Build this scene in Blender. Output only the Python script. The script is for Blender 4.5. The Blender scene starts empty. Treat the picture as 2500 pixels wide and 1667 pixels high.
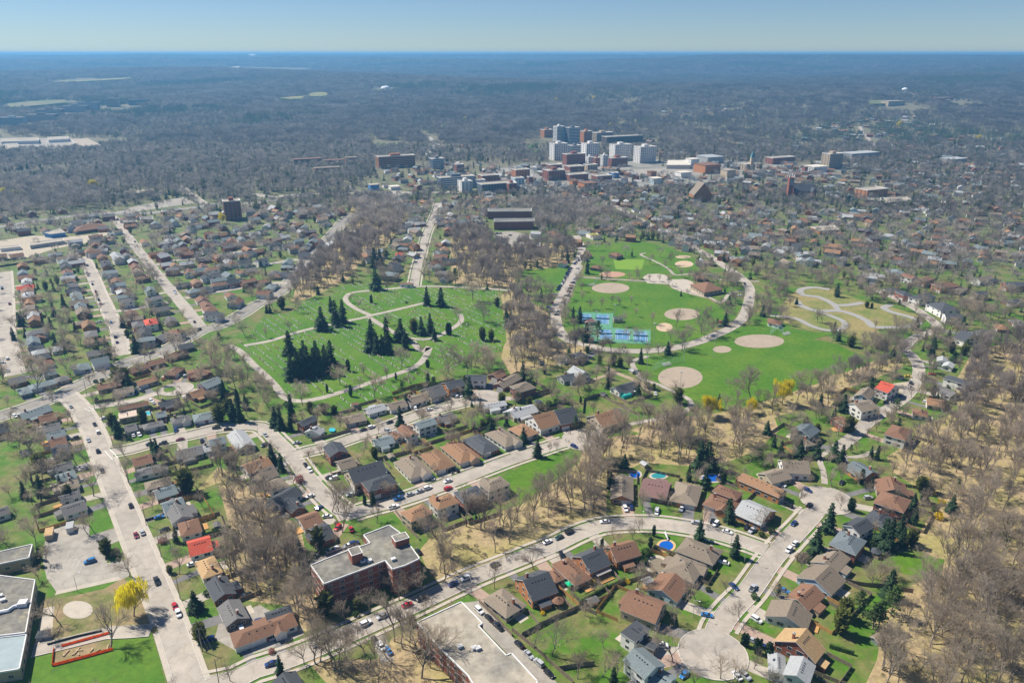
import bpy, bmesh, math, random
import numpy as np
from mathutils import Vector, Matrix
from mathutils.geometry import tessellate_polygon
random.seed(11); RNG = np.random.default_rng(7)
PI = math.pi
scene = bpy.context.scene
COL = scene.collection
HAZE_DENSITY, HAZE_TOP = 1.4e-4, 210.

# ------------------------------------------------------------------ camera, sky, sun, exposure
EYE = 200.0
cam_data = bpy.data.cameras.new('camera'); cam = bpy.data.objects.new('camera', cam_data); COL.objects.link(cam)
cam.location = (0, 0, EYE); cam.rotation_euler = (1.20379, 0, 0)
cam_data.sensor_width = 36; cam_data.lens = 26.352; cam_data.clip_start = 1; cam_data.clip_end = 120000
scene.camera = cam
SUN_AZ, SUN_EL = math.radians(-66), math.radians(50)          # azimuth from the view direction, clockwise
world = bpy.data.worlds.new('World'); scene.world = world; world.use_nodes = True
wn = world.node_tree; bg = wn.nodes['Background']
sky = wn.nodes.new('ShaderNodeTexSky'); sky.sky_type = 'NISHITA'; sky.sun_disc = False
sky.sun_elevation = SUN_EL; sky.sun_rotation = SUN_AZ % (2*PI); sky.altitude = 1200; sky.air_density = 1.0; sky.dust_density = 0.0; sky.ozone_density = 3.0
tint = wn.nodes.new('ShaderNodeMix'); tint.data_type = 'RGBA'; tint.blend_type = 'MULTIPLY'; tint.inputs[0].default_value = 1; tint.inputs[7].default_value = (.70,.86,1.10,1)
wn.links.new(sky.outputs['Color'], tint.inputs[6]); wn.links.new(tint.outputs[2], bg.inputs['Color']); bg.inputs['Strength'].default_value = 0.056
sun_data = bpy.data.lights.new('sun', 'SUN'); sun_data.energy = 5.0; sun_data.angle = math.radians(0.53); sun_data.color = (1, .935, .835)
sun = bpy.data.objects.new('sun', sun_data); COL.objects.link(sun)
sv = Vector((math.sin(SUN_AZ)*math.cos(SUN_EL), math.cos(SUN_AZ)*math.cos(SUN_EL), math.sin(SUN_EL)))
sun.rotation_euler = sv.to_track_quat('Z', 'Y').to_euler(); sun.location = sv*400
vs = scene.view_settings; vs.view_transform = 'Standard'; vs.look = 'None'; vs.exposure = 0.6; vs.gamma = 1
cy = scene.cycles
cy.max_bounces = 4; cy.diffuse_bounces = 2; cy.glossy_bounces = 2; cy.transmission_bounces = 2; cy.volume_bounces = 0; cy.transparent_max_bounces = 4
cy.use_denoising = True; cy.denoiser = 'OPENIMAGEDENOISE'; cy.denoising_prefilter = 'ACCURATE'; cy.caustics_reflective = False; cy.caustics_refractive = False

# ------------------------------------------------------------------ the survey: everything in metres, x right, y away
def ground_z(x, y):
    """height of the land: flat by the town, rolling up to the plateau beyond"""
    d = math.hypot(x, y)
    if d <= 1700: return 0.0
    P = ((1700,0),(2500,16),(4000,58),(7000,108),(12000,140),(20000,152),(60000,152))
    for (a,za),(b,zb) in zip(P, P[1:]):
        if d <= b:
            t = (d-a)/(b-a); base = za+(zb-za)*t; break
    else: base = 152.0
    Q = ((1700,0),(2600,16),(5000,34),(9000,34),(14000,12),(60000,3))
    for (a,za),(b,zb) in zip(Q, Q[1:]):
        if d <= b:
            amp = za+(zb-za)*(d-a)/(b-a); break
    else: amp = 4.0
    w = math.sin(y/530+1.6*math.sin(x/900+.7)+.6)+.7*math.sin(y/1310-x/1700+1.9*math.sin(x/2300))+.35*math.sin(x/410+y/260)
    hill = 55*math.exp(-((y-6300-500*math.sin(x/1500))/1500)**2)*min(max((x-300)/1800, 0), 1)*(1+.12*math.sin(x/420)) if y > 2500 else 0.0
    return min(base+amp*w*.6+hill, 160+3*math.sin(x/800))

ROWS = ['east of the left-hand street', 'by the brick apartment block', 'inside the lower street loop', 'along the lower right street', 'at the upper right cul-de-sac', 'on the hillside road', 'north of the curving street', 'north of the meadow street', "on the meadow's near edge", 'backing onto the cemetery', 'south of the court street', 'west of the bending street', 'west of the left-hand street', 'in the left middle block', 'north of the side street', 'at the tiny island court', 'beyond the diagonal road', 'in the trees below the park', 'beyond the bicycle paths', 'by the cemetery gate', 'in the leftmost row', 'in the second left row', 'in the third left row', 'in the fourth left row', 'east of the avenue', 'west of the diagonal road', 'on the cemetery gate street', "on the park's far side", 'right of the park']
HOUSES = [
(-154.4,295.2,5.34,17.8,8.5,1.0,'g','G','W',0,'c'),
(-143.7,282.3,5.24,11.3,8.0,1.0,'b','H','W',0,''),
(-134.0,268.8,0.5,8.5,11.6,1.0,'r','G','W',0,''),
(-124.9,254.5,5.34,12.4,7.3,1.0,'t','H','W',0,'c'),
(-115.1,241.3,5.34,12.2,7.8,1.0,'d','G','B',0,'c'),
(-105.4,227.6,5.32,11.7,7.9,1.0,'g','G','D',0,'c'),
(-91.0,218.9,0.54,21.9,7.8,1.0,'b','H','W',0,''),
(-91.9,287.9,0.63,8.3,10.9,1.0,'b','G','W',1,''),
(-83.8,278.2,0.64,6.6,11.9,1.0,'d','G','B',1,''),
(-88.2,227.5,0.51,8.9,4.5,1.0,'d','G','W',1,''),
(-75.4,193.8,5.37,6.0,7.9,1.0,'d','G','B',1,''),
(-2.9,233.4,5.44,13.3,9.8,1.0,'n','H','Y',1,'c'),
(9.4,241.8,0.49,11.0,14.3,1.5,'d','G','O',2,''),
(24.3,252.0,2.14,15.5,8.0,1.0,'b','H','O',2,'c'),
(17.4,248.8,2.17,6.1,4.7,1.0,'b','H','O',2,''),
(32.8,257.4,0.56,10.2,12.2,1.5,'d','G','O',2,'c'),
(46.5,263.6,0.4,11.4,10.5,1.5,'b','G','O',2,'c'),
(79.6,265.4,5.67,15.9,11.3,1.0,'n','H','Y',2,'c'),
(70.9,254.0,0.95,13.1,12.7,1.0,'n','H','Y',2,''),
(61.8,242.0,0.95,11.8,12.2,1.0,'b','G','L',2,''),
(50.2,229.7,5.72,13.6,12.5,1.5,'b','G','Y',2,''),
(44.4,214.6,5.47,5.9,8.8,2.0,'d','F','W',2,''),
(48.7,212.3,5.67,6.8,4.9,1.0,'d','F','Y',2,''),
(45.2,200.0,5.34,9.8,9.3,2.0,'u','G','W',2,''),
(50.8,195.0,5.59,5.8,7.8,1.0,'u','G','W',2,''),
(166.5,288.7,0.75,10.3,9.2,1.0,'d','H','B',3,'c'),
(152.8,279.4,0.58,10.3,8.2,2.0,'d','G','W',3,''),
(143.1,267.4,0.83,12.7,10.5,2.0,'s','H','B',3,'c'),
(132.8,259.0,0.78,13.1,10.3,1.0,'n','G','L',3,''),
(124.3,247.1,0.75,12.3,14.0,1.0,'n','G','L',3,''),
(114.0,236.5,0.72,12.3,9.3,1.0,'b','G','Y',3,'c'),
(104.1,226.3,1.01,9.9,14.5,1.0,'n','G','W',3,''),
(102.1,209.7,0.81,8.3,14.5,1.5,'t','G','B',3,''),
(91.6,201.8,1.29,9.1,5.1,1.0,'l','G','W',3,''),
(97.2,196.7,1.0,9.3,7.7,2.0,'l','G','W',3,''),
(177.2,330.6,5.12,11.4,11.6,1.0,'s','G','O',4,'c'),
(184.2,314.3,4.43,11.8,13.6,1.0,'b','G','Y',4,''),
(177.0,298.9,0.87,13.0,12.4,2.0,'b','H','B',4,''),
(143.1,332.3,6.2,12.6,11.9,1.5,'n','G','W',4,''),
(131.4,325.9,0.42,12.1,10.1,1.0,'n','G','Y',4,''),
(159.9,360.4,5.04,7.1,6.1,1.0,'n','H','G',4,''),
(212.7,366.9,0.85,15.2,10.3,2.0,'b','H','W',5,''),
(162.0,368.7,0.78,11.6,10.6,2.0,'s','G','E',5,''),
(188.7,382.9,4.97,10.5,7.4,1.5,'b','H','B',5,''),
(206.9,399.7,0.38,12.5,11.7,2.0,'n','G','W',5,''),
(217.1,419.0,0.86,13.8,8.3,1.5,'n','G','L',5,''),
(233.9,425.6,5.35,8.0,14.1,2.0,'r','G','W',5,''),
(240.0,396.4,1.14,8.5,7.4,1.0,'b','H','W',5,''),
(255.7,410.1,5.89,8.5,10.4,1.0,'o','G','Y',5,''),
(271.7,425.2,5.07,11.1,8.8,1.0,'g','G','W',5,''),
(284.0,437.7,5.39,13.1,7.2,2.0,'d','H','W',5,''),
(295.5,468.0,0.88,8.1,5.9,1.0,'l','G','W',5,''),
(296.6,477.5,1.09,8.1,6.2,1.0,'l','G','W',5,''),
(53.4,314.1,1.43,19.1,10.2,1.0,'n','G','O',6,''),
(69.8,314.0,5.9,12.5,15.7,1.0,'m','G','B',6,''),
(83.7,309.9,1.19,17.9,12.2,1.0,'n','H','O',6,''),
(98.0,301.2,5.66,12.9,10.6,1.0,'b','H','O',6,''),
(103.2,309.0,5.58,11.6,7.4,1.5,'b','H','B',6,''),
(121.6,314.9,5.48,21.2,7.5,1.5,'o','G','O',6,''),
(111.9,294.0,5.51,12.9,15.0,1.0,'l','G','O',6,''),
(54.0,385.6,0.54,16.6,14.9,1.5,'o','G','Y',7,''),
(29.8,388.9,0.42,11.8,16.6,1.5,'d','G','B',7,''),
(17.3,383.2,0.57,13.1,15.9,1.5,'o','G','W',7,''),
(6.5,373.8,5.37,13.8,10.3,1.0,'o','H','Y',7,''),
(-4.8,366.2,5.36,18.7,11.0,1.0,'n','H','W',7,''),
(-16.8,358.7,5.34,19.2,10.7,1.0,'d','H','B',7,''),
(-27.6,350.0,5.3,20.6,11.4,1.0,'o','H','Y',7,''),
(-39.0,341.8,5.28,19.6,10.8,1.0,'o','H','Y',7,''),
(-50.8,334.5,5.29,19.1,11.5,1.0,'n','H','W',7,''),
(-64.4,315.2,0.56,14.0,9.2,2.0,'d','H','B',7,''),
(-73.3,326.5,0.57,17.3,14.6,1.5,'d','G','Y',7,''),
(-43.2,289.7,0.67,11.3,8.9,2.0,'o','H','Y',8,''),
(-31.7,298.7,0.58,10.7,8.6,2.0,'o','H','W',8,''),
(-19.9,305.1,0.53,11.8,9.7,2.0,'d','H','B',8,''),
(-8.5,314.1,0.6,11.8,8.8,2.0,'n','H','W',8,''),
(-116.2,380.4,0.91,9.8,5.4,2.0,'d','G','B',9,''),
(-110.3,373.0,1.3,5,9.5,1.0,'l','G','W',9,''),
(-91.3,389.2,0.46,11.8,9.9,1.0,'n','H','Y',9,''),
(-81.4,401.0,0.63,11.0,7.8,1.0,'l','G','W',9,''),
(-69.6,406.5,0.58,10.7,8.8,1.0,'n','G','W',9,''),
(-59.1,414.2,0.64,11.5,9.5,1.0,'n','G','W',9,''),
(-48.8,422.5,0.65,10.5,12.9,1.5,'g','G','Y',9,''),
(-36.9,431.0,0.53,11.4,10.0,2.0,'d','G','O',9,''),
(-22.8,441.0,6.21,12.2,8.6,2.0,'d','G','W',9,''),
(-2.6,441.7,0.93,19.6,8.3,1.0,'n','G','B',9,''),
(-9.6,452.0,0.89,9.1,8.4,1.0,'b','G','B',9,''),
(-10.9,406.6,0.43,14.2,5.7,1.0,'l','G','W',10,''),
(1.6,396.2,0.86,8.0,10.9,1.0,'l','G','W',10,''),
(-38.8,390.0,0.57,10.3,7.5,1.0,'g','G','B',10,'c'),
(-49.0,377.2,0.61,11.1,7.4,2.0,'u','G','W',10,''),
(-57.9,369.8,5.34,12.6,6.4,1.5,'b','G','W',10,''),
(-64.0,367.5,5.43,6.6,5.1,1.0,'b','G','W',10,''),
(-70.3,361.8,0.5,10.1,9.0,1.0,'u','G','W',10,''),
(-92.8,347.5,5.24,11.3,9.4,2.0,'d','G','B',10,''),
(-85.7,337.9,0.56,8.0,9.6,1.0,'n','G','Y',10,''),
(-131.1,335.8,0.76,12.5,11.1,1.0,'o','G','W',11,'c'),
(-122.7,326.2,0.74,7.1,11.1,1.5,'n','G','Y',11,''),
(-116.0,317.7,5.43,11.1,9.1,1.0,'n','H','W',11,''),
(-108.3,307.0,0.96,13.1,9.5,1.0,'d','G','W',11,''),
(-102.2,299.8,5.42,10.4,6.5,1.0,'d','G','B',11,'c'),
(-280.6,396.5,0.89,15.5,9.2,1.0,'u','G','B',12,'c'),
(-269.1,389.4,0.66,8.0,10.5,1.0,'b','G','Y',12,''),
(-260.1,377.6,0.62,8.3,8.8,1.0,'g','G','W',12,'c'),
(-253.0,369.2,0.69,8.7,8.1,1.0,'u','G','W',12,''),
(-247.0,360.9,0.63,7.3,9.7,1.0,'b','G','W',12,''),
(-240.0,350.9,5.34,9.3,7.3,1.0,'d','G','W',12,''),
(-229.7,335.3,0.62,7.7,7.2,1.0,'g','G','W',12,''),
(-222.9,325.6,5.37,8.4,7.9,1.0,'u','H','W',12,'c'),
(-216.6,316.9,5.34,7.9,7.7,1.0,'n','H','W',12,''),
(-210.9,307.3,0.7,7.8,6.1,1.0,'g','G','W',12,''),
(-203.7,297.4,0.68,9.3,9.1,1.0,'g','G','W',12,''),
(-285.9,373.3,0.72,6.8,10.3,1.5,'d','G','B',12,''),
(-235.8,294.0,0.75,6.3,7.1,1.0,'g','G','W',12,''),
(-192.2,341.0,0.62,8.5,10.1,1.0,'b','G','Y',13,''),
(-183.7,331.3,0.54,10.5,7.3,1.0,'g','H','W',13,''),
(-174.0,318.9,0.53,11.0,7.4,1.0,'n','H','W',13,''),
(-167.0,311.1,0.66,9.0,9.0,1.0,'u','G','B',13,''),
(-158.6,299.9,0.65,8.5,9.6,1.0,'u','G','W',13,''),
(-171.1,349.6,0.53,12.5,10.0,1.0,'g','G','G',13,''),
(-158.4,356.5,0.57,7.5,7.8,2.0,'u','G','W',13,''),
(-162.2,354.1,0.53,5,6.8,1.0,'l','G','W',13,''),
(-148.0,362.8,5.32,20.0,9.3,1.0,'l','G','W',13,''),
(-215.3,377.4,0.61,5.6,8.8,1.0,'g','G','Y',14,''),
(-204.0,380.8,0.56,10.0,6.3,1.0,'g','H','Y',14,''),
(-191.2,388.0,0.51,10.2,7.8,1.0,'g','H','W',14,''),
(-178.7,391.8,0.47,12.4,9.3,1.0,'u','H','W',14,''),
(-205.4,394.0,0.54,5,7.4,1.0,'u','G','B',14,''),
(-224.4,393.2,5.2,7.9,9.1,1.0,'p','F','Y',14,''),
(-207.7,410.4,0.65,11.1,7.6,1.0,'d','G','B',15,''),
(-226.8,405.5,0.55,15.5,6.0,1.0,'b','G','B',15,''),
(-235.5,441.6,0.83,12.1,7.5,1.0,'o','G','Y',15,''),
(-224.5,458.0,1.45,12.9,7.6,1.0,'b','H','B',15,''),
(-208.4,455.8,5.32,13.2,10.0,1.0,'b','H','B',15,'c'),
(-190.8,432.3,0.99,11.6,10.4,2.0,'u','G','W',15,''),
(-195.9,422.5,0.88,8.5,9.8,1.0,'o','G','B',15,''),
(-243.3,427.2,0.53,10.9,8.4,1.0,'n','G','W',15,''),
(-257.4,434.1,0.56,10.2,7.8,1.0,'b','G','D',15,''),
(-250.5,462.3,0.85,10.5,8.3,1.0,'b','G','B',15,''),
(-243.5,473.0,0.77,10.0,8.0,1.0,'b','G','B',15,''),
(-235.7,486.9,0.75,13.6,8.2,1.0,'b','G','B',15,''),
(-235.2,503.0,0.63,8.8,9.2,1.0,'d','G','D',15,''),
(-290.2,465.0,5.35,11.6,10.0,1.0,'u','H','W',16,''),
(-280.2,471.3,0.65,9.7,9.6,1.5,'u','G','W',16,''),
(-293.4,490.1,0.56,10.5,9.6,1.0,'g','G','Y',16,''),
(-306.3,455.3,0.75,7.1,9.8,1.0,'u','G','G',16,''),
(-299.6,436.6,0.76,14.0,8.0,1.0,'u','H','Y',16,''),
(-292.2,445.6,5.48,7.2,6.9,1.0,'g','H','Y',16,''),
(-305.2,426.9,5.47,11.1,5.9,1.0,'u','H','E',16,''),
(-317.7,471.9,5.46,9.1,8.2,1.0,'b','H','W',16,''),
(-327.6,483.3,0.7,9.3,7.8,1.0,'d','G','B',16,''),
(-333.9,492.5,0.67,10.0,7.8,1.0,'l','H','W',16,''),
(-341.0,499.2,0.73,9.2,7.1,1.0,'d','G','B',16,''),
(-325.1,497.9,0.6,6.5,8.9,1.0,'l','G','W',16,''),
(-319.9,443.0,0.68,8.8,9.9,1.0,'g','G','B',16,''),
(6.8,427.0,0.62,12.1,10.9,2.0,'n','H','B',17,''),
(45.8,480.3,0.6,9.4,7.2,2.0,'d','H','B',17,'c'),
(39.9,449.7,0.48,18.8,8.9,1.0,'d','G','G',17,''),
(44.0,452.2,5.29,11.7,9.9,1.5,'l','G','W',17,''),
(70.9,431.9,0.61,15.7,8.3,1.0,'d','G','W',17,''),
(35.5,480.6,0.76,6.7,8.2,1.0,'l','G','W',17,''),
(5.9,398.2,0.54,16.9,9.9,1.0,'l','G','Y',17,''),
(351.0,612.3,0.48,21.9,10.2,2.0,'d','H','W',18,''),
(354.2,584.9,4.82,19.9,17.1,2.0,'d','H','W',18,''),
(381.5,666.3,0.61,18.0,8.6,2.0,'b','H','O',18,''),
(390.3,647.0,0.21,20.8,12.1,2.0,'b','H','O',18,''),
(398.6,640.8,0.75,22.9,8.9,1.0,'n','H','Y',18,''),
(452.9,649.1,0.01,18.8,10.2,2.0,'d','G','O',18,''),
(437.7,671.1,0.51,21.5,8.1,1.5,'n','G','W',18,''),
(427.9,606.5,0.16,17.5,12.1,1.0,'d','H','B',18,''),
(370.7,697.7,4.62,19.3,13.8,1.0,'u','H','W',18,''),
(353.1,531.3,0.24,14.5,7.3,1.0,'u','G','W',18,''),
(334.9,516.5,5.08,9.1,15.8,1.5,'d','G','W',18,''),
(388.8,766.4,0.13,19.4,13.8,1.0,'n','H','Y',18,''),
(-115.1,682.6,6.01,13.8,10.9,2.0,'u','H','Y',19,''),
(-118.1,710.7,1.14,14.7,18.8,1.0,'d','G','Y',19,''),
(-96.4,659.4,6.07,11.5,5.2,1.0,'b','F','W',19,''),
(-464.2,687.1,None,11.4,8.2,2,'u','H','W',20,''),
(-458.3,681.6,None,12.8,9.3,1,'b','G','O',20,''),
(-450.1,668.8,None,11.8,7.7,1,'l','G','W',20,''),
(-443.2,658.2,None,11.9,7.9,1,'g','G','W',20,'c'),
(-438.4,647.9,None,12.7,8.4,1,'r','G','W',20,'c'),
(-430.9,637.9,None,13.2,9.4,1,'b','G','W',20,''),
(-420.8,622.4,None,13.9,8.6,1.5,'l','H','B',20,'c'),
(-412.3,614.0,None,13.9,9.3,1,'b','G','W',20,''),
(-405.1,597.9,None,11.1,7.8,1.5,'o','G','O',20,''),
(-396.0,582.7,None,12.6,8.7,2,'n','H','O',20,'c'),
(-387.8,575.1,None,11.7,8.1,1.5,'n','H','O',20,'c'),
(-382.2,565.6,None,12.2,7.9,1.5,'l','G','W',20,''),
(-376.6,557.7,None,13.5,7.5,1.5,'b','G','O',20,''),
(-355.7,526.0,None,13.4,8.4,2,'g','H','W',20,''),
(-352.4,522.1,None,10.9,8.0,1,'b','G','O',20,''),
(-348.7,509.5,None,13.6,8.0,1.5,'u','G','W',20,''),
(-449.9,730.3,None,13.5,7.6,1.5,'u','G','B',21,''),
(-435.8,709.4,None,12.6,9.3,2,'d','G','Y',21,''),
(-422.9,689.0,None,10.8,8.9,2,'b','G','W',21,'c'),
(-417.3,679.7,None,13.0,8.1,1,'l','G','W',21,''),
(-408.8,667.0,None,10.8,8.7,1,'b','G','W',21,'c'),
(-394.0,645.7,None,11.7,8.0,2,'g','H','G',21,'c'),
(-389.7,639.5,None,13.9,8.8,1,'d','G','O',21,'c'),
(-380.4,625.0,None,13.9,8.6,1,'u','G','G',21,'c'),
(-373.0,614.0,None,12.0,7.8,1,'u','G','Y',21,'c'),
(-363.9,599.4,None,13.7,8.7,1.5,'n','G','B',21,''),
(-357.5,590.1,None,12.2,8.1,1.5,'u','G','W',21,'c'),
(-348.9,576.5,None,13.4,8.6,1.5,'n','G','B',21,''),
(-337.8,553.7,None,10.8,8.0,1,'n','H','O',21,'c'),
(-327.0,544.9,None,12.9,8.8,1.5,'o','G','O',21,''),
(-315.1,525.5,None,13.4,8.0,1.5,'g','H','Y',21,''),
(-307.7,514.1,None,12.5,7.5,1,'b','H','Y',21,''),
(-422.2,752.0,None,12.1,9.1,1.5,'b','H','O',22,''),
(-400.4,717.8,None,12.8,9.0,1.5,'d','G','O',22,'c'),
(-385.8,694.0,None,13.9,9.4,1.5,'u','H','W',22,''),
(-377.8,681.6,None,11.2,8.2,1,'d','G','Y',22,''),
(-366.8,668.8,None,13.0,9.0,1,'b','G','G',22,''),
(-354.8,647.4,None,12.4,9.2,2,'u','G','W',22,'c'),
(-352.4,644.5,None,12.6,8.7,1,'b','G','B',22,''),
(-345.7,634.6,None,12.7,7.6,1,'l','G','B',22,'c'),
(-335.6,621.8,None,13.6,7.7,1,'u','G','B',22,'c'),
(-324.2,601.0,None,10.6,8.4,2,'g','G','W',22,''),
(-308.6,574.8,None,11.3,9.3,1,'b','G','O',22,''),
(-298.0,560.3,None,13.5,9.2,1.5,'n','H','O',22,'c'),
(-288.2,543.5,None,12.6,7.7,2,'g','H','O',22,''),
(-276.3,527.9,None,13.9,9.1,1.5,'d','G','G',22,''),
(-266.8,510.3,None,11.8,7.8,2,'u','H','G',22,''),
(-406.5,752.0,None,13.9,9.4,1.5,'u','H','W',23,''),
(-401.8,761.5,None,11.8,8.2,1,'g','H','W',23,''),
(-379.8,729.3,None,11.8,8.4,2,'l','G','B',23,''),
(-370.0,713.7,None,13.9,8.3,1.5,'b','G','Y',23,''),
(-359.6,695.9,None,12.2,8.3,1.5,'o','G','Y',23,''),
(-345.9,675.2,None,11.0,7.5,1.5,'b','H','B',23,'c'),
(-321.0,636.9,None,10.6,7.8,1.5,'u','G','W',23,''),
(-304.0,607.1,None,12.5,8.0,2,'g','G','W',23,'c'),
(-286.9,582.1,None,11.4,7.8,1.5,'g','G','Y',23,''),
(-280.4,548.6,None,14.0,8.5,2,'r','H','W',23,'c'),
(-270.0,558.8,None,11.6,8.6,1,'g','G','Y',23,''),
(-251.7,526.5,None,10.6,8.2,2,'b','H','W',23,'c'),
(-260.9,522.1,None,11.4,8.4,1,'g','G','B',23,'c'),
(-383.8,822.1,None,13.2,8.4,1.5,'l','H','B',24,''),
(-373.9,824.7,None,11.9,9.2,1.5,'u','G','Y',24,''),
(-371.0,841.0,None,11.6,7.5,1,'l','G','Y',24,''),
(-350.9,814.3,None,13.7,7.8,1.5,'n','G','B',24,''),
(-370.9,788.4,None,11.0,8.7,2,'d','G','W',24,''),
(-365.4,799.5,None,11.4,7.7,1,'u','G','W',24,''),
(-340.8,765.6,None,13.9,9.5,1.5,'b','H','B',24,'c'),
(-333.9,770.7,None,13.4,7.9,1,'g','H','W',24,''),
(-325.5,784.8,None,14.0,8.9,1,'d','G','W',24,'c'),
(-358.3,748.8,None,11.1,9.1,2,'l','G','B',24,'c'),
(-302.3,710.6,None,10.9,8.3,2,'b','G','Y',24,'c'),
(-290.1,700.6,None,12.5,9.0,2,'b','H','W',24,'c'),
(-300.5,699.8,None,10.8,8.9,1.5,'u','G','B',24,''),
(-309.7,694.0,None,13.7,7.8,1.5,'b','G','W',24,''),
(-327.9,700.6,None,11.5,9.4,2,'g','H','B',24,''),
(-280.9,689.1,None,12.4,8.0,1,'d','G','W',24,'c'),
(-268.3,684.5,None,12.1,8.3,1.5,'u','G','W',24,''),
(-285.8,675.2,None,10.8,8.8,1.5,'d','G','W',24,''),
(-287.2,656.1,None,12.1,8.3,2,'o','G','B',24,''),
(-300.4,658.2,None,13.3,7.6,1,'d','H','G',24,'c'),
(-273.8,672.4,None,13.8,8.4,1,'u','G','W',24,'c'),
(-265.8,653.8,None,13.4,7.8,1.5,'b','H','G',24,''),
(-274.3,644.5,None,11.5,9.4,1,'d','H','O',24,''),
(-281.5,633.6,None,11.0,9.2,1.5,'u','H','Y',24,''),
(-254.4,660.8,None,13.9,8.2,1.5,'d','G','B',24,''),
(-261.4,698.6,None,11.9,7.7,1,'b','G','W',24,'c'),
(-254.5,706.5,None,10.6,9.3,1,'g','G','O',24,'c'),
(-286.5,717.8,None,12.1,9.3,1.5,'g','H','G',24,''),
(-279.4,728.2,None,12.1,7.9,1.5,'b','H','W',24,'c'),
(-268.6,730.3,None,13.5,9.2,1.5,'d','G','W',24,''),
(-296.2,758.7,None,10.9,9.1,1.5,'g','G','B',24,'c'),
(-302.8,752.0,None,13.6,8.2,1.5,'b','G','O',24,'c'),
(-286.4,766.1,None,12.9,8.4,1,'u','G','W',24,''),
(-276.2,770.2,None,11.5,8.8,1.5,'d','H','W',24,'c'),
(-300.0,809.5,None,13.0,8.6,1,'b','H','W',24,''),
(-290.1,809.2,None,13.7,8.9,1.5,'b','H','Y',24,'c'),
(-307.6,794.1,None,11.8,7.6,1.5,'g','H','B',24,'c'),
(-324.9,835.6,None,11.1,7.9,1,'u','G','G',24,''),
(-344.4,851.9,None,10.5,7.6,1.5,'n','H','G',24,'c'),
(-326.6,869.0,None,10.6,9.2,1,'u','H','O',24,'c'),
(-335.3,857.6,None,11.3,9.1,1,'r','G','B',24,'c'),
(-325.6,892.6,None,12.8,8.5,1,'g','G','W',24,''),
(-350.2,895.8,None,12.1,8.8,1.5,'d','G','B',24,'c'),
(-297.5,851.3,None,12.7,7.9,2,'l','G','W',24,''),
(-265.8,612.5,None,10.8,9.5,1,'b','G','W',24,''),
(-257.0,599.0,None,12.7,8.4,1,'b','G','B',24,''),
(-238.3,566.9,None,13.2,8.5,2,'d','G','W',24,''),
(-248.2,583.5,None,13.6,9.5,1.5,'b','H','W',24,'c'),
(-233.3,602.4,None,12.2,9.1,1.5,'b','G','G',24,''),
(-246.0,625.0,None,11.0,7.7,1,'b','G','W',24,''),
(-240.9,659.6,None,12.8,8.1,2,'b','G','B',24,'c'),
(-299.1,904.9,None,13.3,9.3,1,'l','G','W',25,''),
(-294.4,869.0,None,11.8,9.0,1.5,'d','G','Y',25,''),
(-292.4,911.2,None,12.5,8.4,1,'b','H','W',25,''),
(-284.1,917.5,None,13.0,8.0,1,'n','G','W',25,''),
(-272.4,924.0,None,11.6,7.8,1,'n','G','O',25,''),
(-308.9,950.5,None,10.7,9.0,1,'b','H','W',25,'c'),
(-261.3,846.4,None,10.7,7.8,1,'l','G','G',25,''),
(-264.4,824.0,None,10.6,8.6,2,'n','G','O',25,'c'),
(-274.9,822.1,None,11.8,7.8,1.5,'b','H','W',25,''),
(-265.0,889.6,None,11.4,8.7,1,'u','H','W',25,''),
(-250.7,892.8,None,13.3,7.7,1.5,'u','G','B',25,'c'),
(-246.8,804.1,None,12.6,7.8,1.5,'g','G','W',25,''),
(-224.9,730.3,None,13.9,8.7,1.5,'u','G','W',25,''),
(-222.3,718.5,None,11.2,7.5,1,'u','H','B',25,''),
(-222.9,804.1,None,11.9,7.9,1.5,'u','G','B',25,''),
(-220.4,813.6,None,12.3,9.0,2,'u','G','O',25,''),
(-223.5,792.1,None,13.3,8.8,1,'u','G','B',25,''),
(-216.5,761.0,None,11.0,9.2,1.5,'d','G','G',25,'c'),
(-222.9,687.2,None,11.1,7.7,1,'b','H','Y',25,'c'),
(-216.8,690.2,None,12.2,8.4,1.5,'d','H','W',25,'c'),
(-227.8,692.1,None,12.9,7.7,1.5,'g','H','W',25,''),
(-230.6,667.0,None,11.6,7.6,1,'b','G','G',25,''),
(-216.6,627.2,None,12.4,8.9,1.5,'b','G','W',25,''),
(-217.8,651.3,None,13.3,8.2,1,'u','H','W',25,''),
(-252.0,733.5,None,11.2,8.1,2,'d','G','W',25,''),
(-243.4,951.0,None,12.5,9.0,2,'b','H','G',25,''),
(-228.9,917.5,None,11.5,8.9,1,'g','G','W',25,'c'),
(-225.3,986.5,None,13.6,8.9,1.5,'b','H','B',25,''),
(-226.4,840.2,None,10.8,7.7,2,'b','G','G',25,''),
(-270.3,780.1,None,12.8,8.3,1,'b','H','B',25,''),
(-287.8,1025.0,None,11.6,8.1,2,'n','H','O',25,'c'),
(-343.5,1035.3,None,11.2,8.1,1,'r','G','W',25,'c'),
(-283.6,1064.0,None,12.7,9.0,1,'r','G','W',25,''),
(-302.4,965.0,None,12.7,8.8,2,'b','H','G',25,''),
(-120.6,809.5,None,12.0,8.6,1,'b','G','Y',26,''),
(-118.2,832.7,None,10.8,9.3,1.5,'l','G','W',26,''),
(-120.1,852.0,None,11.0,8.1,1,'g','H','W',26,''),
(-117.6,792.1,None,11.6,7.7,1,'u','H','O',26,''),
(-117.9,768.4,None,10.7,8.5,1,'r','H','W',26,''),
(-117.9,752.6,None,13.5,8.8,1,'d','G','B',26,'c'),
(-117.2,728.9,None,11.2,7.8,1,'d','G','O',26,'c'),
(-77.3,898.9,None,12.7,7.7,1.5,'d','G','O',26,'c'),
(-75.3,874.4,None,13.8,8.8,2,'b','G','O',26,'c'),
(-76.2,869.0,None,11.2,8.1,1,'b','G','B',26,''),
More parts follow.
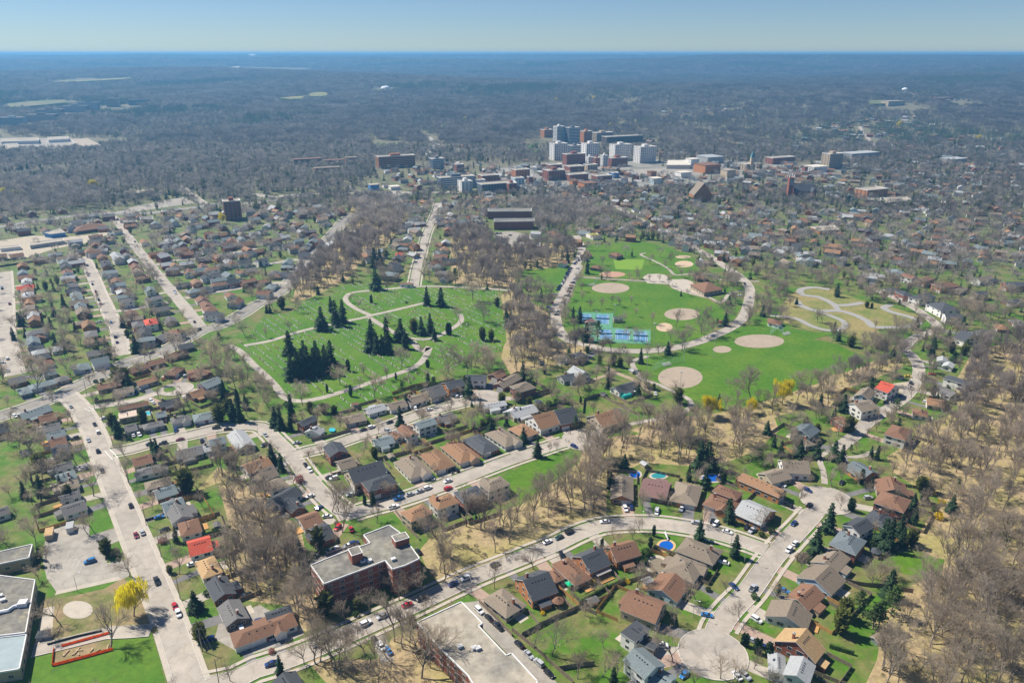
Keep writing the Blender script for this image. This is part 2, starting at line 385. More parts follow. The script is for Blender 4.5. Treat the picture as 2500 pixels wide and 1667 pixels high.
(-74.1,819.7,None,11.4,9.4,1,'l','G','G',26,'c'),
(-73.1,787.2,None,13.9,9.4,1,'o','G','W',26,''),
(-72.9,752.0,None,13.9,9.4,1.5,'b','G','B',26,''),
(-71.0,736.7,None,10.6,9.1,1.5,'d','G','B',26,''),
(-73.1,717.8,None,11.0,9.3,1.5,'u','H','W',26,''),
(-67.5,696.7,None,11.5,8.2,1,'g','G','G',26,'c'),
(-62.3,677.9,None,12.0,8.0,1,'d','H','W',26,'c'),
(-71.8,924.3,None,13.9,8.6,1.5,'b','G','W',26,''),
(-121.0,951.0,None,13.5,8.0,1.5,'u','G','O',26,'c'),
(167.5,1008.1,None,10.5,9.0,1,'d','G','W',27,'c'),
(174.9,986.5,None,12.5,9.4,1.5,'d','H','W',27,'c'),
(178.5,960.8,None,11.2,9.1,1,'o','G','B',27,''),
(191.3,911.2,None,13.8,8.7,1,'b','H','B',27,''),
(217.6,857.6,None,10.7,8.3,1,'u','H','G',27,''),
(197.3,834.7,None,12.7,7.6,2,'g','G','G',27,''),
(271.1,905.1,None,13.3,9.1,1.5,'u','G','G',27,'c'),
(286.3,911.2,None,13.6,7.8,1,'u','G','G',27,'c'),
(269.4,849.1,None,11.3,8.3,1.5,'b','G','W',27,''),
(273.6,838.1,None,11.5,8.8,1.5,'u','G','W',27,''),
(249.1,824.9,None,10.8,8.3,1,'d','G','W',27,'c'),
(253.5,814.6,None,13.1,8.5,1,'n','G','B',27,'c'),
(254.5,782.0,None,11.3,9.3,1.5,'g','H','W',27,'c'),
(229.0,748.2,None,13.3,7.7,1,'u','G','O',27,''),
(239.2,752.6,None,11.0,8.5,1,'u','H','W',27,''),
(280.4,982.1,None,10.9,8.3,1,'l','G','O',27,''),
(283.3,965.0,None,12.5,9.4,2,'o','G','W',27,''),
(296.6,1023.5,None,12.4,9.0,1,'t','G','B',27,''),
(312.6,996.8,None,10.5,9.0,1,'n','G','B',27,''),
(162.1,1053.5,None,11.3,8.1,2,'l','H','B',27,'c'),
(148.7,1091.4,None,13.6,9.1,1.5,'n','H','Y',27,''),
(105.2,1091.4,None,10.9,7.7,1.5,'l','G','Y',27,''),
(298.2,755.5,None,13.8,9.4,2,'u','G','Y',28,'c'),
(299.6,733.5,None,13.8,7.7,2,'u','G','W',28,''),
(310.5,739.5,None,12.4,8.3,1,'l','H','Y',28,''),
(275.2,730.3,None,13.4,7.8,1.5,'n','G','W',28,''),
(316.0,714.5,None,12.5,7.9,1,'b','G','W',28,'c'),
(348.8,718.5,None,10.9,9.3,1,'d','G','O',28,''),
(392.4,756.5,None,12.2,7.8,1.5,'n','G','Y',28,''),
(329.2,679.7,None,12.7,8.3,1,'d','H','B',28,''),
(336.3,678.9,None,12.6,9.3,1.5,'l','G','W',28,''),
(347.5,687.2,None,13.7,8.2,1,'l','G','W',28,''),
(340.1,641.2,None,12.9,8.7,1,'d','H','W',28,'c'),
(340.3,622.6,None,11.9,8.3,2,'d','H','B',28,''),
(370.4,674.0,None,11.3,9.4,2,'b','G','W',28,''),
(406.4,622.6,None,10.8,7.6,2,'d','G','Y',28,''),
(434.5,760.1,None,13.6,8.9,2,'u','G','Y',28,'c'),
(482.8,789.2,None,13.1,8.0,1.5,'g','G','Y',28,'c'),
(505.1,789.2,None,12.3,9.3,1.5,'u','G','G',28,'c'),
(446.3,676.0,None,13.8,8.1,1,'d','H','B',28,''),
(463.6,658.2,None,11.0,9.5,1,'u','H','G',28,''),
(349.2,561.6,None,12.3,8.3,2,'d','G','W',28,''),
(396.7,553.7,None,12.9,8.4,1,'u','H','O',28,'c'),
(377.7,543.6,None,12.0,8.6,1,'o','H','B',28,''),
(433.1,978.5,None,12.8,8.3,1,'g','G','O',28,''),
(418.5,944.1,None,10.9,8.0,2,'l','G','Y',28,''),
(391.5,930.5,None,13.8,7.7,1,'n','G','O',28,'c'),
(441.5,971.4,None,13.5,8.1,1,'b','H','W',28,'c'),
(442.6,917.6,None,11.8,8.8,2,'b','H','Y',28,'c'),
(673.7,1166.9,None,13.5,9.3,1.5,'b','G','W',28,''),
(554.7,1001.4,None,11.9,9.2,1.5,'l','G','W',28,''),
(620.3,985.7,None,11.1,9.4,1,'n','H','G',28,'c'),
(631.8,972.0,None,12.0,8.0,1.5,'n','G','Y',28,''),
(330.9,937.1,None,12.9,8.1,1,'d','G','W',28,''),
(355.4,917.8,None,10.9,9.0,1.5,'d','G','W',28,'c'),
(320.3,868.5,None,11.8,7.7,2,'n','G','B',28,'')]
BLOCKS = [
([(-79.3, 243.8), (-71.4, 232.5), (-63.5, 237.8), (-57.5, 241.6), (-50.4, 246.6), (-46.8, 241.2), (-42.0, 243.6), (-36.7, 248.0), (-42.0, 257.2), (-47.2, 265.5), (-52.4, 270.8), (-62.2, 263.6), (-58.5, 258.0), (-66.5, 253.2), (-74.4, 247.6)], 12.0, 'B', 'gr', 4, 'stepped red brick apartment block with grey flat roof and white parapet', 'apartment block'),
([(-34.3, 215.5), (-18.9, 226.4), (-10.4, 214.8), (-11.9, 213.7), (-1.9, 199.7), (-0.2, 200.8), (8.2, 188.6), (8.4, 185.3), (-10.0, 181.8), (-14.5, 190.7), (-26.0, 204.3)], 9.0, 'B', 'lr', 3, 'low brick apartment block with wide pale gravel roof at the bottom edge', 'apartment block'),
([(-215.1, 251.2), (-200.0, 257.7), (-204.1, 267.0), (-219.3, 259.7)], 5.0, 'Y', 'gr', 1, 'buff brick school wing with flat grey roof above the car park', 'school wing'),
([(-175.3, 214.7), (-189.2, 243.8), (-212.4, 247.8), (-191.4, 211.8)], 5.0, 'Y', 'gr', 1, 'long flat-roofed school block with rooftop ducts beside the playground', 'school block'),
([(-167.5, 198.1), (-175.0, 214.5), (-188.9, 212.0), (-179.7, 195.2)], 4.5, 'Y', 'ur', 1, 'lowest school wing with blue grey metal roof at the bottom left corner', 'school wing'),
([(-30.8, 959.4), (25.2, 960.9), (25.7, 981.2), (-31.4, 979.7)], 10.0, 'B', 'gr', 3, 'rear slab of the twin dark red brick apartments by the wood', 'apartment block'),
([(-21.7, 896.7), (27.0, 899.2), (27.5, 917.2), (-22.1, 915.2)], 10.0, 'B', 'gr', 3, 'front slab of the twin dark red brick apartments by the wood', 'apartment block'),
([(-194.7, 814.4), (-170.6, 814.4), (-174.3, 827.5), (-197.6, 827.5)], 7.0, 'Y', 'gr', 2, 'grey flat-roofed walk-up block beside the diagonal road', 'apartment block'),
([(-194.7, 855.0), (-172.1, 855.0), (-174.4, 867.7), (-195.5, 867.7)], 7.0, 'Y', 'lr', 2, 'tan flat-roofed walk-up block hidden among bare trees by the diagonal road', 'apartment block'),
([(162.0, 653.0), (168.8, 629.7), (187.1, 639.5), (179.9, 661.7)], 4.5, 'Y', 'br', 1, 'park swimming pool building with broad brown roof and pale walls', 'pool building'),
([(86.3, 859.8), (92.8, 843.1), (102.5, 845.8), (98.3, 865.4)], 4.0, 'W', 'yr', 1, 'small park hut with mossy yellow flat roof at the edge of the pines', 'hut'),
([(359.9, 893.4), (362.6, 869.6), (388.1, 875.5), (391.3, 899.5)], 5.0, 'O', 'lr', 1, 'low brick hall with pale flat roof among the bare trees', 'hall'),
([(501.3, 1064.3), (523.7, 1055.9), (533.5, 1077.1), (511.2, 1081.4)], 6.0, 'O', 'lr', 2, 'lower brick wing of the old school on the right', 'school wing'),
([(516.8, 1039.4), (566.4, 1060.0), (569.8, 1085.8), (530.0, 1081.4)], 6.0, 'O', 'lr', 2, 'flat white-roofed wing of the old brick school', 'school wing'),
([(-551.1, 788.9), (-534.8, 798.6), (-540.5, 806.0), (-557.3, 798.6)], 3.5, 'W', 'lr', 1, 'white low warehouse at the left edge beside the railway land', 'warehouse'),
([(-526.3, 801.5), (-501.7, 824.4), (-508.8, 835.0), (-535.1, 814.1)], 4.0, 'G', 'lr', 1, 'long grey-roofed warehouse with parked vans along it', 'warehouse'),
([(-543.7, 858.2), (-532.9, 852.6), (-520.6, 861.0), (-539.0, 881.4)], 5.0, 'U', 'lr', 1, 'bright blue and white workshop beside the highway', 'workshop'),
([(-514.9, 871.2), (-489.0, 894.9), (-503.0, 913.5), (-526.5, 888.9)], 4.0, 'D', 'br', 1, 'long low shed with rusty brown roof beside the highway', 'shed'),
([(-606.5, 1110.5), (-584.6, 1115.0), (-598.6, 1133.6), (-615.7, 1127.1)], 4.0, 'W', 'lr', 1, 'white flat-roofed unit behind the highway curve', 'warehouse'),
([(-576.5, 1115.0), (-544.3, 1148.0), (-556.4, 1167.6), (-588.4, 1143.2)], 4.0, 'Y', 'nr', 1, 'long tan flat-roofed hall behind the highway curve', 'hall'),
([(-461.6, 984.6), (-443.3, 1003.1), (-450.9, 1014.5), (-469.4, 999.3)], 4.0, 'O', 'gr', 1, 'long brick shop row with grey roof by the highway junction', 'shop row'),
([(-483.5, 923.1), (-465.9, 923.1), (-474.8, 936.1), (-488.9, 934.2)], 4.0, 'B', 'gr', 1, 'red brick shop at the avenue corner', 'shop'),
([(-467.0, 934.7), (-451.3, 934.7), (-461.1, 953.5), (-475.3, 949.4)], 5.0, 'B', 'gr', 1, 'square brick shop with flat grey roof behind the avenue corner', 'shop'),
([(101.3, 765.8), (108.1, 754.5), (115.8, 761.2), (110.6, 773.6)], 4.0, 'D', 'br', 1, 'clubhouse with hipped brown roof beside the bowling green', 'clubhouse'),
([(77.3, 716.0), (85.4, 711.2), (88.2, 717.2), (82.5, 724.1)], 3.2, 'D', 'br', 1, 'small brown-roofed picnic pavilion by the parking road', 'pavilion'),
([(172.7, 686.9), (173.3, 675.9), (183.9, 677.7), (181.6, 698.3)], 3.5, 'D', 'br', 1, 'open brown-roofed park shelter beside the paddling area', 'shelter'),
([(200.8, 554.1), (207.2, 547.8), (213.6, 556.6), (204.5, 565.8)], 3.0, 'W', 'br', 1, 'brown-roofed washroom hut behind the ball diamond', 'washroom hut'),
([(285.8, 1409.7), (330.1, 1409.7), (336.8, 1477.7), (301.0, 1477.7)], 7.0, 'P', 'pr', 1, 'pale low factory building beside the tall chimney', 'factory'),
([(-1138.1, 1717.7), (-1067.2, 1741.1), (-1113.2, 1815.5), (-1183.4, 1793.6)], 6.0, 'W', 'lr', 1, 'white shopping mall wing at the back of the big car park', 'mall wing'),
([(-1057.8, 1761.1), (-1025.2, 1787.5), (-1063.3, 1852.5), (-1100.3, 1830.8)], 6.0, 'W', 'lr', 1, 'mall wing with red sign band behind the car park', 'mall wing'),
([(-929.7, 1657.6), (-894.8, 1676.7), (-1001.8, 1821.9), (-1036.2, 1809.8)], 6.0, 'W', 'nr', 1, 'wide tan flat-roofed store at the right end of the mall', 'store'),
([(-1053.9, 1602.1), (-1040.5, 1624.5), (-1099.4, 1713.7), (-1121.6, 1699.2)], 6.0, 'D', 'lr', 1, 'dark-fronted store at the left end of the mall', 'store')]
TOWERS = [
(109.4, 1794.7, 26.4, 26.0, 39.1, 'W', 'b', 'pale banded stair and lift half of the hospital tower downtown', 'tower'),
(139.7, 1784.4, 36.0, 24.0, 37.4, 'S', 'b', 'dark glass banded half of the tall office tower downtown', 'tower'),
(86.2, 1909.9, 31.2, 22.0, 18.1, 'O', 'w', 'orange brick block left of the tall tower', 'apartment block'),
(175.4, 1822.2, 28.2, 22.0, 24.7, 'O', 'w', 'orange brick block right of the tall tower', 'apartment block'),
(217.1, 1839.8, 51.7, 25.0, 19.0, 'Y', 'b', 'long tan low block behind the white condominiums', 'office block'),
(260.1, 1792.1, 100.2, 25.0, 15.0, 'D', 'w', 'long dark low hall on the slope behind the white condominiums', 'hall'),
(93.0, 1523.1, 36.2, 22.0, 32.1, 'W', 'w', 'leftmost white condominium block downtown', 'condominium'),
(128.3, 1564.7, 28.5, 20.0, 23.9, 'S', 'b', 'dark glass link between the left two white condominiums', 'condominium'),
(154.4, 1507.1, 35.0, 22.0, 33.9, 'W', 'w', 'second white condominium block from the left downtown', 'condominium'),
(217.0, 1523.1, 43.4, 22.0, 30.0, 'W', 'w', 'third white condominium block from the left downtown', 'condominium'),
(260.0, 1483.6, 43.2, 24.0, 30.3, 'W', 'w', 'rightmost white condominium block with arched ground floor', 'condominium'),
(118.8, 1453.4, 44.6, 18.0, 20.3, 'B', 'w', 'red brick mid-rise in front of the leftmost condominium', 'mid-rise'),
(147.9, 1453.4, 13.5, 18.0, 15.2, 'W', 'w', 'narrow pale mid-rise between the red brick ones', 'mid-rise'),
(160.1, 1438.7, 13.8, 18.0, 16.1, 'B', 'w', 'narrow red brick mid-rise right of the pale one', 'mid-rise'),
(172.1, 1424.3, 13.4, 18.0, 21.9, 'W', 'w', 'pale stair tower between red brick mid-rises', 'mid-rise'),
(199.3, 1431.5, 39.3, 18.0, 16.0, 'B', 'w', 'long red brick mid-rise in front of the third condominium', 'mid-rise'),
(76.7, 1382.7, 28.7, 18.0, 10.3, 'B', 'w', 'small brick block with white roof left of the mid-rises', 'shop block'),
(70.8, 1270.6, 37.5, 22.0, 16.2, 'B', 'w', 'long brick block with gravel roof in the old centre', 'shop block'),
(111.5, 1349.7, 35.2, 22.0, 11.8, 'B', 'w', 'brick block with white roof below the mid-rises', 'shop block'),
(108.5, 1264.9, 40.4, 20.0, 10.4, 'B', 'w', 'brick block with many windows behind the orange hall', 'shop block'),
(14.8, 1288.1, 31.5, 18.0, 15.0, 'O', 'w', 'orange and white apartment block at the left of the old centre', 'apartment block'),
(9.1, 1199.8, 21.6, 18.0, 14.6, 'T', 'w', 'blue-green glazed block at the left of the old centre', 'office block'),
(-1.2, 1145.5, 17.4, 18.0, 15.3, 'B', 'w', 'dark brick slab end left of the old centre', 'apartment block'),
(29.6, 1237.0, 10.3, 14.0, 11.1, 'B', 'w', 'small red brick house block left of the old centre', 'house block'),
(119.0, 1174.5, 30.2, 22.0, 10.6, 'O', 'n', 'big orange brick hall with brown roof near the park trees', 'hall'),
(100.9, 1226.1, 14.5, 16.0, 6.6, 'O', 'n', 'lower orange brick annex of the hall', 'hall'),
(150.0, 1253.6, 33.9, 20.0, 9.8, 'B', 'w', 'brick store row with white roof in the old centre', 'shop block'),
(176.2, 1297.6, 14.9, 16.0, 8.6, 'U', 'w', 'blue-fronted shop in the old centre', 'shop'),
(235.6, 1233.7, 21.3, 22.0, 9.3, 'T', 'n', 'pale green flat-roofed store below the old centre', 'store'),
(243.3, 1314.5, 15.5, 16.0, 8.4, 'O', 'n', 'orange brick shop with green roof in the old centre', 'shop'),
(143.5, 1382.7, 25.7, 16.0, 10.3, 'Y', 'w', 'tan colonnaded block in front of the brick mid-rises', 'bank'),
(343.8, 1446.0, 24.0, 30.0, 12.6, 'W', 'n', 'white factory shed left of the chimney', 'factory'),
(388.3, 1475.9, 51.2, 40.0, 12.0, 'G', 'n', 'pale roofed factory halls below the chimney', 'factory'),
(350.6, 1347.1, 44.4, 35.0, 14.6, 'O', 'n', 'orange brick works with blue roof in the old centre', 'works'),
(373.3, 1302.4, 23.6, 22.0, 12.5, 'Y', 'n', 'tan stone block right of the brick works', 'office block'),
(430.1, 1382.7, 26.7, 20.0, 11.7, 'Y', 'w', 'stone town hall wing beside its clock tower', 'town hall'),
(295.1, 1297.6, 27.0, 18.0, 9.2, 'W', 'n', 'white flat shop right of the old centre', 'shop'),
(-218.6, 1410.2, 72.8, 22.0, 21.1, 'O', 'b', 'long orange brick seven-storey apartment block at the valley edge', 'apartment block'),
(-140.1, 1406.0, 29.6, 24.0, 17.9, 'S', 'b', 'dark glazed round-cornered tower at the valley edge', 'tower'),
(-89.4, 1184.5, 60.7, 20.0, 17.4, 'S', 'b', 'long apartment slab with white balcony bands', 'apartment block'),
(-72.4, 1155.0, 23.6, 24.0, 16.6, 'W', 'w', 'white blind end of the apartment slab group', 'apartment block'),
(-52.6, 1201.9, 20.8, 20.0, 11.2, 'T', 'b', 'blue glazed wing behind the white slab end', 'apartment block'),
(-39.0, 1237.0, 35.3, 20.0, 12.9, 'B', 'w', 'red brick block behind the slab group', 'apartment block'),
(-23.1, 1140.8, 61.1, 20.0, 14.4, 'S', 'w', 'long slab with blue window grid and brick end', 'apartment block'),
(-95.6, 1369.3, 18.6, 16.0, 12.9, 'B', 'w', 'square brick block beside the dark tower', 'apartment block'),
(-393.9, 1453.4, 55.0, 16.0, 10.8, 'D', 'n', 'brown-roofed townhouse row left of the orange apartments', 'townhouse row'),
(-341.5, 1453.4, 39.4, 16.0, 9.2, 'D', 'n', 'middle brown-roofed townhouse row left of the orange apartments', 'townhouse row'),
(-314.4, 1483.6, 27.5, 16.0, 10.4, 'B', 'n', 'nearest brown-roofed townhouse row to the orange apartments', 'townhouse row'),
(-333.4, 1356.2, 48.6, 16.0, 8.2, 'B', 'n', 'red brick townhouse row below the brown rows', 'townhouse row'),
(-216.1, 1171.6, 19.0, 18.0, 8.9, 'U', 'n', 'blue-banded car showroom with red sign', 'showroom'),
(-185.1, 1177.5, 19.6, 16.0, 5.1, 'W', 'n', 'low white drive-in shop near the showroom', 'shop'),
(-1315.7, 2038.1, 62.1, 22.0, 27.0, 'T', 'b', 'pale blue twin apartment tower at the left edge under the hills', 'apartment tower'),
(-1325.3, 2186.0, 80.4, 20.0, 21.9, 'D', 'b', 'brown apartment slab in front under the hills', 'apartment block'),
(-1401.1, 2358.0, 76.8, 20.0, 19.8, 'D', 'b', 'rear brown apartment slab under the hills', 'apartment block'),
(-1388.3, 2481.3, 74.0, 20.0, 20.0, 'S', 'b', 'dark grey apartment slab under the hills', 'apartment block'),
(-1381.3, 2549.0, 60.3, 20.0, 24.3, 'S', 'b', 'stepped dark apartment slab behind the grey one', 'apartment block'),
(-1357.7, 2661.1, 40.4, 20.0, 27.6, 'Y', 'b', 'tan apartment tower right of the dark slabs', 'apartment tower'),
(-1304.0, 2722.6, 73.4, 25.0, 17.5, 'S', 'n', 'dark low college building under the hills', 'college building'),
(-359.8, 948.5, 26.0, 18.0, 24.1, 'B', 'w', 'seven-storey dark red apartment block with white balcony side', 'apartment block'),
(593.5, 1403.2, 37.7, 20.0, 27.1, 'Y', 'w', 'cream stepped apartment block right of the old centre', 'apartment block'),
(715.9, 1548.3, 82.9, 30.0, 9.4, 'G', 'n', 'long pale-roofed arena hall among the trees', 'arena'),
(546.2, 1352.3, 39.7, 25.0, 11.1, 'W', 'n', 'white-roofed store with a red gable end', 'store'),
(518.6, 1343.3, 9.2, 20.0, 12.3, 'B', 'n', 'red painted end of the white-roofed store', 'store'),
(521.9, 1468.3, 58.7, 20.0, 11.7, 'B', 'w', 'long brick row left of the cream apartments', 'shop block'),
(866.2, 1478.7, 52.3, 25.0, 7.4, 'G', 'n', 'arched grey rink hall among the right-hand trees', 'rink'),
(1252.1, 2552.6, 80.6, 30.0, 14.7, 'Y', 'n', 'far high school beside a green sports field', 'school'),
(1482.5, 2676.7, 71.8, 30.0, 9.7, 'B', 'n', 'far brick school near the ridge suburb', 'school'),
(533.6, 1099.9, 47.1, 22.0, 12.7, 'O', 'w', 'old red brick school with grey hipped roof', 'school')]
ROADS = [
(9.0, 'c', 's', 'long left-hand street', [(-108.4, 194.9), (-111.0, 198.7), (-129.3, 226.2), (-140.1, 241.5), (-157.5, 265.7), (-180.6, 298.2), (-198.9, 323.7), (-222.0, 356.7), (-239.9, 381.8), (-262.9, 410.1), (-281.3, 428.8)]),
(11.0, 'a', 's', 'diagonal main road', [(-310.7, 385.9), (-302.1, 397.0), (-291.6, 411.6), (-283.1, 427.2), (-277.3, 447.3), (-271.2, 463.4), (-266.2, 480.6), (-250.9, 501.0), (-240.3, 542.5), (-230.9, 553.6), (-222.7, 579.8), (-217.9, 606.8), (-210.4, 628.2), (-207.6, 669.8), (-211.4, 743.5), (-211.2, 812.8), (-212.3, 871.6), (-214.9, 945.2), (-212.8, 997.4)]),
(10.0, 'c', 's', 'avenue to the highway', [(-243.6, 551.1), (-275.3, 599.5), (-302.2, 639.3), (-342.1, 699.2), (-376.7, 752.1), (-410.6, 802.9), (-462.3, 883.1), (-516.1, 965.5), (-548.7, 1004.7)]),
(8.0, 'c', 's', 'second street from the left', [(-276.6, 492.7), (-300.4, 536.4), (-330.1, 582.5), (-363.0, 632.9), (-400.3, 691.6), (-434.0, 743.5), (-450.2, 767.6)]),
(9.0, 'c', 's', 'leftmost street', [(-330.8, 458.0), (-360.1, 498.9), (-386.0, 536.4), (-436.9, 617.3), (-496.8, 710.8)]),
(8.0, 'c', 's', 'first side street', [(-215.8, 354.3), (-206.4, 357.9), (-195.4, 366.4), (-180.4, 374.0), (-168.0, 381.8), (-156.5, 384.5), (-145.0, 383.9), (-138.2, 377.9), (-130.3, 367.6), (-119.9, 354.3), (-111.3, 341.7), (-105.4, 332.0), (-96.0, 318.7), (-87.0, 307.1), (-79.5, 298.9), (-75.8, 292.9)]),
(8.5, 'c', 's', 'meadow street', [(-78.1, 294.7), (-69.1, 300.2), (-57.2, 306.2), (-45.0, 313.8), (-32.5, 322.7), (-19.4, 332.5), (0.0, 346.8), (8.7, 352.5), (17.7, 358.5), (28.8, 365.2), (39.9, 368.3)]),
(8.0, 'c', 's', 'short court street', [(-116.2, 351.4), (-109.7, 355.5), (-100.8, 360.3), (-88.1, 370.8), (-71.9, 383.9), (-54.9, 399.1), (-36.4, 411.6), (-23.5, 418.5), (-17.6, 421.7)]),
(6.0, 'c', 'n', 'tiny island court', [(-258.2, 408.6), (-245.6, 412.4), (-232.2, 419.3), (-225.7, 427.2), (-217.5, 433.7), (-214.0, 435.4)]),
(8.5, 'c', 's', 'curving lower street', [(-105.6, 194.5), (-95.0, 197.8), (-89.1, 202.6), (-80.7, 206.4), (-72.3, 211.3), (-62.1, 218.3), (-51.3, 225.9), (-40.0, 233.7), (-28.2, 242.5), (-15.6, 251.8), (0.0, 261.6), (9.3, 267.5), (19.0, 273.6), (29.1, 281.2), (39.5, 287.0), (49.6, 288.8), (59.6, 289.2), (69.4, 288.4), (83.3, 284.5), (92.2, 280.8), (100.5, 276.0), (109.5, 269.4)]),
(8.5, 'c', 's', 'lower right street', [(150.9, 308.1), (141.4, 298.2), (132.1, 287.8), (118.7, 273.3), (107.3, 259.8), (94.7, 243.4), (83.7, 231.5), (77.2, 222.8), (72.1, 211.8)]),
(7.0, 'c', 'n', 'hillside road', [(176.6, 358.5), (192.7, 374.0), (204.6, 387.2), (215.3, 397.0), (231.9, 411.6), (246.8, 425.6), (259.8, 442.1), (271.9, 459.8), (280.3, 478.6), (284.1, 496.8), (285.3, 507.4), (307.9, 531.7), (331.8, 548.6), (338.3, 588.1), (335.8, 620.4), (330.0, 649.2), (323.1, 656.0)]),
(3.0, 'c', 'n', 'footway to the hillside road', [(155.6, 322.7), (159.4, 334.1), (163.7, 349.6), (176.6, 358.5), (177.6, 349.6), (187.4, 350.8), (195.8, 356.7)]),
(8.0, 'c', 'n', 'park ring road', [(75.5, 865.9), (75.5, 793.2), (63.6, 730.9), (53.2, 676.9), (42.8, 623.5), (35.6, 579.8), (36.9, 541.2), (43.8, 520.7), (51.5, 516.2), (63.3, 506.3), (78.5, 501.4), (98.0, 501.0), (118.9, 507.4), (137.3, 518.4), (147.5, 527.1), (169.7, 548.6), (187.3, 574.4), (204.8, 617.3), (216.7, 656.0), (218.9, 691.6), (213.7, 730.9), (207.9, 774.5), (199.1, 812.8), (189.6, 854.8), (180.8, 889.0), (162.6, 965.5), (144.8, 1047.1), (129.6, 1088.5)]),
(8.0, 'c', 's', 'street to the cemetery gate', [(-90.3, 662.8), (-94.4, 722.7), (-97.4, 788.4), (-101.0, 865.9), (-102.0, 925.8), (-103.1, 1008.4), (-105.9, 1071.6)]),
(4.5, 'c', 'n', 'cemetery drive', [(-196.4, 511.8), (-188.9, 515.7), (-178.9, 522.5), (-163.5, 541.2), (-142.3, 558.6), (-119.3, 574.4), (-114.9, 579.8), (-103.7, 588.1), (-83.3, 605.3), (-70.5, 615.8)]),
(4.5, 'c', 'n', 'cemetery loop by the gate', [(-114.7, 578.4), (-133.0, 599.5), (-143.9, 618.8), (-145.9, 632.9), (-141.5, 642.6), (-113.8, 652.6), (-89.9, 659.4), (-75.1, 661.1), (-54.9, 659.4), (-24.8, 654.3), (0.0, 647.6)]),
(4.5, 'c', 'n', 'spruce drive of the cemetery', [(-115.7, 574.4), (-103.0, 556.1), (-90.2, 538.8), (-77.8, 527.1), (-61.3, 525.9), (-50.3, 541.2), (-40.8, 563.8), (-42.9, 582.5)]),
(5.0, 'c', 'n', 'lower cemetery drive', [(-73.8, 520.7), (-64.9, 499.9), (-60.5, 509.6), (-61.4, 488.6), (-66.9, 470.9), (-82.9, 454.4), (-101.1, 437.1), (-118.5, 422.4), (-130.8, 417.8), (-140.9, 422.4), (-153.5, 442.1), (-167.3, 461.6), (-174.6, 470.9), (-196.0, 501.0), (-207.6, 511.8)]),
(3.5, 'c', 'n', 'path round the ball field', [(95.5, 490.6), (84.1, 481.6), (83.4, 467.2), (85.9, 450.8), (95.0, 442.1), (103.2, 430.5), (109.4, 420.9), (110.0, 414.7), (104.4, 404.2), (89.7, 395.6), (76.0, 390.0), (62.6, 384.5), (52.4, 377.9), (45.0, 371.4)]),
(4.0, 'd', 'n', 'dirt lane below the ball field', [(64.1, 472.8), (71.3, 459.8), (81.8, 447.3), (88.1, 430.5)]),
(3.5, 'd', 'n', 'dirt track through the wood', [(68.7, 461.6), (49.8, 447.3), (39.2, 438.7)]),
(3.0, 'c', 'n', 'park path by the diamond', [(66.7, 691.6), (92.9, 684.2), (123.0, 678.7), (142.5, 673.4), (153.0, 650.9), (172.2, 628.2), (179.6, 612.8), (194.3, 639.3), (210.3, 647.6)]),
(3.0, 'c', 'n', 'winding park path', [(143.6, 783.7), (136.6, 776.8), (146.2, 752.1), (155.1, 722.7), (157.9, 699.2), (174.6, 703.0), (190.4, 703.0), (200.4, 680.6), (232.1, 676.9)]),
(6.0, 'p', 'n', 'outer bicycle path', [(301.2, 612.8), (287.5, 606.8), (276.0, 605.9), (273.4, 615.8), (268.4, 629.7), (257.7, 634.5), (261.6, 650.9), (276.0, 657.7), (288.3, 650.9)]),
(6.0, 'p', 'n', 'long bicycle path', [(246.7, 617.3), (245.2, 605.3), (253.6, 590.9), (271.8, 590.9), (280.6, 579.8), (284.2, 563.8), (282.5, 552.3), (293.7, 550.6), (312.2, 553.6), (324.6, 563.8), (323.1, 575.7), (313.9, 588.1), (312.9, 599.5), (322.7, 606.8)]),
(5.0, 'p', 'n', 'short bicycle path', [(273.8, 614.3), (273.9, 605.3), (271.8, 590.9)]),
(5.0, 'p', 'n', 'looping bicycle path', [(251.8, 590.9), (259.2, 579.8), (264.4, 566.4), (262.8, 556.1), (254.4, 546.1), (244.1, 543.7), (235.2, 553.6), (228.8, 571.7), (211.1, 579.8)]),
(7.0, 'c', 'n', 'first street off the avenue', [(-285.6, 625.0), (-272.0, 639.3), (-252.3, 652.6), (-236.9, 666.3), (-226.4, 671.6), (-209.2, 671.6)]),
(7.0, 'c', 'n', 'second street off the avenue', [(-339.8, 701.1), (-314.4, 708.8), (-288.2, 724.8), (-261.5, 743.5)]),
(7.0, 'c', 'n', 'third street off the avenue', [(-361.6, 730.9), (-348.6, 752.1), (-319.9, 765.4), (-280.5, 802.9)]),
(7.0, 'c', 'n', 'short link in the left rows', [(-331.1, 588.1), (-315.5, 597.2), (-295.6, 612.8)]),
(7.0, 'c', 'n', 'street joining the diagonal road', [(-256.9, 728.9), (-230.5, 752.1), (-212.5, 756.5)]),
(14.0, 'a', 'n', 'highway', [(-636.7, 900.9), (-631.2, 913.2), (-610.1, 945.2), (-583.6, 972.4), (-553.8, 997.4), (-530.1, 993.7), (-482.5, 1001.0), (-439.0, 1039.1), (-417.6, 1063.3), (-366.1, 1071.6), (-318.9, 1128.5)]),
(12.0, 'c', 'n', 'road out of town', [(-436.2, 1063.3), (-488.0, 1142.5), (-533.3, 1212.2), (-576.1, 1267.0)]),
(14.0, 'c', 'n', 'downtown street', [(-390.2, 1147.2), (-357.0, 1119.4), (-298.9, 1147.2), (-67.2, 1161.6)]),
(9.0, 'c', 'n', 'winding valley road', [(-223.3, 1957.3), (-202.9, 1918.5), (-182.0, 1813.3), (-126.9, 1722.1), (-83.4, 1678.8), (0.0, 1645.2)]),
(9.0, 'c', 'n', 'hill street on the right', [(943.1, 2107.6), (884.1, 1944.4), (845.1, 1819.1), (799.0, 1693.2)]),
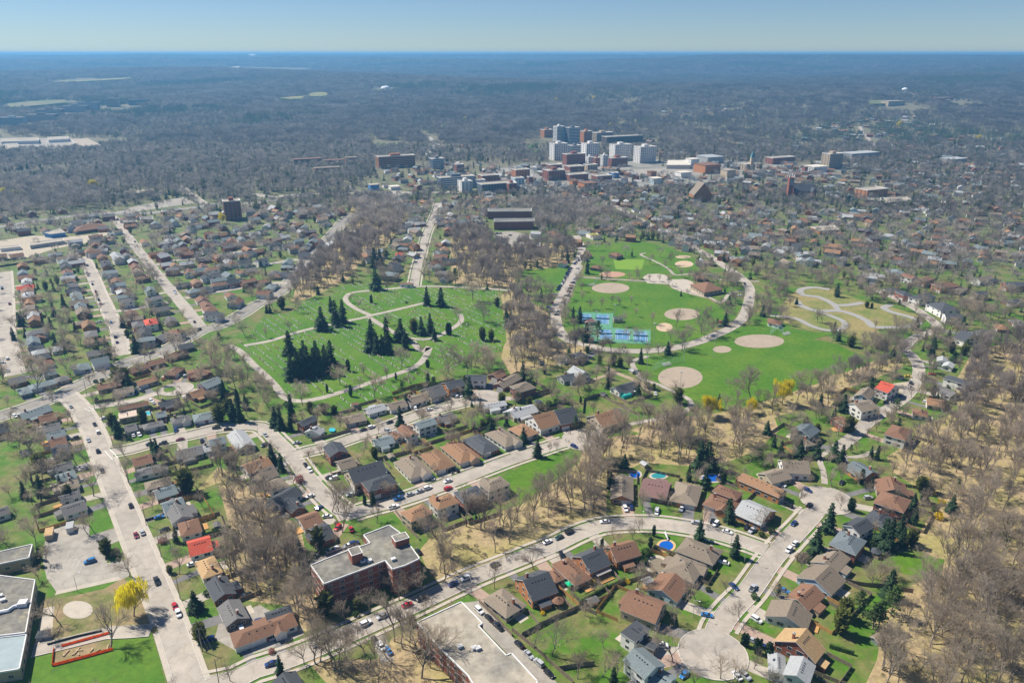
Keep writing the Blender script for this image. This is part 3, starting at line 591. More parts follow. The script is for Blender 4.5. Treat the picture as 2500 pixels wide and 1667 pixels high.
(7.0, 'c', 'n', 'drive past the hospital lawn', [(0.0, 1655.9), (24.2, 1706.0), (50.3, 1778.6), (67.3, 1832.1)]),
(6.0, 'c', 'n', 'path from the school field', [(-171.8, 211.0), (-162.2, 214.7), (-149.0, 220.0), (-141.2, 220.5), (-133.9, 221.4)])]
GROUNDS = [
('woodfloor', 1, 'woodland_floor', [(336.9, 507.4), (285.1, 442.1), (266.8, 402.7), (232.2, 384.5), (223.1, 368.9), (199.0, 349.6), (195.1, 334.1), (199.5, 320.7), (207.9, 306.2), (195.9, 298.2), (174.3, 273.3), (180.1, 263.4), (175.6, 254.2), (157.1, 244.7), (153.1, 238.3), (135.9, 226.8), (135.1, 217.7), (129.1, 207.1), (120.5, 196.4), (117.5, 181.6), (198.1, 181.6), (476.0, 544.2)]),
('woodfloor', 1, 'woodland_floor', [(79.2, 390.0), (61.2, 374.0), (48.4, 368.9), (37.5, 355.5), (35.4, 344.0), (27.9, 334.1), (17.8, 320.7), (10.5, 309.0), (-19.9, 289.5), (-34.2, 283.6), (-39.9, 269.4), (-35.9, 258.4), (-28.7, 248.7), (-11.3, 257.7), (0.0, 267.9), (0.0, 268.3), (14.6, 280.8), (27.8, 288.6), (42.7, 293.8), (44.5, 299.8), (46.1, 313.8), (53.2, 332.0), (68.4, 343.4), (93.3, 340.1), (114.5, 345.1), (132.3, 356.7), (151.6, 379.2), (154.5, 395.6), (169.0, 404.2), (191.7, 408.6), (209.9, 433.7), (241.4, 454.4), (265.1, 469.0), (276.2, 488.6), (252.7, 482.6), (210.4, 456.2), (184.2, 435.4), (158.2, 419.3), (137.9, 407.1), (112.8, 398.4), (96.4, 397.0)]),
('woodfloor', 1, 'woodland_floor', [(-134.2, 327.0), (-110.7, 302.7), (-94.2, 282.8), (-85.0, 258.4), (-76.5, 238.3), (-70.9, 228.6), (-73.0, 220.5), (-79.8, 221.6), (-86.6, 234.6), (-106.9, 238.3), (-119.4, 251.4), (-121.1, 273.3), (-146.7, 323.7), (-154.4, 315.7), (-152.5, 339.5), (-134.8, 328.8)]),
('woodfloor', 1, 'woodland_floor', [(-77.2, 211.8), (-63.5, 196.8), (-53.9, 188.1), (-12.8, 192.6), (-25.3, 209.7), (-35.4, 222.8), (-44.0, 217.7), (-48.2, 207.1), (-63.6, 207.1)]),
('woodfloor', 1, 'woodland_floor', [(-231.7, 1047.1), (-189.2, 1114.9), (-133.3, 979.4), (-137.6, 889.0), (-138.8, 812.8), (-154.2, 765.4), (-154.9, 684.2), (-177.7, 623.5), (-190.2, 617.3), (-201.5, 676.9), (-200.3, 743.5), (-199.1, 812.8), (-199.8, 938.7)]),
('woodfloor', 1, 'woodland_floor', [(-72.1, 889.0), (-28.8, 889.0), (-24.8, 838.6), (73.2, 822.9), (62.3, 743.5), (32.5, 722.7), (6.5, 718.7), (0.0, 649.2), (29.8, 588.1), (30.8, 520.7), (64.1, 514.0), (42.2, 478.6), (29.9, 474.8), (0.0, 459.8), (0.0, 454.4), (-7.7, 488.6), (-4.2, 536.4), (-9.6, 632.9), (-2.0, 652.6), (-55.7, 669.8), (-68.8, 812.8)]),
('parkgrass', 3, 'park_lawn', [(84.7, 475.7), (95.7, 487.6), (125.2, 499.9), (140.5, 515.1), (157.8, 535.3), (205.9, 569.0), (201.8, 556.1), (216.4, 548.6), (245.0, 535.3), (258.4, 543.7), (226.3, 525.2), (239.7, 514.0), (244.5, 498.9), (253.0, 486.6), (240.9, 472.8), (223.2, 462.5), (211.1, 458.0), (197.8, 443.8), (184.5, 436.2), (166.0, 422.4), (158.7, 420.9), (146.2, 413.2), (114.2, 404.2), (112.7, 414.7), (109.1, 425.6), (101.4, 438.7), (89.8, 452.6), (85.8, 463.4)]),
('parkgrass', 3, 'park_lawn', [(66.4, 687.9), (92.4, 679.8), (122.1, 673.4), (140.8, 664.6), (151.3, 642.6), (170.3, 620.4), (175.8, 605.3), (194.3, 605.3), (181.9, 577.1), (164.5, 561.2), (149.8, 536.4), (133.7, 520.7), (120.0, 512.9), (98.9, 506.3), (75.2, 507.0), (61.0, 515.1), (43.3, 561.2), (45.7, 596.6), (56.9, 645.9)]),
('parkgrass', 3, 'park_lawn', [(85.4, 822.9), (154.3, 833.3), (186.8, 783.7), (189.2, 743.5), (180.7, 706.9), (158.7, 703.0), (126.3, 699.2), (108.9, 687.9), (68.4, 699.2), (80.0, 765.4)]),
('parkgrass', 3, 'park_lawn', [(6.4, 712.7), (58.1, 730.9), (49.6, 684.2), (38.5, 632.9), (32.1, 639.3), (18.2, 669.8)]),
('bowlgreen', 4, 'bowling_green', [(105.4, 758.7), (137.4, 756.5), (128.1, 716.7), (102.8, 720.7)]),
('parkgrass', 3, 'cemetery_lawn', [(-198.6, 520.7), (-202.3, 574.4), (-183.4, 582.5), (-175.0, 620.4), (-158.9, 632.9), (-154.2, 666.3), (-127.7, 664.6), (-74.6, 656.0), (-14.7, 645.9), (-9.4, 617.3), (-4.1, 520.7), (-7.8, 501.0), (-33.9, 478.6), (-47.3, 459.8), (-59.5, 438.7), (-76.0, 432.1), (-90.3, 416.2), (-104.4, 404.2), (-114.2, 404.2), (-124.7, 414.7), (-138.0, 419.3), (-160.2, 452.6), (-192.5, 490.6), (-206.8, 509.6)]),
('drygrass', 3, 'dry_lawn', [(257.1, 649.2), (278.4, 656.0), (290.6, 649.2), (302.7, 620.4), (315.1, 608.3), (333.2, 579.8), (317.7, 551.1), (283.1, 546.1), (279.7, 520.7), (260.3, 513.5), (255.7, 541.2), (231.5, 543.7), (216.4, 561.2), (225.8, 602.4)]),
('parkgrass', 3, 'meadow', [(32.8, 355.5), (22.1, 352.0), (5.7, 341.7), (0.0, 334.1), (-2.8, 329.9), (-13.2, 311.8), (-1.1, 310.9), (6.3, 308.1), (16.1, 319.7), (24.9, 330.9), (31.8, 341.7), (37.0, 349.6)]),
('parkgrass', 3, 'meadow', [(73.0, 375.3), (62.4, 383.2), (52.4, 377.9), (46.0, 368.9), (54.9, 372.7)]),
('parkgrass', 3, 'meadow', [(160.0, 267.9), (170.7, 267.9), (174.8, 264.9), (183.3, 263.4), (178.1, 255.6), (167.4, 252.1), (157.8, 255.6), (158.5, 262.7)]),
('parkgrass', 3, 'school_field', [(-169.6, 194.9), (-171.9, 210.5), (-160.3, 214.2), (-148.7, 219.4), (-133.5, 220.5), (-116.9, 194.9)]),
('parkgrass', 3, 'verge', [(-192.0, 276.0), (-186.0, 279.2), (-180.1, 287.4), (-186.2, 295.1), (-192.8, 290.3), (-188.5, 281.2)]),
('parkgrass', 3, 'verge', [(-170.2, 260.9), (-163.7, 264.9), (-170.8, 274.4), (-171.9, 265.7)]),
('asphaltlight', 4, 'car_park', [(-199.0, 263.8), (-208.6, 282.8), (-203.3, 288.6), (-192.4, 288.6), (-187.8, 280.0), (-177.2, 287.0), (-170.7, 279.2), (-177.4, 270.9), (-170.2, 260.9), (-161.1, 263.4), (-157.0, 252.8), (-158.9, 250.4), (-181.1, 242.5), (-190.0, 251.1), (-196.4, 259.8)]),
('dirt', 3, 'playground_earth', [(-183.9, 238.3), (-173.8, 240.2), (-163.2, 244.7), (-159.0, 251.4), (-145.4, 238.3), (-135.0, 222.8), (-149.0, 220.0), (-167.6, 214.5), (-172.5, 213.4), (-181.1, 232.1)]),
('concrete', 6, 'footway', [(-181.0, 240.9), (-170.5, 245.4), (-159.2, 250.1), (-161.1, 252.1), (-181.4, 243.1)]),
('concrete', 4, 'footway', [(-171.9, 211.8), (-181.0, 233.4), (-177.5, 234.6), (-168.1, 216.1), (-167.8, 213.4)]),
('asphaltlight', 4, 'forecourt', [(-110.4, 225.6), (-98.2, 235.2), (-78.0, 222.8), (-76.8, 219.4), (-84.7, 213.4), (-94.9, 208.7), (-108.9, 217.2)]),
('asphaltlight', 4, 'car_park', [(-19.8, 236.4), (-12.4, 237.7), (0.0, 218.3), (16.6, 194.9), (9.2, 194.9), (-11.0, 222.8)]),
('asphaltlight', 4, 'car_park', [(-52.0, 217.7), (-47.0, 219.4), (-41.5, 206.6), (-46.0, 205.6)]),
('asphaltlight', 4, 'car_park', [(-85.6, 260.5), (-77.7, 270.2), (-69.3, 275.6), (-65.9, 272.5), (-63.2, 270.9), (-78.3, 260.5), (-80.4, 254.2)]),
('asphaltlight', 4, 'car_park', [(-20.8, 883.1), (0.0, 889.0), (25.6, 865.9), (19.4, 817.9), (-2.4, 812.8), (-15.9, 822.9)]),
('asphaltlight', 4, 'car_park', [(69.0, 743.5), (58.1, 730.9), (45.7, 656.0), (29.9, 590.9), (35.8, 566.4), (49.0, 617.3), (61.9, 684.2), (71.2, 730.9)]),
('concrete', 5, 'paved_plaza', [(124.8, 689.7), (132.2, 703.0), (147.4, 699.2), (148.0, 680.6), (152.8, 684.2), (161.1, 684.2), (167.1, 669.8), (172.0, 639.3), (190.8, 644.2), (169.9, 626.6), (159.0, 637.7), (150.4, 647.6), (145.5, 668.1), (125.9, 671.6)]),
('asphaltlight', 4, 'truck_park', [(-537.4, 993.7), (-526.0, 1047.1), (-490.1, 1119.4), (-453.4, 1071.6), (-484.4, 1039.1), (-522.8, 993.7)]),
('gravel', 4, 'gravel_yard', [(-592.7, 833.3), (-562.7, 865.9), (-518.7, 860.3), (-497.9, 871.6), (-484.8, 889.0), (-477.6, 877.3), (-479.1, 833.3), (-501.3, 802.9), (-508.4, 765.4), (-539.8, 752.1)]),
('asphaltlight', 4, 'mall_car_park', [(-1095.7, 1644.3), (-1205.3, 1818.0), (-1114.4, 1837.3), (-1065.5, 1866.1), (-940.4, 1684.4), (-958.3, 1647.8)]),
('gravel', 4, 'gravel_drive', [(245.8, 443.8), (258.8, 447.3), (249.9, 432.1), (242.9, 430.5)]),
('asphaltlight', 4, 'shop_car_park', [(-276.4, 1220.8), (-266.2, 1231.5), (-224.7, 1150.2), (-173.8, 1179.5), (-161.4, 1113.2), (-203.3, 1122.3)]),
('asphaltlight', 4, 'town_car_park', [(193.8, 1352.1), (245.3, 1314.3), (326.6, 1339.3), (324.8, 1419.8), (221.2, 1405.7)]),
('parkgrass', 4, 'hospital_lawn', [(24.9, 1757.9), (64.7, 1832.2), (65.1, 1805.0), (44.2, 1731.4)]),
('parkgrass', 4, 'hospital_lawn', [(20.9, 1635.9), (61.3, 1730.9), (61.6, 1635.9)]),
('townpave', 2, 'town_paving', [(-60.2, 1403.2), (63.8, 1491.4), (171.9, 1507.1), (307.0, 1539.5), (455.8, 1523.1), (495.0, 1475.9), (612.4, 1403.2), (560.8, 1324.4), (438.9, 1300.0), (345.8, 1264.9), (209.5, 1210.2), (100.7, 1159.8), (-49.9, 1150.2)]),
('drygrass', 4, 'hill_field', [(-875.3, 2951.3), (-846.8, 3027.3), (-802.1, 3049.3), (-772.4, 2932.6), (-817.8, 2920.2)]),
('drygrass', 4, 'hill_field', [(-811.8, 3155.9), (-796.7, 3220.6), (-765.0, 3218.1), (-706.1, 3102.1), (-735.9, 3036.9), (-780.0, 3045.3)]),
('drygrass', 4, 'hill_field', [(-1919.9, 7431.4), (-1854.3, 7495.5), (-1811.4, 7317.8), (-1876.3, 7278.1)]),
('dullgrass', 4, 'hill_field', [(-1716.1, 2667.6), (-1688.1, 2764.5), (-1610.6, 2832.8), (-1540.5, 2718.7), (-1598.9, 2576.8), (-1618.5, 2521.7)]),
('gravel', 4, 'quarry', [(-2367.1, 6537.6), (-2320.7, 6800.8), (-1571.8, 4576.6), (-1599.8, 4460.4)]),
('drygrass', 4, 'hill_field', [(-2239.3, 3617.1), (-2118.2, 3852.8), (-1991.1, 4145.3), (-1934.8, 4036.7), (-2062.8, 3749.8), (-2186.7, 3545.8)]),
('dullgrass', 4, 'valley_lawn', [(-326.1, 1832.3), (-259.1, 1815.0), (-248.0, 1751.2), (-306.6, 1731.2)]),
('dullgrass', 4, 'valley_lawn', [(-909.8, 1356.2), (-840.8, 1449.6), (-811.4, 1396.3), (-870.4, 1306.0)]),
('dirt', 5, 'earth_plot', [(-160.7, 204.4), (-164.8, 212.3), (-148.4, 219.5), (-143.5, 211.7)]),
('dullgrass', 4, 'sports_field', [(1198.1, 2640.2), (1258.4, 2660.5), (1221.5, 2563.0), (1167.1, 2560.3)]),
('infield', 7, 'ball_diamond', [(107.2, 656.0), (106.2, 652.3), (104.5, 648.9), (102.0, 645.9), (99.0, 643.4), (95.5, 641.5), (91.8, 640.4), (88.0, 640.0), (84.3, 640.4), (80.9, 641.5), (77.9, 643.4), (75.5, 645.9), (73.8, 648.9), (72.8, 652.3), (72.8, 656.0), (73.6, 659.6), (75.2, 663.1), (77.6, 666.3), (80.6, 668.9), (84.2, 671.0), (88.1, 672.2), (92.0, 672.6), (95.9, 672.2), (99.4, 671.0), (102.5, 668.9), (104.9, 666.3), (106.5, 663.1), (107.3, 659.6)]),
('infield', 7, 'ball_diamond', [(154.1, 582.5), (153.0, 579.2), (151.2, 576.0), (148.8, 573.2), (146.0, 570.9), (142.9, 569.2), (139.7, 568.1), (136.4, 567.7), (133.3, 568.1), (130.5, 569.2), (128.2, 570.9), (126.3, 573.2), (125.2, 576.0), (124.7, 579.2), (125.0, 582.5), (126.0, 585.9), (127.7, 589.2), (130.0, 592.1), (132.8, 594.6), (136.0, 596.5), (139.4, 597.6), (142.8, 598.0), (146.1, 597.6), (149.0, 596.5), (151.4, 594.6), (153.1, 592.1), (154.2, 589.2), (154.5, 585.9)]),
('infield', 7, 'ball_diamond', [(126.0, 453.8), (124.7, 449.9), (122.7, 446.2), (120.2, 442.9), (117.3, 440.2), (114.2, 438.2), (110.9, 437.0), (107.6, 436.6), (104.5, 437.0), (101.7, 438.2), (99.4, 440.2), (97.6, 442.9), (96.5, 446.2), (96.1, 449.9), (96.5, 453.8), (97.6, 457.8), (99.4, 461.7), (101.8, 465.2), (104.8, 468.1), (108.1, 470.4), (111.6, 471.8), (115.1, 472.3), (118.4, 471.8), (121.3, 470.4), (123.7, 468.1), (125.4, 465.2), (126.4, 461.7), (126.6, 457.8)]),
('infield', 7, 'ball_diamond', [(158.7, 504.2), (158.1, 502.7), (157.2, 501.2), (156.1, 500.0), (154.7, 498.9), (153.3, 498.1), (151.7, 497.6), (150.2, 497.4), (148.8, 497.6), (147.5, 498.1), (146.4, 498.9), (145.7, 500.0), (145.2, 501.2), (145.1, 502.7), (145.3, 504.2), (145.8, 505.7), (146.7, 507.2), (147.8, 508.5), (149.2, 509.6), (150.7, 510.4), (152.2, 510.9), (153.8, 511.1), (155.2, 510.9), (156.5, 510.4), (157.6, 509.6), (158.4, 508.5), (158.8, 507.2), (158.9, 505.7)]),
('infield', 7, 'ball_diamond', [(202.6, 520.7), (201.1, 517.6), (198.8, 514.6), (195.7, 512.0), (192.1, 509.9), (188.1, 508.3), (183.9, 507.3), (179.8, 507.0), (175.8, 507.3), (172.3, 508.3), (169.3, 509.9), (167.0, 512.0), (165.5, 514.6), (165.0, 517.6), (165.4, 520.7), (166.7, 523.8), (168.9, 526.8), (171.9, 529.5), (175.6, 531.8), (179.7, 533.6), (184.1, 534.6), (188.4, 535.0), (192.6, 534.6), (196.2, 533.6), (199.3, 531.8), (201.5, 529.5), (202.9, 526.8), (203.2, 523.8)]),
('sand', 7, 'sand_pit', [(125.6, 551.1), (125.0, 548.9), (124.2, 546.8), (123.0, 544.9), (121.7, 543.4), (120.3, 542.2), (118.8, 541.5), (117.4, 541.2), (116.0, 541.5), (114.8, 542.2), (113.9, 543.4), (113.1, 544.9), (112.7, 546.8), (112.6, 548.9), (112.9, 551.1), (113.4, 553.3), (114.3, 555.4), (115.4, 557.4), (116.7, 559.0), (118.2, 560.2), (119.7, 561.0), (121.2, 561.2), (122.6, 561.0), (123.8, 560.2), (124.8, 559.0), (125.5, 557.4), (125.9, 555.4), (125.9, 553.3)]),
('sand', 7, 'play_area', [(184.3, 739.3), (183.5, 736.5), (182.2, 733.8), (180.5, 731.4), (178.6, 729.5), (176.5, 728.0), (174.4, 727.1), (172.3, 726.8), (170.3, 727.1), (168.5, 728.0), (167.0, 729.5), (166.0, 731.4), (165.3, 733.8), (165.2, 736.5), (165.5, 739.3), (166.3, 742.1), (167.6, 744.8), (169.2, 747.2), (171.1, 749.3), (173.3, 750.8), (175.5, 751.8), (177.7, 752.1), (179.7, 751.8), (181.5, 750.8), (183.0, 749.3), (184.1, 747.2), (184.6, 744.8), (184.7, 742.1)]),
('sand', 7, 'play_area', [(187.9, 767.6), (187.4, 766.2), (186.5, 764.9), (185.3, 763.7), (183.8, 762.7), (182.1, 762.0), (180.3, 761.5), (178.5, 761.3), (176.8, 761.5), (175.2, 762.0), (173.8, 762.7), (172.8, 763.7), (172.1, 764.9), (171.8, 766.2), (171.8, 767.6), (172.3, 769.0), (173.2, 770.4), (174.4, 771.6), (175.9, 772.6), (177.6, 773.4), (179.4, 773.8), (181.2, 774.0), (183.0, 773.8), (184.6, 773.4), (185.9, 772.6), (187.0, 771.6), (187.7, 770.4), (188.0, 769.0)]),
('mulch', 7, 'play_area', [(109.8, 701.1), (109.1, 698.9), (107.9, 696.8), (106.1, 694.9), (103.9, 693.4), (101.4, 692.2), (98.7, 691.5), (95.9, 691.2), (93.1, 691.5), (90.6, 692.2), (88.3, 693.4), (86.5, 694.9), (85.2, 696.8), (84.5, 698.9), (84.4, 701.1), (85.0, 703.3), (86.2, 705.4), (87.9, 707.3), (90.1, 708.9), (92.7, 710.2), (95.5, 710.9), (98.3, 711.2), (101.2, 710.9), (103.8, 710.2), (106.0, 708.9), (107.9, 707.3), (109.1, 705.4), (109.7, 703.3)]),
('concrete', 8, 'splash_pad', [(149.2, 689.7), (148.4, 686.9), (147.0, 684.1), (145.1, 681.7), (142.8, 679.7), (140.3, 678.2), (137.7, 677.3), (135.0, 676.9), (132.4, 677.3), (130.1, 678.2), (128.1, 679.7), (126.6, 681.7), (125.6, 684.1), (125.1, 686.9), (125.3, 689.7), (126.1, 692.7), (127.4, 695.4), (129.3, 698.0), (131.6, 700.1), (134.1, 701.7), (136.9, 702.7), (139.6, 703.0), (142.3, 702.7), (144.7, 701.7), (146.7, 700.1), (148.2, 698.0), (149.1, 695.4), (149.5, 692.7)]),
('concrete', 8, 'paddling_pool', [(168.4, 666.3), (167.2, 662.4), (165.6, 658.8), (163.5, 655.6), (161.2, 652.9), (158.7, 650.9), (156.2, 649.6), (153.7, 649.2), (151.3, 649.6), (149.3, 650.9), (147.6, 652.9), (146.5, 655.6), (145.8, 658.8), (145.7, 662.4), (146.2, 666.3), (147.2, 670.2), (148.8, 674.0), (150.8, 677.4), (153.2, 680.2), (155.8, 682.4), (158.4, 683.7), (161.1, 684.2), (163.5, 683.7), (165.6, 682.4), (167.3, 680.2), (168.4, 677.4), (169.0, 674.0), (169.0, 670.2)]),
('concrete', 8, 'play_circle', [(-161.4, 232.5), (-161.0, 231.3), (-160.9, 230.3), (-161.1, 229.4), (-161.6, 228.6), (-162.4, 228.0), (-163.4, 227.7), (-164.6, 227.6), (-165.9, 227.7), (-167.3, 228.0), (-168.7, 228.6), (-170.0, 229.4), (-171.2, 230.3), (-172.3, 231.3), (-173.0, 232.5), (-173.5, 233.6), (-173.6, 234.6), (-173.5, 235.6), (-173.0, 236.4), (-172.2, 237.0), (-171.2, 237.4), (-170.0, 237.5), (-168.6, 237.4), (-167.1, 237.0), (-165.7, 236.4), (-164.3, 235.6), (-163.1, 234.6), (-162.2, 233.6)])]
BULBS = [((39.9, 368.3), 12.0, 'meadow street'), ((-17.6, 422.4), 11.0, 'short court street'), ((-214.0, 435.4), 10.0, 'tiny island court'), ((71.7, 209.7), 12.0, 'lower right street'), ((150.9, 308.1), 12.0, 'lower right street')]
BARE = [(-171.5,226.2,11.0),(-144.6,212.1,17.0),(-166.5,216.4,6.0),(-217.8,271.3,11.0),(-207.1,272.5,14.0),(-156.6,252.1,12.0),(-137.1,253.5,12.0),(-147.0,269.4,9.0),(-189.9,282.0,11.0),(-187.4,282.8,10.0),(-195.4,261.3,8.0),(-96.3,197.3,9.0),(-76.0,282.4,18.0),(-94.4,269.4,14.0),(-102.1,277.2,10.0),(-62.3,225.3,10.0),(-44.4,238.0,12.0),(-36.0,242.5,11.0),(-54.5,230.9,10.0),(-69.0,205.1,16.0),(-67.6,206.1,14.0),(-73.1,205.1,11.0),(-31.0,198.7,20.0),(-41.5,223.3,8.0),(-33.1,229.7,8.0),(-7.0,244.7,11.0),(-27.8,248.7,13.0),(-64.7,240.9,9.0),(-61.2,240.9,9.0),(-60.4,243.4,8.0),(-51.5,244.7,8.0),(-106.4,276.4,12.0),(-33.8,209.7,13.0),(-44.5,208.2,13.0),(-52.5,209.7,13.0),(-58.9,207.1,12.0),(-63.9,208.7,13.0),(8.8,257.0,11.0),(14.2,208.9,15.0),(8.0,212.3,9.0),(60.2,222.8,9.0),(56.6,206.1,14.0),(71.3,198.2,13.0),(72.1,237.7,10.0),(50.3,245.4,11.0),(85.8,225.6,9.0),(84.3,203.1,9.0),(67.4,236.4,9.0),(53.3,277.2,7.0),(51.3,238.3,8.0),(74.8,196.8,10.0),(31.1,199.7,11.0),(35.5,198.7,10.0),(22.4,198.2,10.0),(114.0,285.3,11.0),(87.3,288.6,9.0),(169.0,254.5,13.0),(185.5,267.5,12.0),(178.2,243.6,22.0),(162.0,237.4,15.0),(151.8,214.5,17.0),(191.3,260.5,20.0),(149.1,240.9,9.0),(160.3,278.0,8.0),(178.2,232.1,17.0),(186.3,234.6,18.0),(192.9,243.4,19.0),(164.8,212.3,18.0),(158.2,218.3,14.0),(158.7,223.9,14.0),(140.7,211.3,15.0),(132.9,204.6,13.0),(130.5,201.1,13.0),(147.5,221.1,14.0),(157.5,209.7,17.0),(166.3,208.2,17.0),(178.8,216.1,16.0),(175.0,203.6,16.0),(163.2,199.7,16.0),(141.9,202.1,13.0),(203.0,282.0,17.0),(206.7,269.4,16.0),(216.1,273.3,15.0),(202.9,244.7,15.0),(144.6,246.0,10.0),(148.6,250.1,10.0),(145.6,251.4,9.0),(153.1,254.2,9.0),(-282.7,417.0,10.0),(-297.5,427.2,16.0),(-202.5,311.8,17.0),(-222.1,342.8,14.0),(-205.4,349.6,12.0),(-191.3,323.7,13.0),(-256.9,387.2,8.0),(-255.2,349.6,16.0),(-136.9,312.8,17.0),(-170.0,334.1,13.0),(-173.2,324.7,12.0),(-203.2,471.9,17.0),(-237.0,488.6,14.0),(-238.1,416.2,7.0),(-243.3,413.2,8.0),(-262.6,359.1,12.0),(-321.8,463.4,9.0),(-297.3,461.6,12.0),(-276.8,480.6,10.0),(-256.1,482.6,8.0),(-251.2,459.8,9.0),(-227.1,341.7,12.0),(-214.6,305.3,12.0),(-237.3,320.7,13.0),(-233.7,323.7,12.0),(-278.5,371.4,11.0),(-272.6,372.7,11.0),(-188.8,454.4,14.0),(-177.7,438.7,14.0),(-196.6,459.8,12.0),(-165.1,438.7,9.0),(-155.1,395.6,9.0),(-85.3,422.4,13.0),(-81.3,449.1,9.0),(-111.2,442.1,13.0),(-132.7,427.2,9.0),(-127.2,411.6,11.0),(-41.9,459.8,16.0),(-25.3,470.9,15.0),(-75.3,467.2,12.0),(-64.9,492.7,8.0),(-108.1,321.7,11.0),(-84.0,298.2,16.0),(-81.1,298.9,17.0),(-37.1,402.7,9.0),(-75.1,375.3,8.0),(-52.2,392.8,8.0),(-24.8,380.5,12.0),(-52.9,410.1,10.0),(-79.2,359.1,9.0),(-97.8,379.2,9.0),(-15.3,461.6,12.0),(-58.1,309.0,8.0),(-60.6,311.8,8.0),(-151.8,416.2,11.0),(-151.2,432.1,9.0),(-162.3,445.6,7.0),(-67.8,438.7,8.0),(-64.4,438.7,8.0),(-97.3,435.4,7.0),(-97.3,454.4,9.0),(-35.8,472.8,8.0),(40.6,345.1,18.0),(114.4,392.8,9.0),(147.4,419.3,17.0),(19.8,353.1,6.0),(24.4,356.1,6.0),(14.5,349.6,5.0),(95.5,490.6,10.0),(104.3,492.7,10.0),(112.5,498.9,7.0),(122.3,501.0,14.0),(79.6,492.7,9.0),(66.6,501.0,9.0),(119.7,347.3,12.0),(123.6,342.8,11.0),(60.8,299.8,8.0),(73.1,299.8,9.0),(65.5,465.3,9.0),(79.7,467.2,8.0),(42.3,425.6,12.0),(41.3,430.5,11.0),(47.4,422.4,9.0),(89.4,362.7,17.0),(85.1,371.4,14.0),(79.7,375.3,13.0),(126.9,402.7,12.0),(157.8,381.2,15.0),(223.1,438.7,12.0),(245.5,463.4,12.0),(260.5,484.6,14.0),(255.9,494.7,12.0),(182.9,374.0,10.0),(158.5,320.7,10.0),(136.7,306.2,9.0),(219.7,388.6,8.0),(255.6,425.6,9.0),(248.6,422.4,8.0),(141.1,330.9,8.0),(153.6,299.8,8.0),(128.4,306.2,8.0),(235.7,422.4,7.0),(182.6,438.7,11.0),(184.1,437.1,11.0),(119.5,769.9,13.0),(103.3,788.4,11.0),(92.0,735.1,10.0),(139.5,739.3,10.0),(155.4,765.4,12.0),(159.7,735.1,13.0),(174.6,769.9,13.0),(191.5,783.7,10.0),(188.4,699.2,14.0),(184.7,714.7,10.0),(151.9,722.7,9.0),(200.7,662.8,11.0),(209.7,673.4,10.0),(156.0,632.9,6.0),(129.4,676.9,7.0),(138.6,676.9,7.0),(111.5,684.2,6.0),(120.8,684.2,6.0),(171.9,566.4,15.0),(144.8,536.4,17.0),(128.3,553.6,13.0),(110.4,558.6,10.0),(87.2,553.6,12.0),(86.2,522.5,9.0),(94.4,520.7,11.0),(133.8,524.8,11.0),(118.3,520.7,11.0),(44.6,593.7,10.0),(62.8,645.9,9.0),(60.3,617.3,9.0),(65.2,595.2,9.0),(74.6,598.0,9.0),(84.6,608.3,8.0),(91.0,600.9,9.0),(102.2,608.3,7.0),(100.2,577.1,7.0),(168.5,541.2,7.0),(145.0,527.1,9.0),(82.9,795.6,10.0),(93.5,795.6,10.0),(258.3,669.8,12.0),(285.3,645.9,11.0),(298.4,636.1,7.0),(370.5,673.4,13.0),(316.2,649.2,10.0),(243.2,561.2,11.0),(246.7,561.2,10.0),(294.1,527.1,11.0),(301.3,531.7,10.0),(287.0,520.7,11.0),(314.4,546.1,10.0),(321.1,551.1,10.0),(325.0,548.6,10.0),(235.0,602.4,9.0),(218.2,574.4,9.0),(230.9,623.5,10.0),(381.0,596.6,10.0),(394.1,608.3,9.0),(313.9,684.2,12.0),(314.5,666.3,11.0),(306.6,684.2,10.0),(368.4,556.1,9.0),(-34.0,618.8,17.0),(-22.2,563.8,14.0),(-40.7,561.2,13.0),(-96.2,556.1,9.0),(-176.4,629.7,13.0),(-183.2,626.6,12.0),(-177.4,585.3,10.0),(-128.8,596.6,8.0),(-138.8,614.3,8.0),(-111.3,645.9,8.0),(-86.6,730.9,9.0),(-90.9,793.2,8.0),(-100.1,684.2,7.0),(-192.8,626.6,11.0),(-184.3,527.1,8.0),(-170.2,541.2,9.0),(-196.0,739.3,9.0),(-224.6,945.2,9.0),(-195.2,889.0,9.0),(-204.5,877.3,8.0),(-86.8,972.4,14.0),(-78.3,972.4,13.0),(-319.3,582.5,10.0),(-339.2,574.4,8.0),(-329.2,669.8,11.0),(-340.7,684.2,12.0),(-348.5,699.2,12.0),(-398.3,779.1,11.0),(-299.3,579.8,9.0),(-216.4,551.1,10.0),(-228.5,558.6,9.0),(-529.2,817.9,10.0),(-399.8,582.5,9.0),(-316.4,695.4,10.0),(-318.5,680.6,10.0),(-401.0,802.9,9.0),(-398.1,817.9,10.0),(-448.0,680.6,9.0),(-399.1,620.4,9.0),(-356.6,569.0,9.0)]
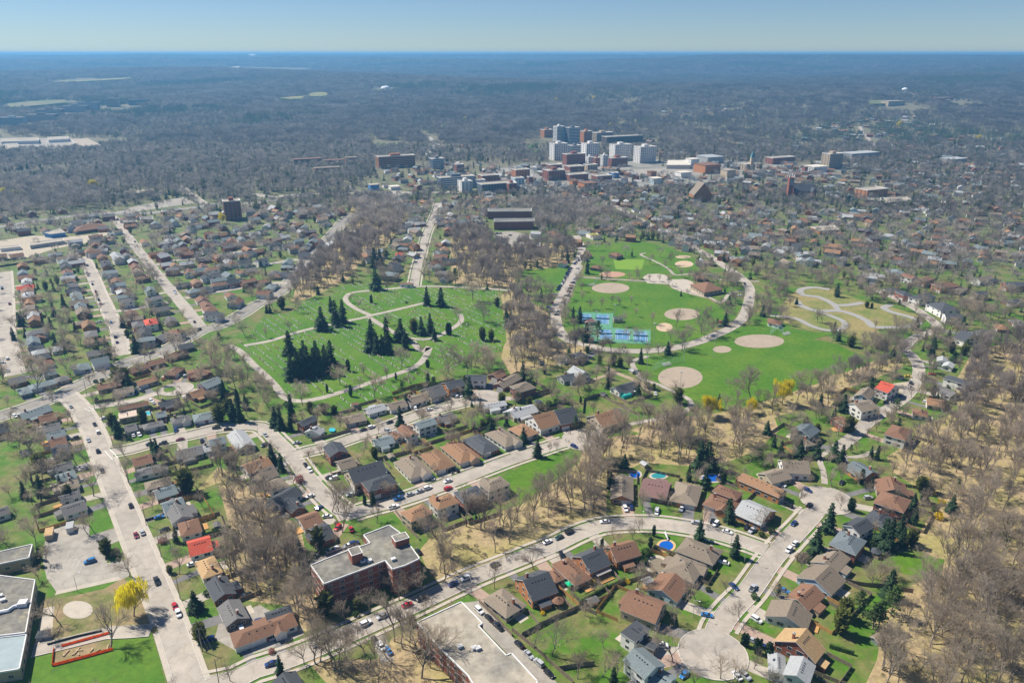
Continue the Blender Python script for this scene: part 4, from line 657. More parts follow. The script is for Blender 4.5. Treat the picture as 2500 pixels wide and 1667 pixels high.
CONIFERS = [(-172.6,265.7,9.0,'y'),(-121.5,231.8,9.0),(-147.1,275.2,8.0),(-141.0,254.2,4.0,'y'),(-120.2,273.3,8.0,'y'),(-199.9,263.4,6.0,'c'),(-198.0,259.1,6.0,'c'),(-83.5,269.8,12.0,'y'),(-71.1,229.5,11.0,'y'),(-59.2,232.8,6.0,'y'),(-79.5,199.4,9.0),(-89.8,264.2,9.0),(-86.2,254.2,8.0),(-16.5,291.2,4.0),(-37.1,223.9,5.0,'y'),(82.5,276.8,10.0),(94.7,264.5,11.0),(83.6,213.9,6.0,'c'),(84.7,213.4,6.0,'c'),(87.2,210.2,7.0,'c'),(88.3,209.7,7.0,'c'),(90.7,208.2,7.0,'c'),(38.8,269.8,6.0,'c'),(59.9,270.9,6.0,'c'),(62.9,279.6,6.0,'c'),(99.1,290.3,12.0),(129.3,266.0,14.0),(141.7,283.2,14.0),(162.1,269.4,15.0),(170.5,277.2,12.0),(183.0,288.6,8.0),(147.8,238.9,13.0),(133.1,231.5,10.0,'p'),(125.9,227.4,10.0,'y'),(121.1,219.7,12.0,'y'),(136.6,222.8,13.0,'p'),(134.3,222.2,12.0,'p'),(144.5,229.2,14.0,'p'),(173.5,272.5,9.0,'y'),(105.0,240.2,6.0,'c'),(91.3,207.7,7.0,'c'),(90.9,208.2,7.0,'c'),(161.7,273.3,13.0),(169.2,272.5,9.0),(-269.0,497.9,13.0),(-256.6,445.6,12.0,'y'),(-250.8,443.8,12.0,'y'),(-219.5,371.4,13.0),(-227.8,381.8,10.0,'y'),(-212.8,387.2,11.0,'y'),(-187.8,349.1,11.0),(-194.1,356.7,7.0),(-158.8,391.4,15.0),(-163.1,392.8,13.0),(-169.7,390.0,12.0,'y'),(-293.6,492.7,8.0,'y'),(-158.3,314.7,14.0,'y'),(-146.3,339.5,9.0,'y'),(-177.3,416.2,10.0),(-168.6,416.2,9.0),(-282.0,486.6,8.0,'y'),(-234.6,309.9,9.0),(-222.1,318.7,7.0),(-239.2,335.2,9.0,'y'),(-243.9,337.3,9.0,'y'),(-168.7,401.3,10.0,'y'),(-213.6,309.9,8.0,'y'),(-125.3,342.8,11.0),(-64.3,385.2,12.0),(-26.4,422.4,14.0),(-53.9,439.6,9.0),(-69.8,304.3,6.0,'c'),(-66.0,304.8,7.0),(-131.5,380.5,13.0),(-135.8,384.5,12.0),(-128.3,391.4,16.0),(-125.6,379.2,9.0),(-100.7,424.8,8.0,'c'),(-116.7,430.5,6.0,'c'),(-110.3,464.4,9.0,'c'),(-144.6,450.8,17.0),(-141.1,452.6,18.0),(-138.6,455.3,19.0),(-135.7,458.0,20.0),(-131.1,457.1,19.0),(-127.9,458.9,18.0),(-124.9,461.6,19.0),(-124.4,475.7,17.0),(-158.2,494.7,17.0),(-133.5,472.8,18.0),(-141.7,472.8,18.0),(-96.5,496.8,15.0),(-101.9,501.0,15.0),(-92.4,495.8,14.0),(-88.9,497.9,15.0),(-77.4,505.3,14.0),(-105.1,398.4,7.0,'y'),(-72.7,348.5,7.0,'y'),(-18.9,404.2,7.0),(-24.4,410.1,4.0),(-21.7,379.2,5.0,'y'),(-16.9,383.2,5.0,'y'),(-13.2,387.2,5.0,'y'),(-76.2,450.8,5.0,'c'),(-58.0,470.9,6.0,'c'),(-56.8,470.0,6.0,'c'),(-120.0,401.3,8.0,'y'),(-112.2,401.3,7.0,'y'),(-137.4,726.8,19.0),(-131.8,760.9,13.0),(-133.3,735.1,16.0),(-123.4,650.9,19.0),(-72.2,605.3,16.0),(-59.9,602.4,16.0),(-120.4,611.3,8.0,'c'),(-147.2,544.9,18.0),(-138.4,554.8,20.0),(-149.7,588.1,13.0),(-134.4,562.5,18.0),(-104.6,520.7,17.0),(-93.2,520.7,18.0),(-82.7,520.7,17.0),(-75.2,538.8,12.0,'y'),(-68.8,534.1,14.0),(-62.6,538.8,15.0),(-48.9,534.1,10.0,'c'),(-47.1,534.1,10.0,'c'),(-52.7,669.8,15.0,'p'),(-12.4,600.9,9.0,'y'),(-4.2,548.6,13.0),(-0.9,551.1,12.0),(-22.0,522.5,11.0,'y'),(-15.4,522.5,9.0,'y'),(-192.8,596.6,11.0,'y'),(-158.5,676.9,7.0),(-172.2,636.1,8.0),(-82.9,849.3,7.0),(-78.2,860.3,7.0),(-57.7,522.5,9.0),(-249.3,938.7,11.0),(-225.2,871.6,11.0),(-274.3,1015.9,8.0),(-64.0,1047.1,13.0),(-56.9,1088.5,12.0),(-134.2,1047.1,10.0),(-237.9,699.2,7.0),(-396.0,1181.3,9.0),(-359.0,1171.4,10.0),(-215.1,1272.7,14.0),(-135.5,822.9,9.0),(-134.9,843.9,8.0),(-202.1,585.3,7.0),(-199.4,585.3,7.0),(63.8,522.5,16.0,'p'),(55.1,520.7,14.0),(53.7,561.2,13.0),(73.0,703.0,14.0),(48.7,563.8,12.0),(214.9,965.5,16.0),(201.5,962.0,13.0),(196.5,965.5,12.0),(150.8,849.3,13.0),(156.1,843.9,14.0),(161.1,843.9,14.0),(167.4,843.9,11.0),(119.9,843.9,11.0),(38.1,1119.4,12.0),(106.8,871.6,9.0),(126.4,769.9,9.0,'p'),(217.0,747.8,12.0),(206.9,828.1,11.0),(253.4,798.0,10.0),(242.2,730.9,11.0),(148.9,631.3,5.0),(204.0,577.1,10.0),(65.3,830.7,12.0),(61.4,865.9,11.0,'y'),(18.7,843.9,9.0,'p'),(29.1,817.9,12.0),(51.5,747.8,13.0),(56.8,743.5,12.0),(14.0,609.8,8.0),(208.2,1181.3,10.0),(197.6,1212.2,8.0),(227.1,1191.4,8.0),(297.2,1088.5,10.0),(248.3,1212.2,8.0),(137.1,894.9,8.0),(81.1,871.6,8.0),(115.1,865.9,8.0),(217.2,812.8,8.0),(224.5,817.9,8.0),(252.7,722.7,12.0),(88.8,477.7,11.0),(69.5,473.8,9.0,'y'),(96.9,338.4,15.0),(100.7,337.9,15.0),(88.5,325.7,9.0),(58.0,337.9,8.0),(48.6,319.2,9.0),(7.1,449.1,13.0),(100.7,298.2,7.0),(39.2,478.6,11.0,'p'),(53.7,496.8,6.0,'y'),(21.8,459.8,6.0,'y'),(10.6,410.1,7.0,'y'),(3.3,416.2,7.0,'y'),(4.8,397.0,6.0,'c'),(42.0,414.7,5.0,'c'),(86.9,435.4,5.0,'y'),(90.1,433.7,5.0,'y'),(104.9,323.7,6.0,'c'),(105.7,323.7,6.0,'c'),(58.8,465.3,11.0,'p'),(73.6,470.9,8.0,'y'),(18.9,404.2,5.0,'y'),(143.5,375.3,8.0),(296.4,490.6,14.0),(198.1,403.5,11.0),(169.3,346.2,11.0),(171.5,341.7,11.0),(152.5,349.1,10.0),(142.8,350.2,9.0),(190.1,376.6,11.0,'y'),(199.5,315.2,9.0,'y'),(261.1,421.7,9.0),(192.5,346.8,8.0),(189.6,347.9,7.0),(205.0,298.2,9.0),(173.2,322.2,9.0,'c'),(177.5,319.7,6.0,'c'),(306.3,480.6,8.0),(320.6,492.7,9.0,'y'),(328.4,492.7,9.0,'y'),(313.6,496.8,9.0,'y'),(295.5,501.0,6.0),(187.5,411.6,8.0),(203.0,404.2,7.0),(195.9,307.1,7.0,'c'),(197.4,307.1,7.0,'c'),(158.4,299.8,7.0,'c'),(159.0,298.9,7.0,'c'),(261.7,417.8,6.0),(204.0,315.7,7.0,'y'),(260.4,404.2,5.0,'y'),(285.6,629.7,12.0),(408.0,807.8,12.0),(413.2,788.4,12.0),(535.2,945.2,10.0),(399.7,982.9,12.0),(367.7,722.7,9.0,'y'),(450.5,735.1,12.0),(409.1,714.7,11.0,'p'),(415.7,706.9,11.0,'p'),(723.7,1106.0,12.0),(693.0,1084.2,11.0),(657.4,1071.6,13.0),(714.0,1191.4,11.0),(612.3,919.4,11.0),(336.5,919.4,10.0),(529.3,1001.0,8.0),(302.1,598.0,5.0,'y'),(298.6,599.5,6.0,'y'),(686.1,1088.5,10.0),(734.9,1106.0,10.0),(665.1,1063.3,8.0),(317.4,812.8,9.0,'y'),(324.4,739.3,8.0,'y'),(331.0,739.3,8.0,'y'),(362.2,765.4,7.0,'y'),(571.7,979.4,8.0),(242.6,608.3,6.0),(211.1,582.5,9.0),(480.9,865.9,8.0),(561.1,900.9,8.0),(343.6,536.4,7.0,'y'),(417.2,752.1,7.0,'y'),(455.2,680.6,7.0),(380.5,993.7,8.0),(598.3,1314.3,7.0),(-451.7,874.4,12.0),(-377.9,600.9,11.0),(-420.4,666.3,12.0),(-386.1,553.6,11.0),(-388.7,561.2,10.0),(-372.6,577.1,11.0),(-352.8,767.6,9.0),(-366.6,783.7,9.0),(-422.1,704.9,9.0),(-448.1,749.9,8.0),(-479.1,990.1,8.0),(-387.4,788.4,8.0),(-278.2,556.1,9.0),(-574.0,925.8,9.0),(-561.2,932.2,9.0),(-560.9,919.4,9.0),(-552.4,938.7,9.0),(-542.8,938.7,9.0),(-572.6,889.0,10.0),(-589.6,889.0,8.0),(-530.4,938.7,8.0),(-520.0,945.2,8.0),(-371.6,522.5,10.0),(-430.4,652.6,9.0),(-358.9,548.6,9.0),(-286.3,636.1,8.0),(-443.9,958.6,9.0),(-366.8,529.4,8.0),(-467.5,1124.0,8.0),(-352.8,807.8,7.0),(-317.3,833.3,8.0),(-467.6,993.7,6.0),(-313.8,752.1,6.0,'y'),(-404.5,1181.3,9.0),(-592.6,1314.3,12.0),(-616.6,1290.3,8.0)]
WILLOWS = [(-143.9,228.9,16.0),(115.7,395.6,15.0),(142.4,401.3,10.0),(165.1,413.9,17.0),(-660.7,1191.4,15.0),(-364.1,932.2,14.0),(-764.9,1133.2,12.0),(-741.2,1124.0,12.0),(-705.3,1124.0,11.0),(-690.1,1152.0,10.0),(-135.1,2243.5,16.0),(-329.8,1786.8,14.0),(157.4,2800.9,18.0),(297.1,2858.0,18.0),(267.5,2106.3,15.0),(344.3,2153.9,13.0),(1088.6,1800.8,15.0),(1035.9,2079.1,18.0),(1358.1,2322.2,15.0)]
SHRUBS = [(196.4,292.9,3.5,'f'),(204.0,304.8,3.0,'f'),(204.6,312.8,2.0,'f'),(208.6,325.7,1.8,'f'),(202.7,322.7,3.0,'g'),(204.4,318.7,3.5,'g'),(197.8,298.9,3.0,'g'),(32.6,248.0,2.0,'f'),(46.7,248.0,2.0,'f'),(11.7,230.0,1.5,'f'),(46.7,260.5,4.5,'g'),(51.7,260.5,4.0,'g'),(54.5,260.5,4.0,'g'),(57.2,265.7,4.0,'g'),(95.3,238.9,2.5,'g'),(84.2,257.0,1.6,'g'),(78.2,243.4,2.0,'g'),(55.0,224.5,2.0,'g'),(68.2,277.2,1.2,'g'),(110.7,279.6,2.5,'g'),(115.9,282.0,3.0,'g'),(156.9,272.5,3.0,'g'),(154.7,274.0,3.0,'g'),(123.7,263.4,3.5,'b'),(121.6,262.7,3.5,'b'),(125.0,260.5,3.0,'g'),(168.7,287.8,3.0,'g'),(-85.9,210.2,2.0,'m'),(-49.1,235.2,2.2,'g'),(-43.6,241.5,2.0,'g'),(-79.8,288.6,2.0,'b'),(-59.4,229.2,2.2,'g'),(-127.6,283.6,3.0,'g'),(-132.4,282.0,3.0,'g'),(-169.5,266.4,3.5,'b'),(-152.7,274.8,3.0,'m'),(-120.7,240.9,2.5,'g'),(-121.2,233.4,2.5,'g'),(-106.2,324.7,4.0,'m'),(-38.5,430.5,3.5,'m'),(-12.6,388.6,2.5,'g'),(-136.1,410.1,4.0,'g'),(18.4,408.6,3.0,'g'),(22.5,411.6,3.5,'g'),(27.3,414.7,3.5,'g'),(32.0,414.7,3.5,'g'),(34.6,413.2,3.0,'g'),(16.4,407.1,3.0,'g'),(-270.7,445.6,2.5,'g'),(-267.4,447.3,2.5,'g'),(-228.3,449.1,2.5,'m'),(-183.9,417.8,3.0,'g'),(-163.2,416.2,3.0,'g'),(276.6,871.6,3.0,'g'),(63.1,913.2,3.0,'f'),(332.3,965.5,6.0,'f'),(673.9,993.7,6.0,'f'),(-90.5,611.3,2.0,'g'),(-234.6,1233.5,2.0,'b')]
CARS = [(-177.7,261.3,'b'),(-166.8,279.6,'m'),(-164.9,281.6,'s'),(-144.0,248.7,'k!'),(-130.5,234.0,'r'),(-127.3,229.7,'w'),(-156.0,283.6,'k'),(-162.5,293.4,'b'),(-110.7,216.1,'n'),(-104.7,240.2,'k'),(-100.7,221.9,'w'),(-133.7,259.5,'w'),(-85.3,294.2,'w'),(-78.6,285.3,'r'),(-72.2,284.1,'r'),(-76.3,269.4,'w'),(-77.7,268.3,'s'),(-83.2,265.7,'k'),(-68.9,273.6,'n'),(-71.2,272.1,'w'),(-84.4,256.6,'k'),(-40.2,267.9,'k'),(-7.1,259.1,'k'),(-18.9,250.4,'w'),(-23.7,247.0,'n'),(-35.5,238.3,'k'),(-40.6,234.6,'r'),(-49.3,228.3,'s'),(-54.8,224.5,'w'),(-84.4,204.6,'n'),(-70.3,214.2,'w'),(-49.8,215.8,'k'),(-48.3,213.9,'w'),(-47.1,212.6,'w'),(-44.3,210.8,'b'),(-12.6,231.5,'w'),(-8.7,227.4,'k'),(-5.3,223.1,'k!'),(-94.6,225.6,'n'),(42.3,289.9,'w'),(25.6,282.0,'k'),(20.7,278.0,'g'),(15.5,274.8,'w'),(21.1,265.3,'k'),(67.5,297.3,'w'),(83.8,288.8,'s'),(96.2,282.0,'w'),(91.7,290.3,'k'),(92.6,288.2,'w'),(106.0,285.7,'k'),(107.7,283.2,'s!'),(89.0,260.5,'w'),(89.0,245.4,'n'),(96.3,244.4,'s!'),(74.2,228.9,'b'),(92.4,226.5,'w'),(2.6,213.9,'k'),(6.0,208.9,'s'),(9.4,205.1,'s'),(12.8,200.2,'k'),(54.3,213.4,'w'),(59.3,199.7,'b'),(77.3,199.2,'w'),(80.1,199.2,'s'),(87.2,216.1,'s'),(90.6,212.3,'n'),(128.2,288.6,'n'),(123.4,273.6,'w'),(119.2,269.0,'w'),(108.3,243.1,'b'),(144.5,316.2,'n'),(140.7,303.4,'k'),(164.2,323.2,'k'),(171.4,309.5,'s'),(133.6,321.2,'w'),(130.6,303.0,'k'),(211.2,397.0,'k'),(233.8,416.2,'k'),(229.1,415.4,'k'),(242.2,424.0,'n!'),(258.5,443.8,'k'),(255.0,438.7,'w'),(279.3,458.0,'r'),(253.7,414.7,'w'),(262.0,454.4,'y'),(33.8,359.7,'n'),(45.3,381.8,'k'),(48.5,381.2,'t'),(76.4,428.0,'w'),(90.2,427.7,'w'),(53.2,300.2,'w'),(56.2,301.6,'n'),(79.6,300.2,'w'),(67.9,299.3,'w'),(-138.3,373.3,'s'),(-135.0,361.5,'k'),(-118.1,363.9,'s'),(-84.5,379.2,'k'),(-80.4,382.5,'w'),(-71.0,388.6,'k'),(-57.9,405.7,'w'),(-56.7,409.4,'k'),(-49.7,404.9,'w'),(-34.7,424.0,'w'),(-32.3,424.8,'w'),(-21.6,437.1,'k'),(-19.2,437.9,'r'),(-107.3,340.6,'k'),(-103.7,335.2,'w'),(-92.1,328.3,'k'),(-89.6,327.3,'w'),(-97.6,310.9,'w'),(-78.1,312.3,'s'),(-74.2,313.8,'k'),(-90.8,301.1,'n'),(-54.4,309.0,'b!'),(-49.4,312.6,'s'),(-45.2,315.2,'s'),(-41.5,318.2,'w'),(-32.1,324.7,'w'),(-31.3,317.7,'r'),(-40.1,327.8,'w'),(-31.5,334.1,'k'),(-28.8,335.2,'k'),(-55.7,301.6,'w!'),(-70.3,377.9,'s'),(-267.2,409.4,'s'),(-240.4,385.9,'k'),(-233.8,376.6,'w'),(-234.1,367.0,'s'),(-222.6,354.9,'k'),(-209.9,334.6,'k'),(-180.3,303.0,'k'),(-242.5,368.9,'k'),(-223.6,337.3,'s'),(-220.5,336.3,'s'),(-214.6,325.2,'s'),(-239.0,394.2,'w'),(-215.9,374.0,'k'),(-211.9,372.7,'w'),(-208.9,373.3,'w'),(-183.6,367.6,'m'),(-198.0,362.7,'k'),(-191.1,363.3,'k'),(-171.1,366.4,'k'),(-168.9,381.8,'k'),(-161.4,379.9,'k'),(-180.9,384.5,'k'),(-190.6,378.5,'n'),(-202.0,390.7,'k'),(-237.4,430.5,'n'),(-234.0,431.3,'k'),(-237.7,435.4,'s'),(-216.6,455.3,'s'),(-203.9,422.4,'w'),(-221.3,459.8,'s'),(-290.4,449.1,'r'),(-283.2,462.5,'w'),(-353.3,485.6,'w'),(-339.6,464.4,'w'),(-330.1,478.6,'w'),(-352.4,477.7,'w'),(-219.7,414.7,'w'),(-221.8,417.0,'w'),(-291.3,397.7,'w'),(-292.7,396.3,'w'),(-292.2,517.3,'n'),(-257.2,496.8,'k'),(-463.1,652.6,'k'),(-467.9,659.4,'w'),(-428.5,608.3,'m'),(-388.1,666.3,'k'),(-390.2,656.0,'k'),(-372.8,642.6,'m'),(-367.7,634.5,'k'),(-357.9,618.8,'k'),(-350.9,608.3,'m'),(-318.4,561.2,'b'),(-298.8,528.2,'k'),(-413.6,704.9,'k'),(-407.7,695.4,'s'),(-433.4,735.1,'s'),(-302.8,644.2,'b'),(-299.5,637.7,'w'),(-252.8,562.5,'k'),(-242.0,543.7,'k'),(-286.9,596.6,'s'),(-328.7,562.5,'w'),(-291.2,536.4,'k'),(-427.2,833.3,'k'),(-508.5,958.6,'r'),(-527.7,975.9,'s'),(-510.8,815.3,'w'),(-508.3,816.3,'w'),(-505.7,820.4,'w'),(-503.5,822.9,'w'),(-501.9,825.5,'w'),(-500.1,833.3,'k'),(-496.6,836.0,'s'),(-495.3,843.9,'k'),(-528.4,880.2,'w'),(-99.2,758.7,'b'),(-98.8,744.4,'k'),(-211.0,865.9,'w'),(-225.7,982.9,'w'),(-18.1,874.4,'k'),(-13.6,875.6,'n'),(-18.5,863.1,'s'),(-15.2,857.6,'w'),(-12.0,852.1,'w'),(-8.1,843.9,'w'),(-18.1,843.9,'k'),(-13.7,838.6,'w'),(-9.2,830.7,'s'),(-1.9,865.9,'k'),(23.5,617.3,'w'),(215.7,668.1,'k'),(208.0,626.6,'s'),(165.8,561.2,'r'),(162.2,552.3,'s'),(151.9,531.7,'w'),(201.3,631.3,'w'),(44.0,612.8,'w'),(38.3,588.1,'w'),(36.5,579.8,'k'),(57.9,720.7,'k'),(56.6,714.7,'n'),(55.4,708.0,'k'),(53.9,701.8,'n'),(52.7,696.1,'k'),(51.7,690.5,'s'),(50.4,684.9,'k'),(49.0,678.7,'w'),(47.5,673.4,'k'),(46.5,668.1,'w'),(44.0,660.1,'n'),(42.8,654.3,'k'),(41.5,648.6,'n'),(38.6,634.5,'w'),(33.6,611.9,'r'),(31.1,597.2,'b'),(61.2,687.9,'w'),(59.4,682.4,'w'),(56.5,670.9,'n'),(54.6,661.8,'r'),(53.0,653.2,'k'),(51.2,644.2,'r'),(48.0,631.3,'k'),(68.8,752.1,'n'),(65.8,745.6,'k'),(63.6,738.4,'n'),(64.9,720.7,'w'),(80.0,765.4,'b'),(78.3,760.0,'n'),(80.9,763.1,'w'),(77.0,752.1,'n'),(78.3,747.8,'k'),(72.4,756.5,'k')]
LAMPS = [(118.8,479.2,14.0,'f'),(141.9,489.2,14.0,'f'),(106.5,432.9,13.0,'f'),(89.8,458.9,13.0,'f'),(105.4,520.7,14.0,'f'),(82.2,567.7,13.0,'f'),(65.6,551.1,13.0,'f'),(19.0,264.3,8.0,'s'),(58.4,284.3,8.0,'s'),(94.2,269.8,8.0,'s'),(97.8,261.1,8.0,'s'),(68.6,228.2,8.0,'s'),(-16.0,240.1,8.0,'s'),(-13.2,341.5,7.0,'s'),(-54.6,312.1,7.0,'s'),(-142.5,374.0,9.0,'s'),(208.3,397.0,9.0,'s'),(180.3,368.9,9.0,'s'),(158.2,321.2,8.0,'s'),(251.1,433.7,8.0,'s'),(-172.9,242.8,8.0,'s')]
PEOPLE = [(31.7,374.9),(32.7,375.0),(29.7,366.1),(31.3,364.9),(12.2,352.5),(-211.7,435.4),(148.1,664.6),(152.0,666.3),(116.7,615.8)]
HEDGES = [([(26.2, 235.2), (38.5, 245.4)], 1.8), ([(38.4, 244.7), (46.0, 249.4)], 1.6), ([(114.4, 212.9), (121.9, 209.2)], 1.8), ([(-21.0, 377.9), (-10.8, 391.4)], 2.0), ([(-135.9, 279.6), (-127.6, 283.6)], 2.0), ([(15.7, 404.2), (34.8, 416.2)], 2.4)]
UTILITY = [(-99.7, 196.4), (-111.1, 211.2), (-130.3, 238.5), (-149.2, 264.8), (-165.9, 287.6), (-189.8, 321.7), (-216.4, 359.1), (-238.2, 390.7), (-251.1, 406.4), (-265.9, 425.6)]
FENCES = [('w', [(0.0, 221.1), (5.5, 215.0), (10.8, 208.7), (15.9, 202.1), (20.8, 196.4)]), ('w', [(3.6, 218.3), (14.4, 226.2), (26.1, 233.4), (32.4, 229.2)]), ('w', [(15.9, 202.1), (22.8, 203.6), (29.0, 204.6)]), ('o', [(17.9, 245.4), (22.3, 239.6), (26.1, 234.0)]), ('w', [(40.1, 244.1), (45.8, 248.0)]), ('o', [(58.5, 268.3), (64.1, 265.7), (67.7, 262.7)]), ('w', [(-12.8, 236.4), (-6.2, 227.4), (0.0, 218.3)]), ('w', [(54.5, 425.6), (61.5, 416.2), (68.7, 405.7), (75.2, 397.0)]), ('w', [(42.2, 401.3), (44.4, 418.5), (54.5, 425.6)]), ('w', [(-110.6, 366.4), (-101.1, 372.1), (-91.3, 377.9)]), ('o', [(-75.2, 427.2), (-63.7, 438.7), (-55.6, 442.1)]), ('w', [(134.7, 248.7), (138.4, 247.0), (142.4, 246.0), (148.6, 245.4), (159.3, 242.1)]), ('w', [(-258.1, 422.4), (-255.4, 414.7), (-244.6, 418.5)]), ('w', [(-216.2, 311.8), (-222.5, 309.9)]), ('w', [(8.8, 424.0), (24.2, 432.9)]), ('d', [(-512.4, 726.8), (-483.6, 752.1), (-459.5, 769.9), (-444.8, 786.1)]), ('d', [(-168.1, 213.9), (-159.9, 217.7), (-151.8, 220.8)]), ('n', [(-160.8, 204.0), (-162.9, 208.2), (-164.9, 212.3)]), ('n', [(-160.8, 204.0), (-152.1, 207.7), (-143.3, 211.7)]), ('n', [(-162.5, 213.1), (-155.5, 216.4), (-148.4, 219.7)]), ('w', [(-54.4, 298.2), (-46.6, 284.5), (-40.7, 276.4)]), ('w', [(-50.9, 354.3), (-46.6, 347.3)])]
POOLS = [('blue', 'tan', [(70.2, 272.6), (69.9, 271.8), (69.5, 270.9), (68.8, 270.2), (68.1, 269.7), (67.3, 269.4), (66.4, 269.3), (65.7, 269.4), (65.0, 269.7), (64.4, 270.2), (64.1, 270.9), (63.9, 271.8), (64.0, 272.6), (64.2, 273.5), (64.7, 274.3), (65.3, 275.1), (66.1, 275.6), (66.9, 275.9), (67.7, 276.1), (68.5, 275.9), (69.2, 275.6), (69.8, 275.1), (70.1, 274.3), (70.3, 273.5)]), ('cover', 'concrete', [(64.2, 259.1), (63.8, 257.8), (63.2, 256.5), (62.5, 255.5), (61.6, 254.7), (60.6, 254.2), (59.7, 254.0), (58.8, 254.2), (58.1, 254.7), (57.5, 255.5), (57.1, 256.5), (57.0, 257.8), (57.1, 259.1), (57.4, 260.4), (58.0, 261.7), (58.7, 262.8), (59.6, 263.6), (60.6, 264.1), (61.6, 264.3), (62.5, 264.1), (63.2, 263.6), (63.8, 262.8), (64.2, 261.7), (64.3, 260.4)]), ('blue', 'concrete', [(65.3, 331.8), (65.1, 330.9), (64.7, 330.2), (64.2, 329.5), (63.5, 329.0), (62.9, 328.7), (62.2, 328.6), (61.5, 328.7), (60.9, 329.0), (60.4, 329.5), (60.1, 330.2), (60.0, 330.9), (60.0, 331.8), (60.2, 332.6), (60.6, 333.4), (61.1, 334.0), (61.7, 334.5), (62.4, 334.8), (63.1, 335.0), (63.8, 334.8), (64.4, 334.5), (64.9, 334.0), (65.2, 333.4), (65.3, 332.6)]), ('teal', 'concrete', [(78.0, 330.4), (77.7, 329.7), (77.2, 329.1), (76.6, 328.6), (75.7, 328.2), (74.8, 328.0), (73.9, 327.9), (72.9, 328.0), (72.1, 328.2), (71.4, 328.6), (70.9, 329.1), (70.7, 329.7), (70.7, 330.4), (70.9, 331.0), (71.4, 331.7), (72.0, 332.2), (72.9, 332.6), (73.8, 332.8), (74.8, 332.9), (75.7, 332.8), (76.5, 332.6), (77.2, 332.2), (77.7, 331.7), (78.0, 331.0)]), ('blue', 'concrete', [(106.1, 328.3), (105.7, 327.4), (105.0, 326.6), (104.0, 326.0), (102.8, 325.4), (101.5, 325.1), (100.2, 325.0), (98.9, 325.1), (97.8, 325.4), (96.9, 326.0), (96.3, 326.6), (95.9, 327.4), (96.0, 328.3), (96.3, 329.2), (97.0, 330.0), (98.0, 330.7), (99.2, 331.2), (100.5, 331.5), (101.9, 331.7), (103.2, 331.5), (104.3, 331.2), (105.2, 330.7), (105.8, 330.0), (106.1, 329.2)]), ('aqua', 'none', [(-100.1, 378.8), (-100.1, 378.2), (-100.1, 377.7), (-100.3, 377.2), (-100.6, 376.9), (-101.0, 376.7), (-101.5, 376.6), (-102.0, 376.7), (-102.5, 376.9), (-102.9, 377.2), (-103.3, 377.7), (-103.7, 378.2), (-103.8, 378.8), (-103.9, 379.4), (-103.9, 379.9), (-103.7, 380.4), (-103.4, 380.7), (-103.0, 381.0), (-102.5, 381.0), (-102.0, 381.0), (-101.5, 380.7), (-101.0, 380.4), (-100.6, 379.9), (-100.3, 379.4)]), ('aqua', 'concrete', [(-214.7, 401.3), (-214.5, 400.7), (-214.4, 400.1), (-214.5, 399.6), (-214.7, 399.2), (-215.0, 398.9), (-215.4, 398.8), (-215.9, 398.9), (-216.5, 399.2), (-217.0, 399.6), (-217.5, 400.1), (-218.0, 400.7), (-218.3, 401.3), (-218.6, 401.9), (-218.7, 402.5), (-218.6, 403.0), (-218.4, 403.4), (-218.1, 403.7), (-217.6, 403.8), (-217.1, 403.7), (-216.6, 403.4), (-216.0, 403.0), (-215.5, 402.5), (-215.1, 401.9)]), ('tramp', 'none', [(65.1, 404.2), (64.9, 403.6), (64.6, 403.0), (64.2, 402.4), (63.7, 402.1), (63.2, 401.8), (62.7, 401.7), (62.1, 401.8), (61.7, 402.1), (61.3, 402.4), (61.0, 403.0), (60.9, 403.6), (60.9, 404.2), (61.0, 404.8), (61.3, 405.4), (61.7, 406.0), (62.2, 406.4), (62.7, 406.6), (63.3, 406.7), (63.8, 406.6), (64.3, 406.4), (64.7, 406.0), (65.0, 405.4), (65.1, 404.8)]), ('tramp', 'none', [(18.0, 415.8), (18.0, 415.1), (17.7, 414.4), (17.4, 413.9), (17.0, 413.5), (16.5, 413.2), (16.0, 413.2), (15.4, 413.2), (15.0, 413.5), (14.6, 413.9), (14.3, 414.4), (14.1, 415.1), (14.0, 415.8), (14.1, 416.4), (14.3, 417.1), (14.7, 417.6), (15.1, 418.0), (15.6, 418.3), (16.1, 418.4), (16.6, 418.3), (17.1, 418.0), (17.5, 417.6), (17.8, 417.1), (18.0, 416.4)])]
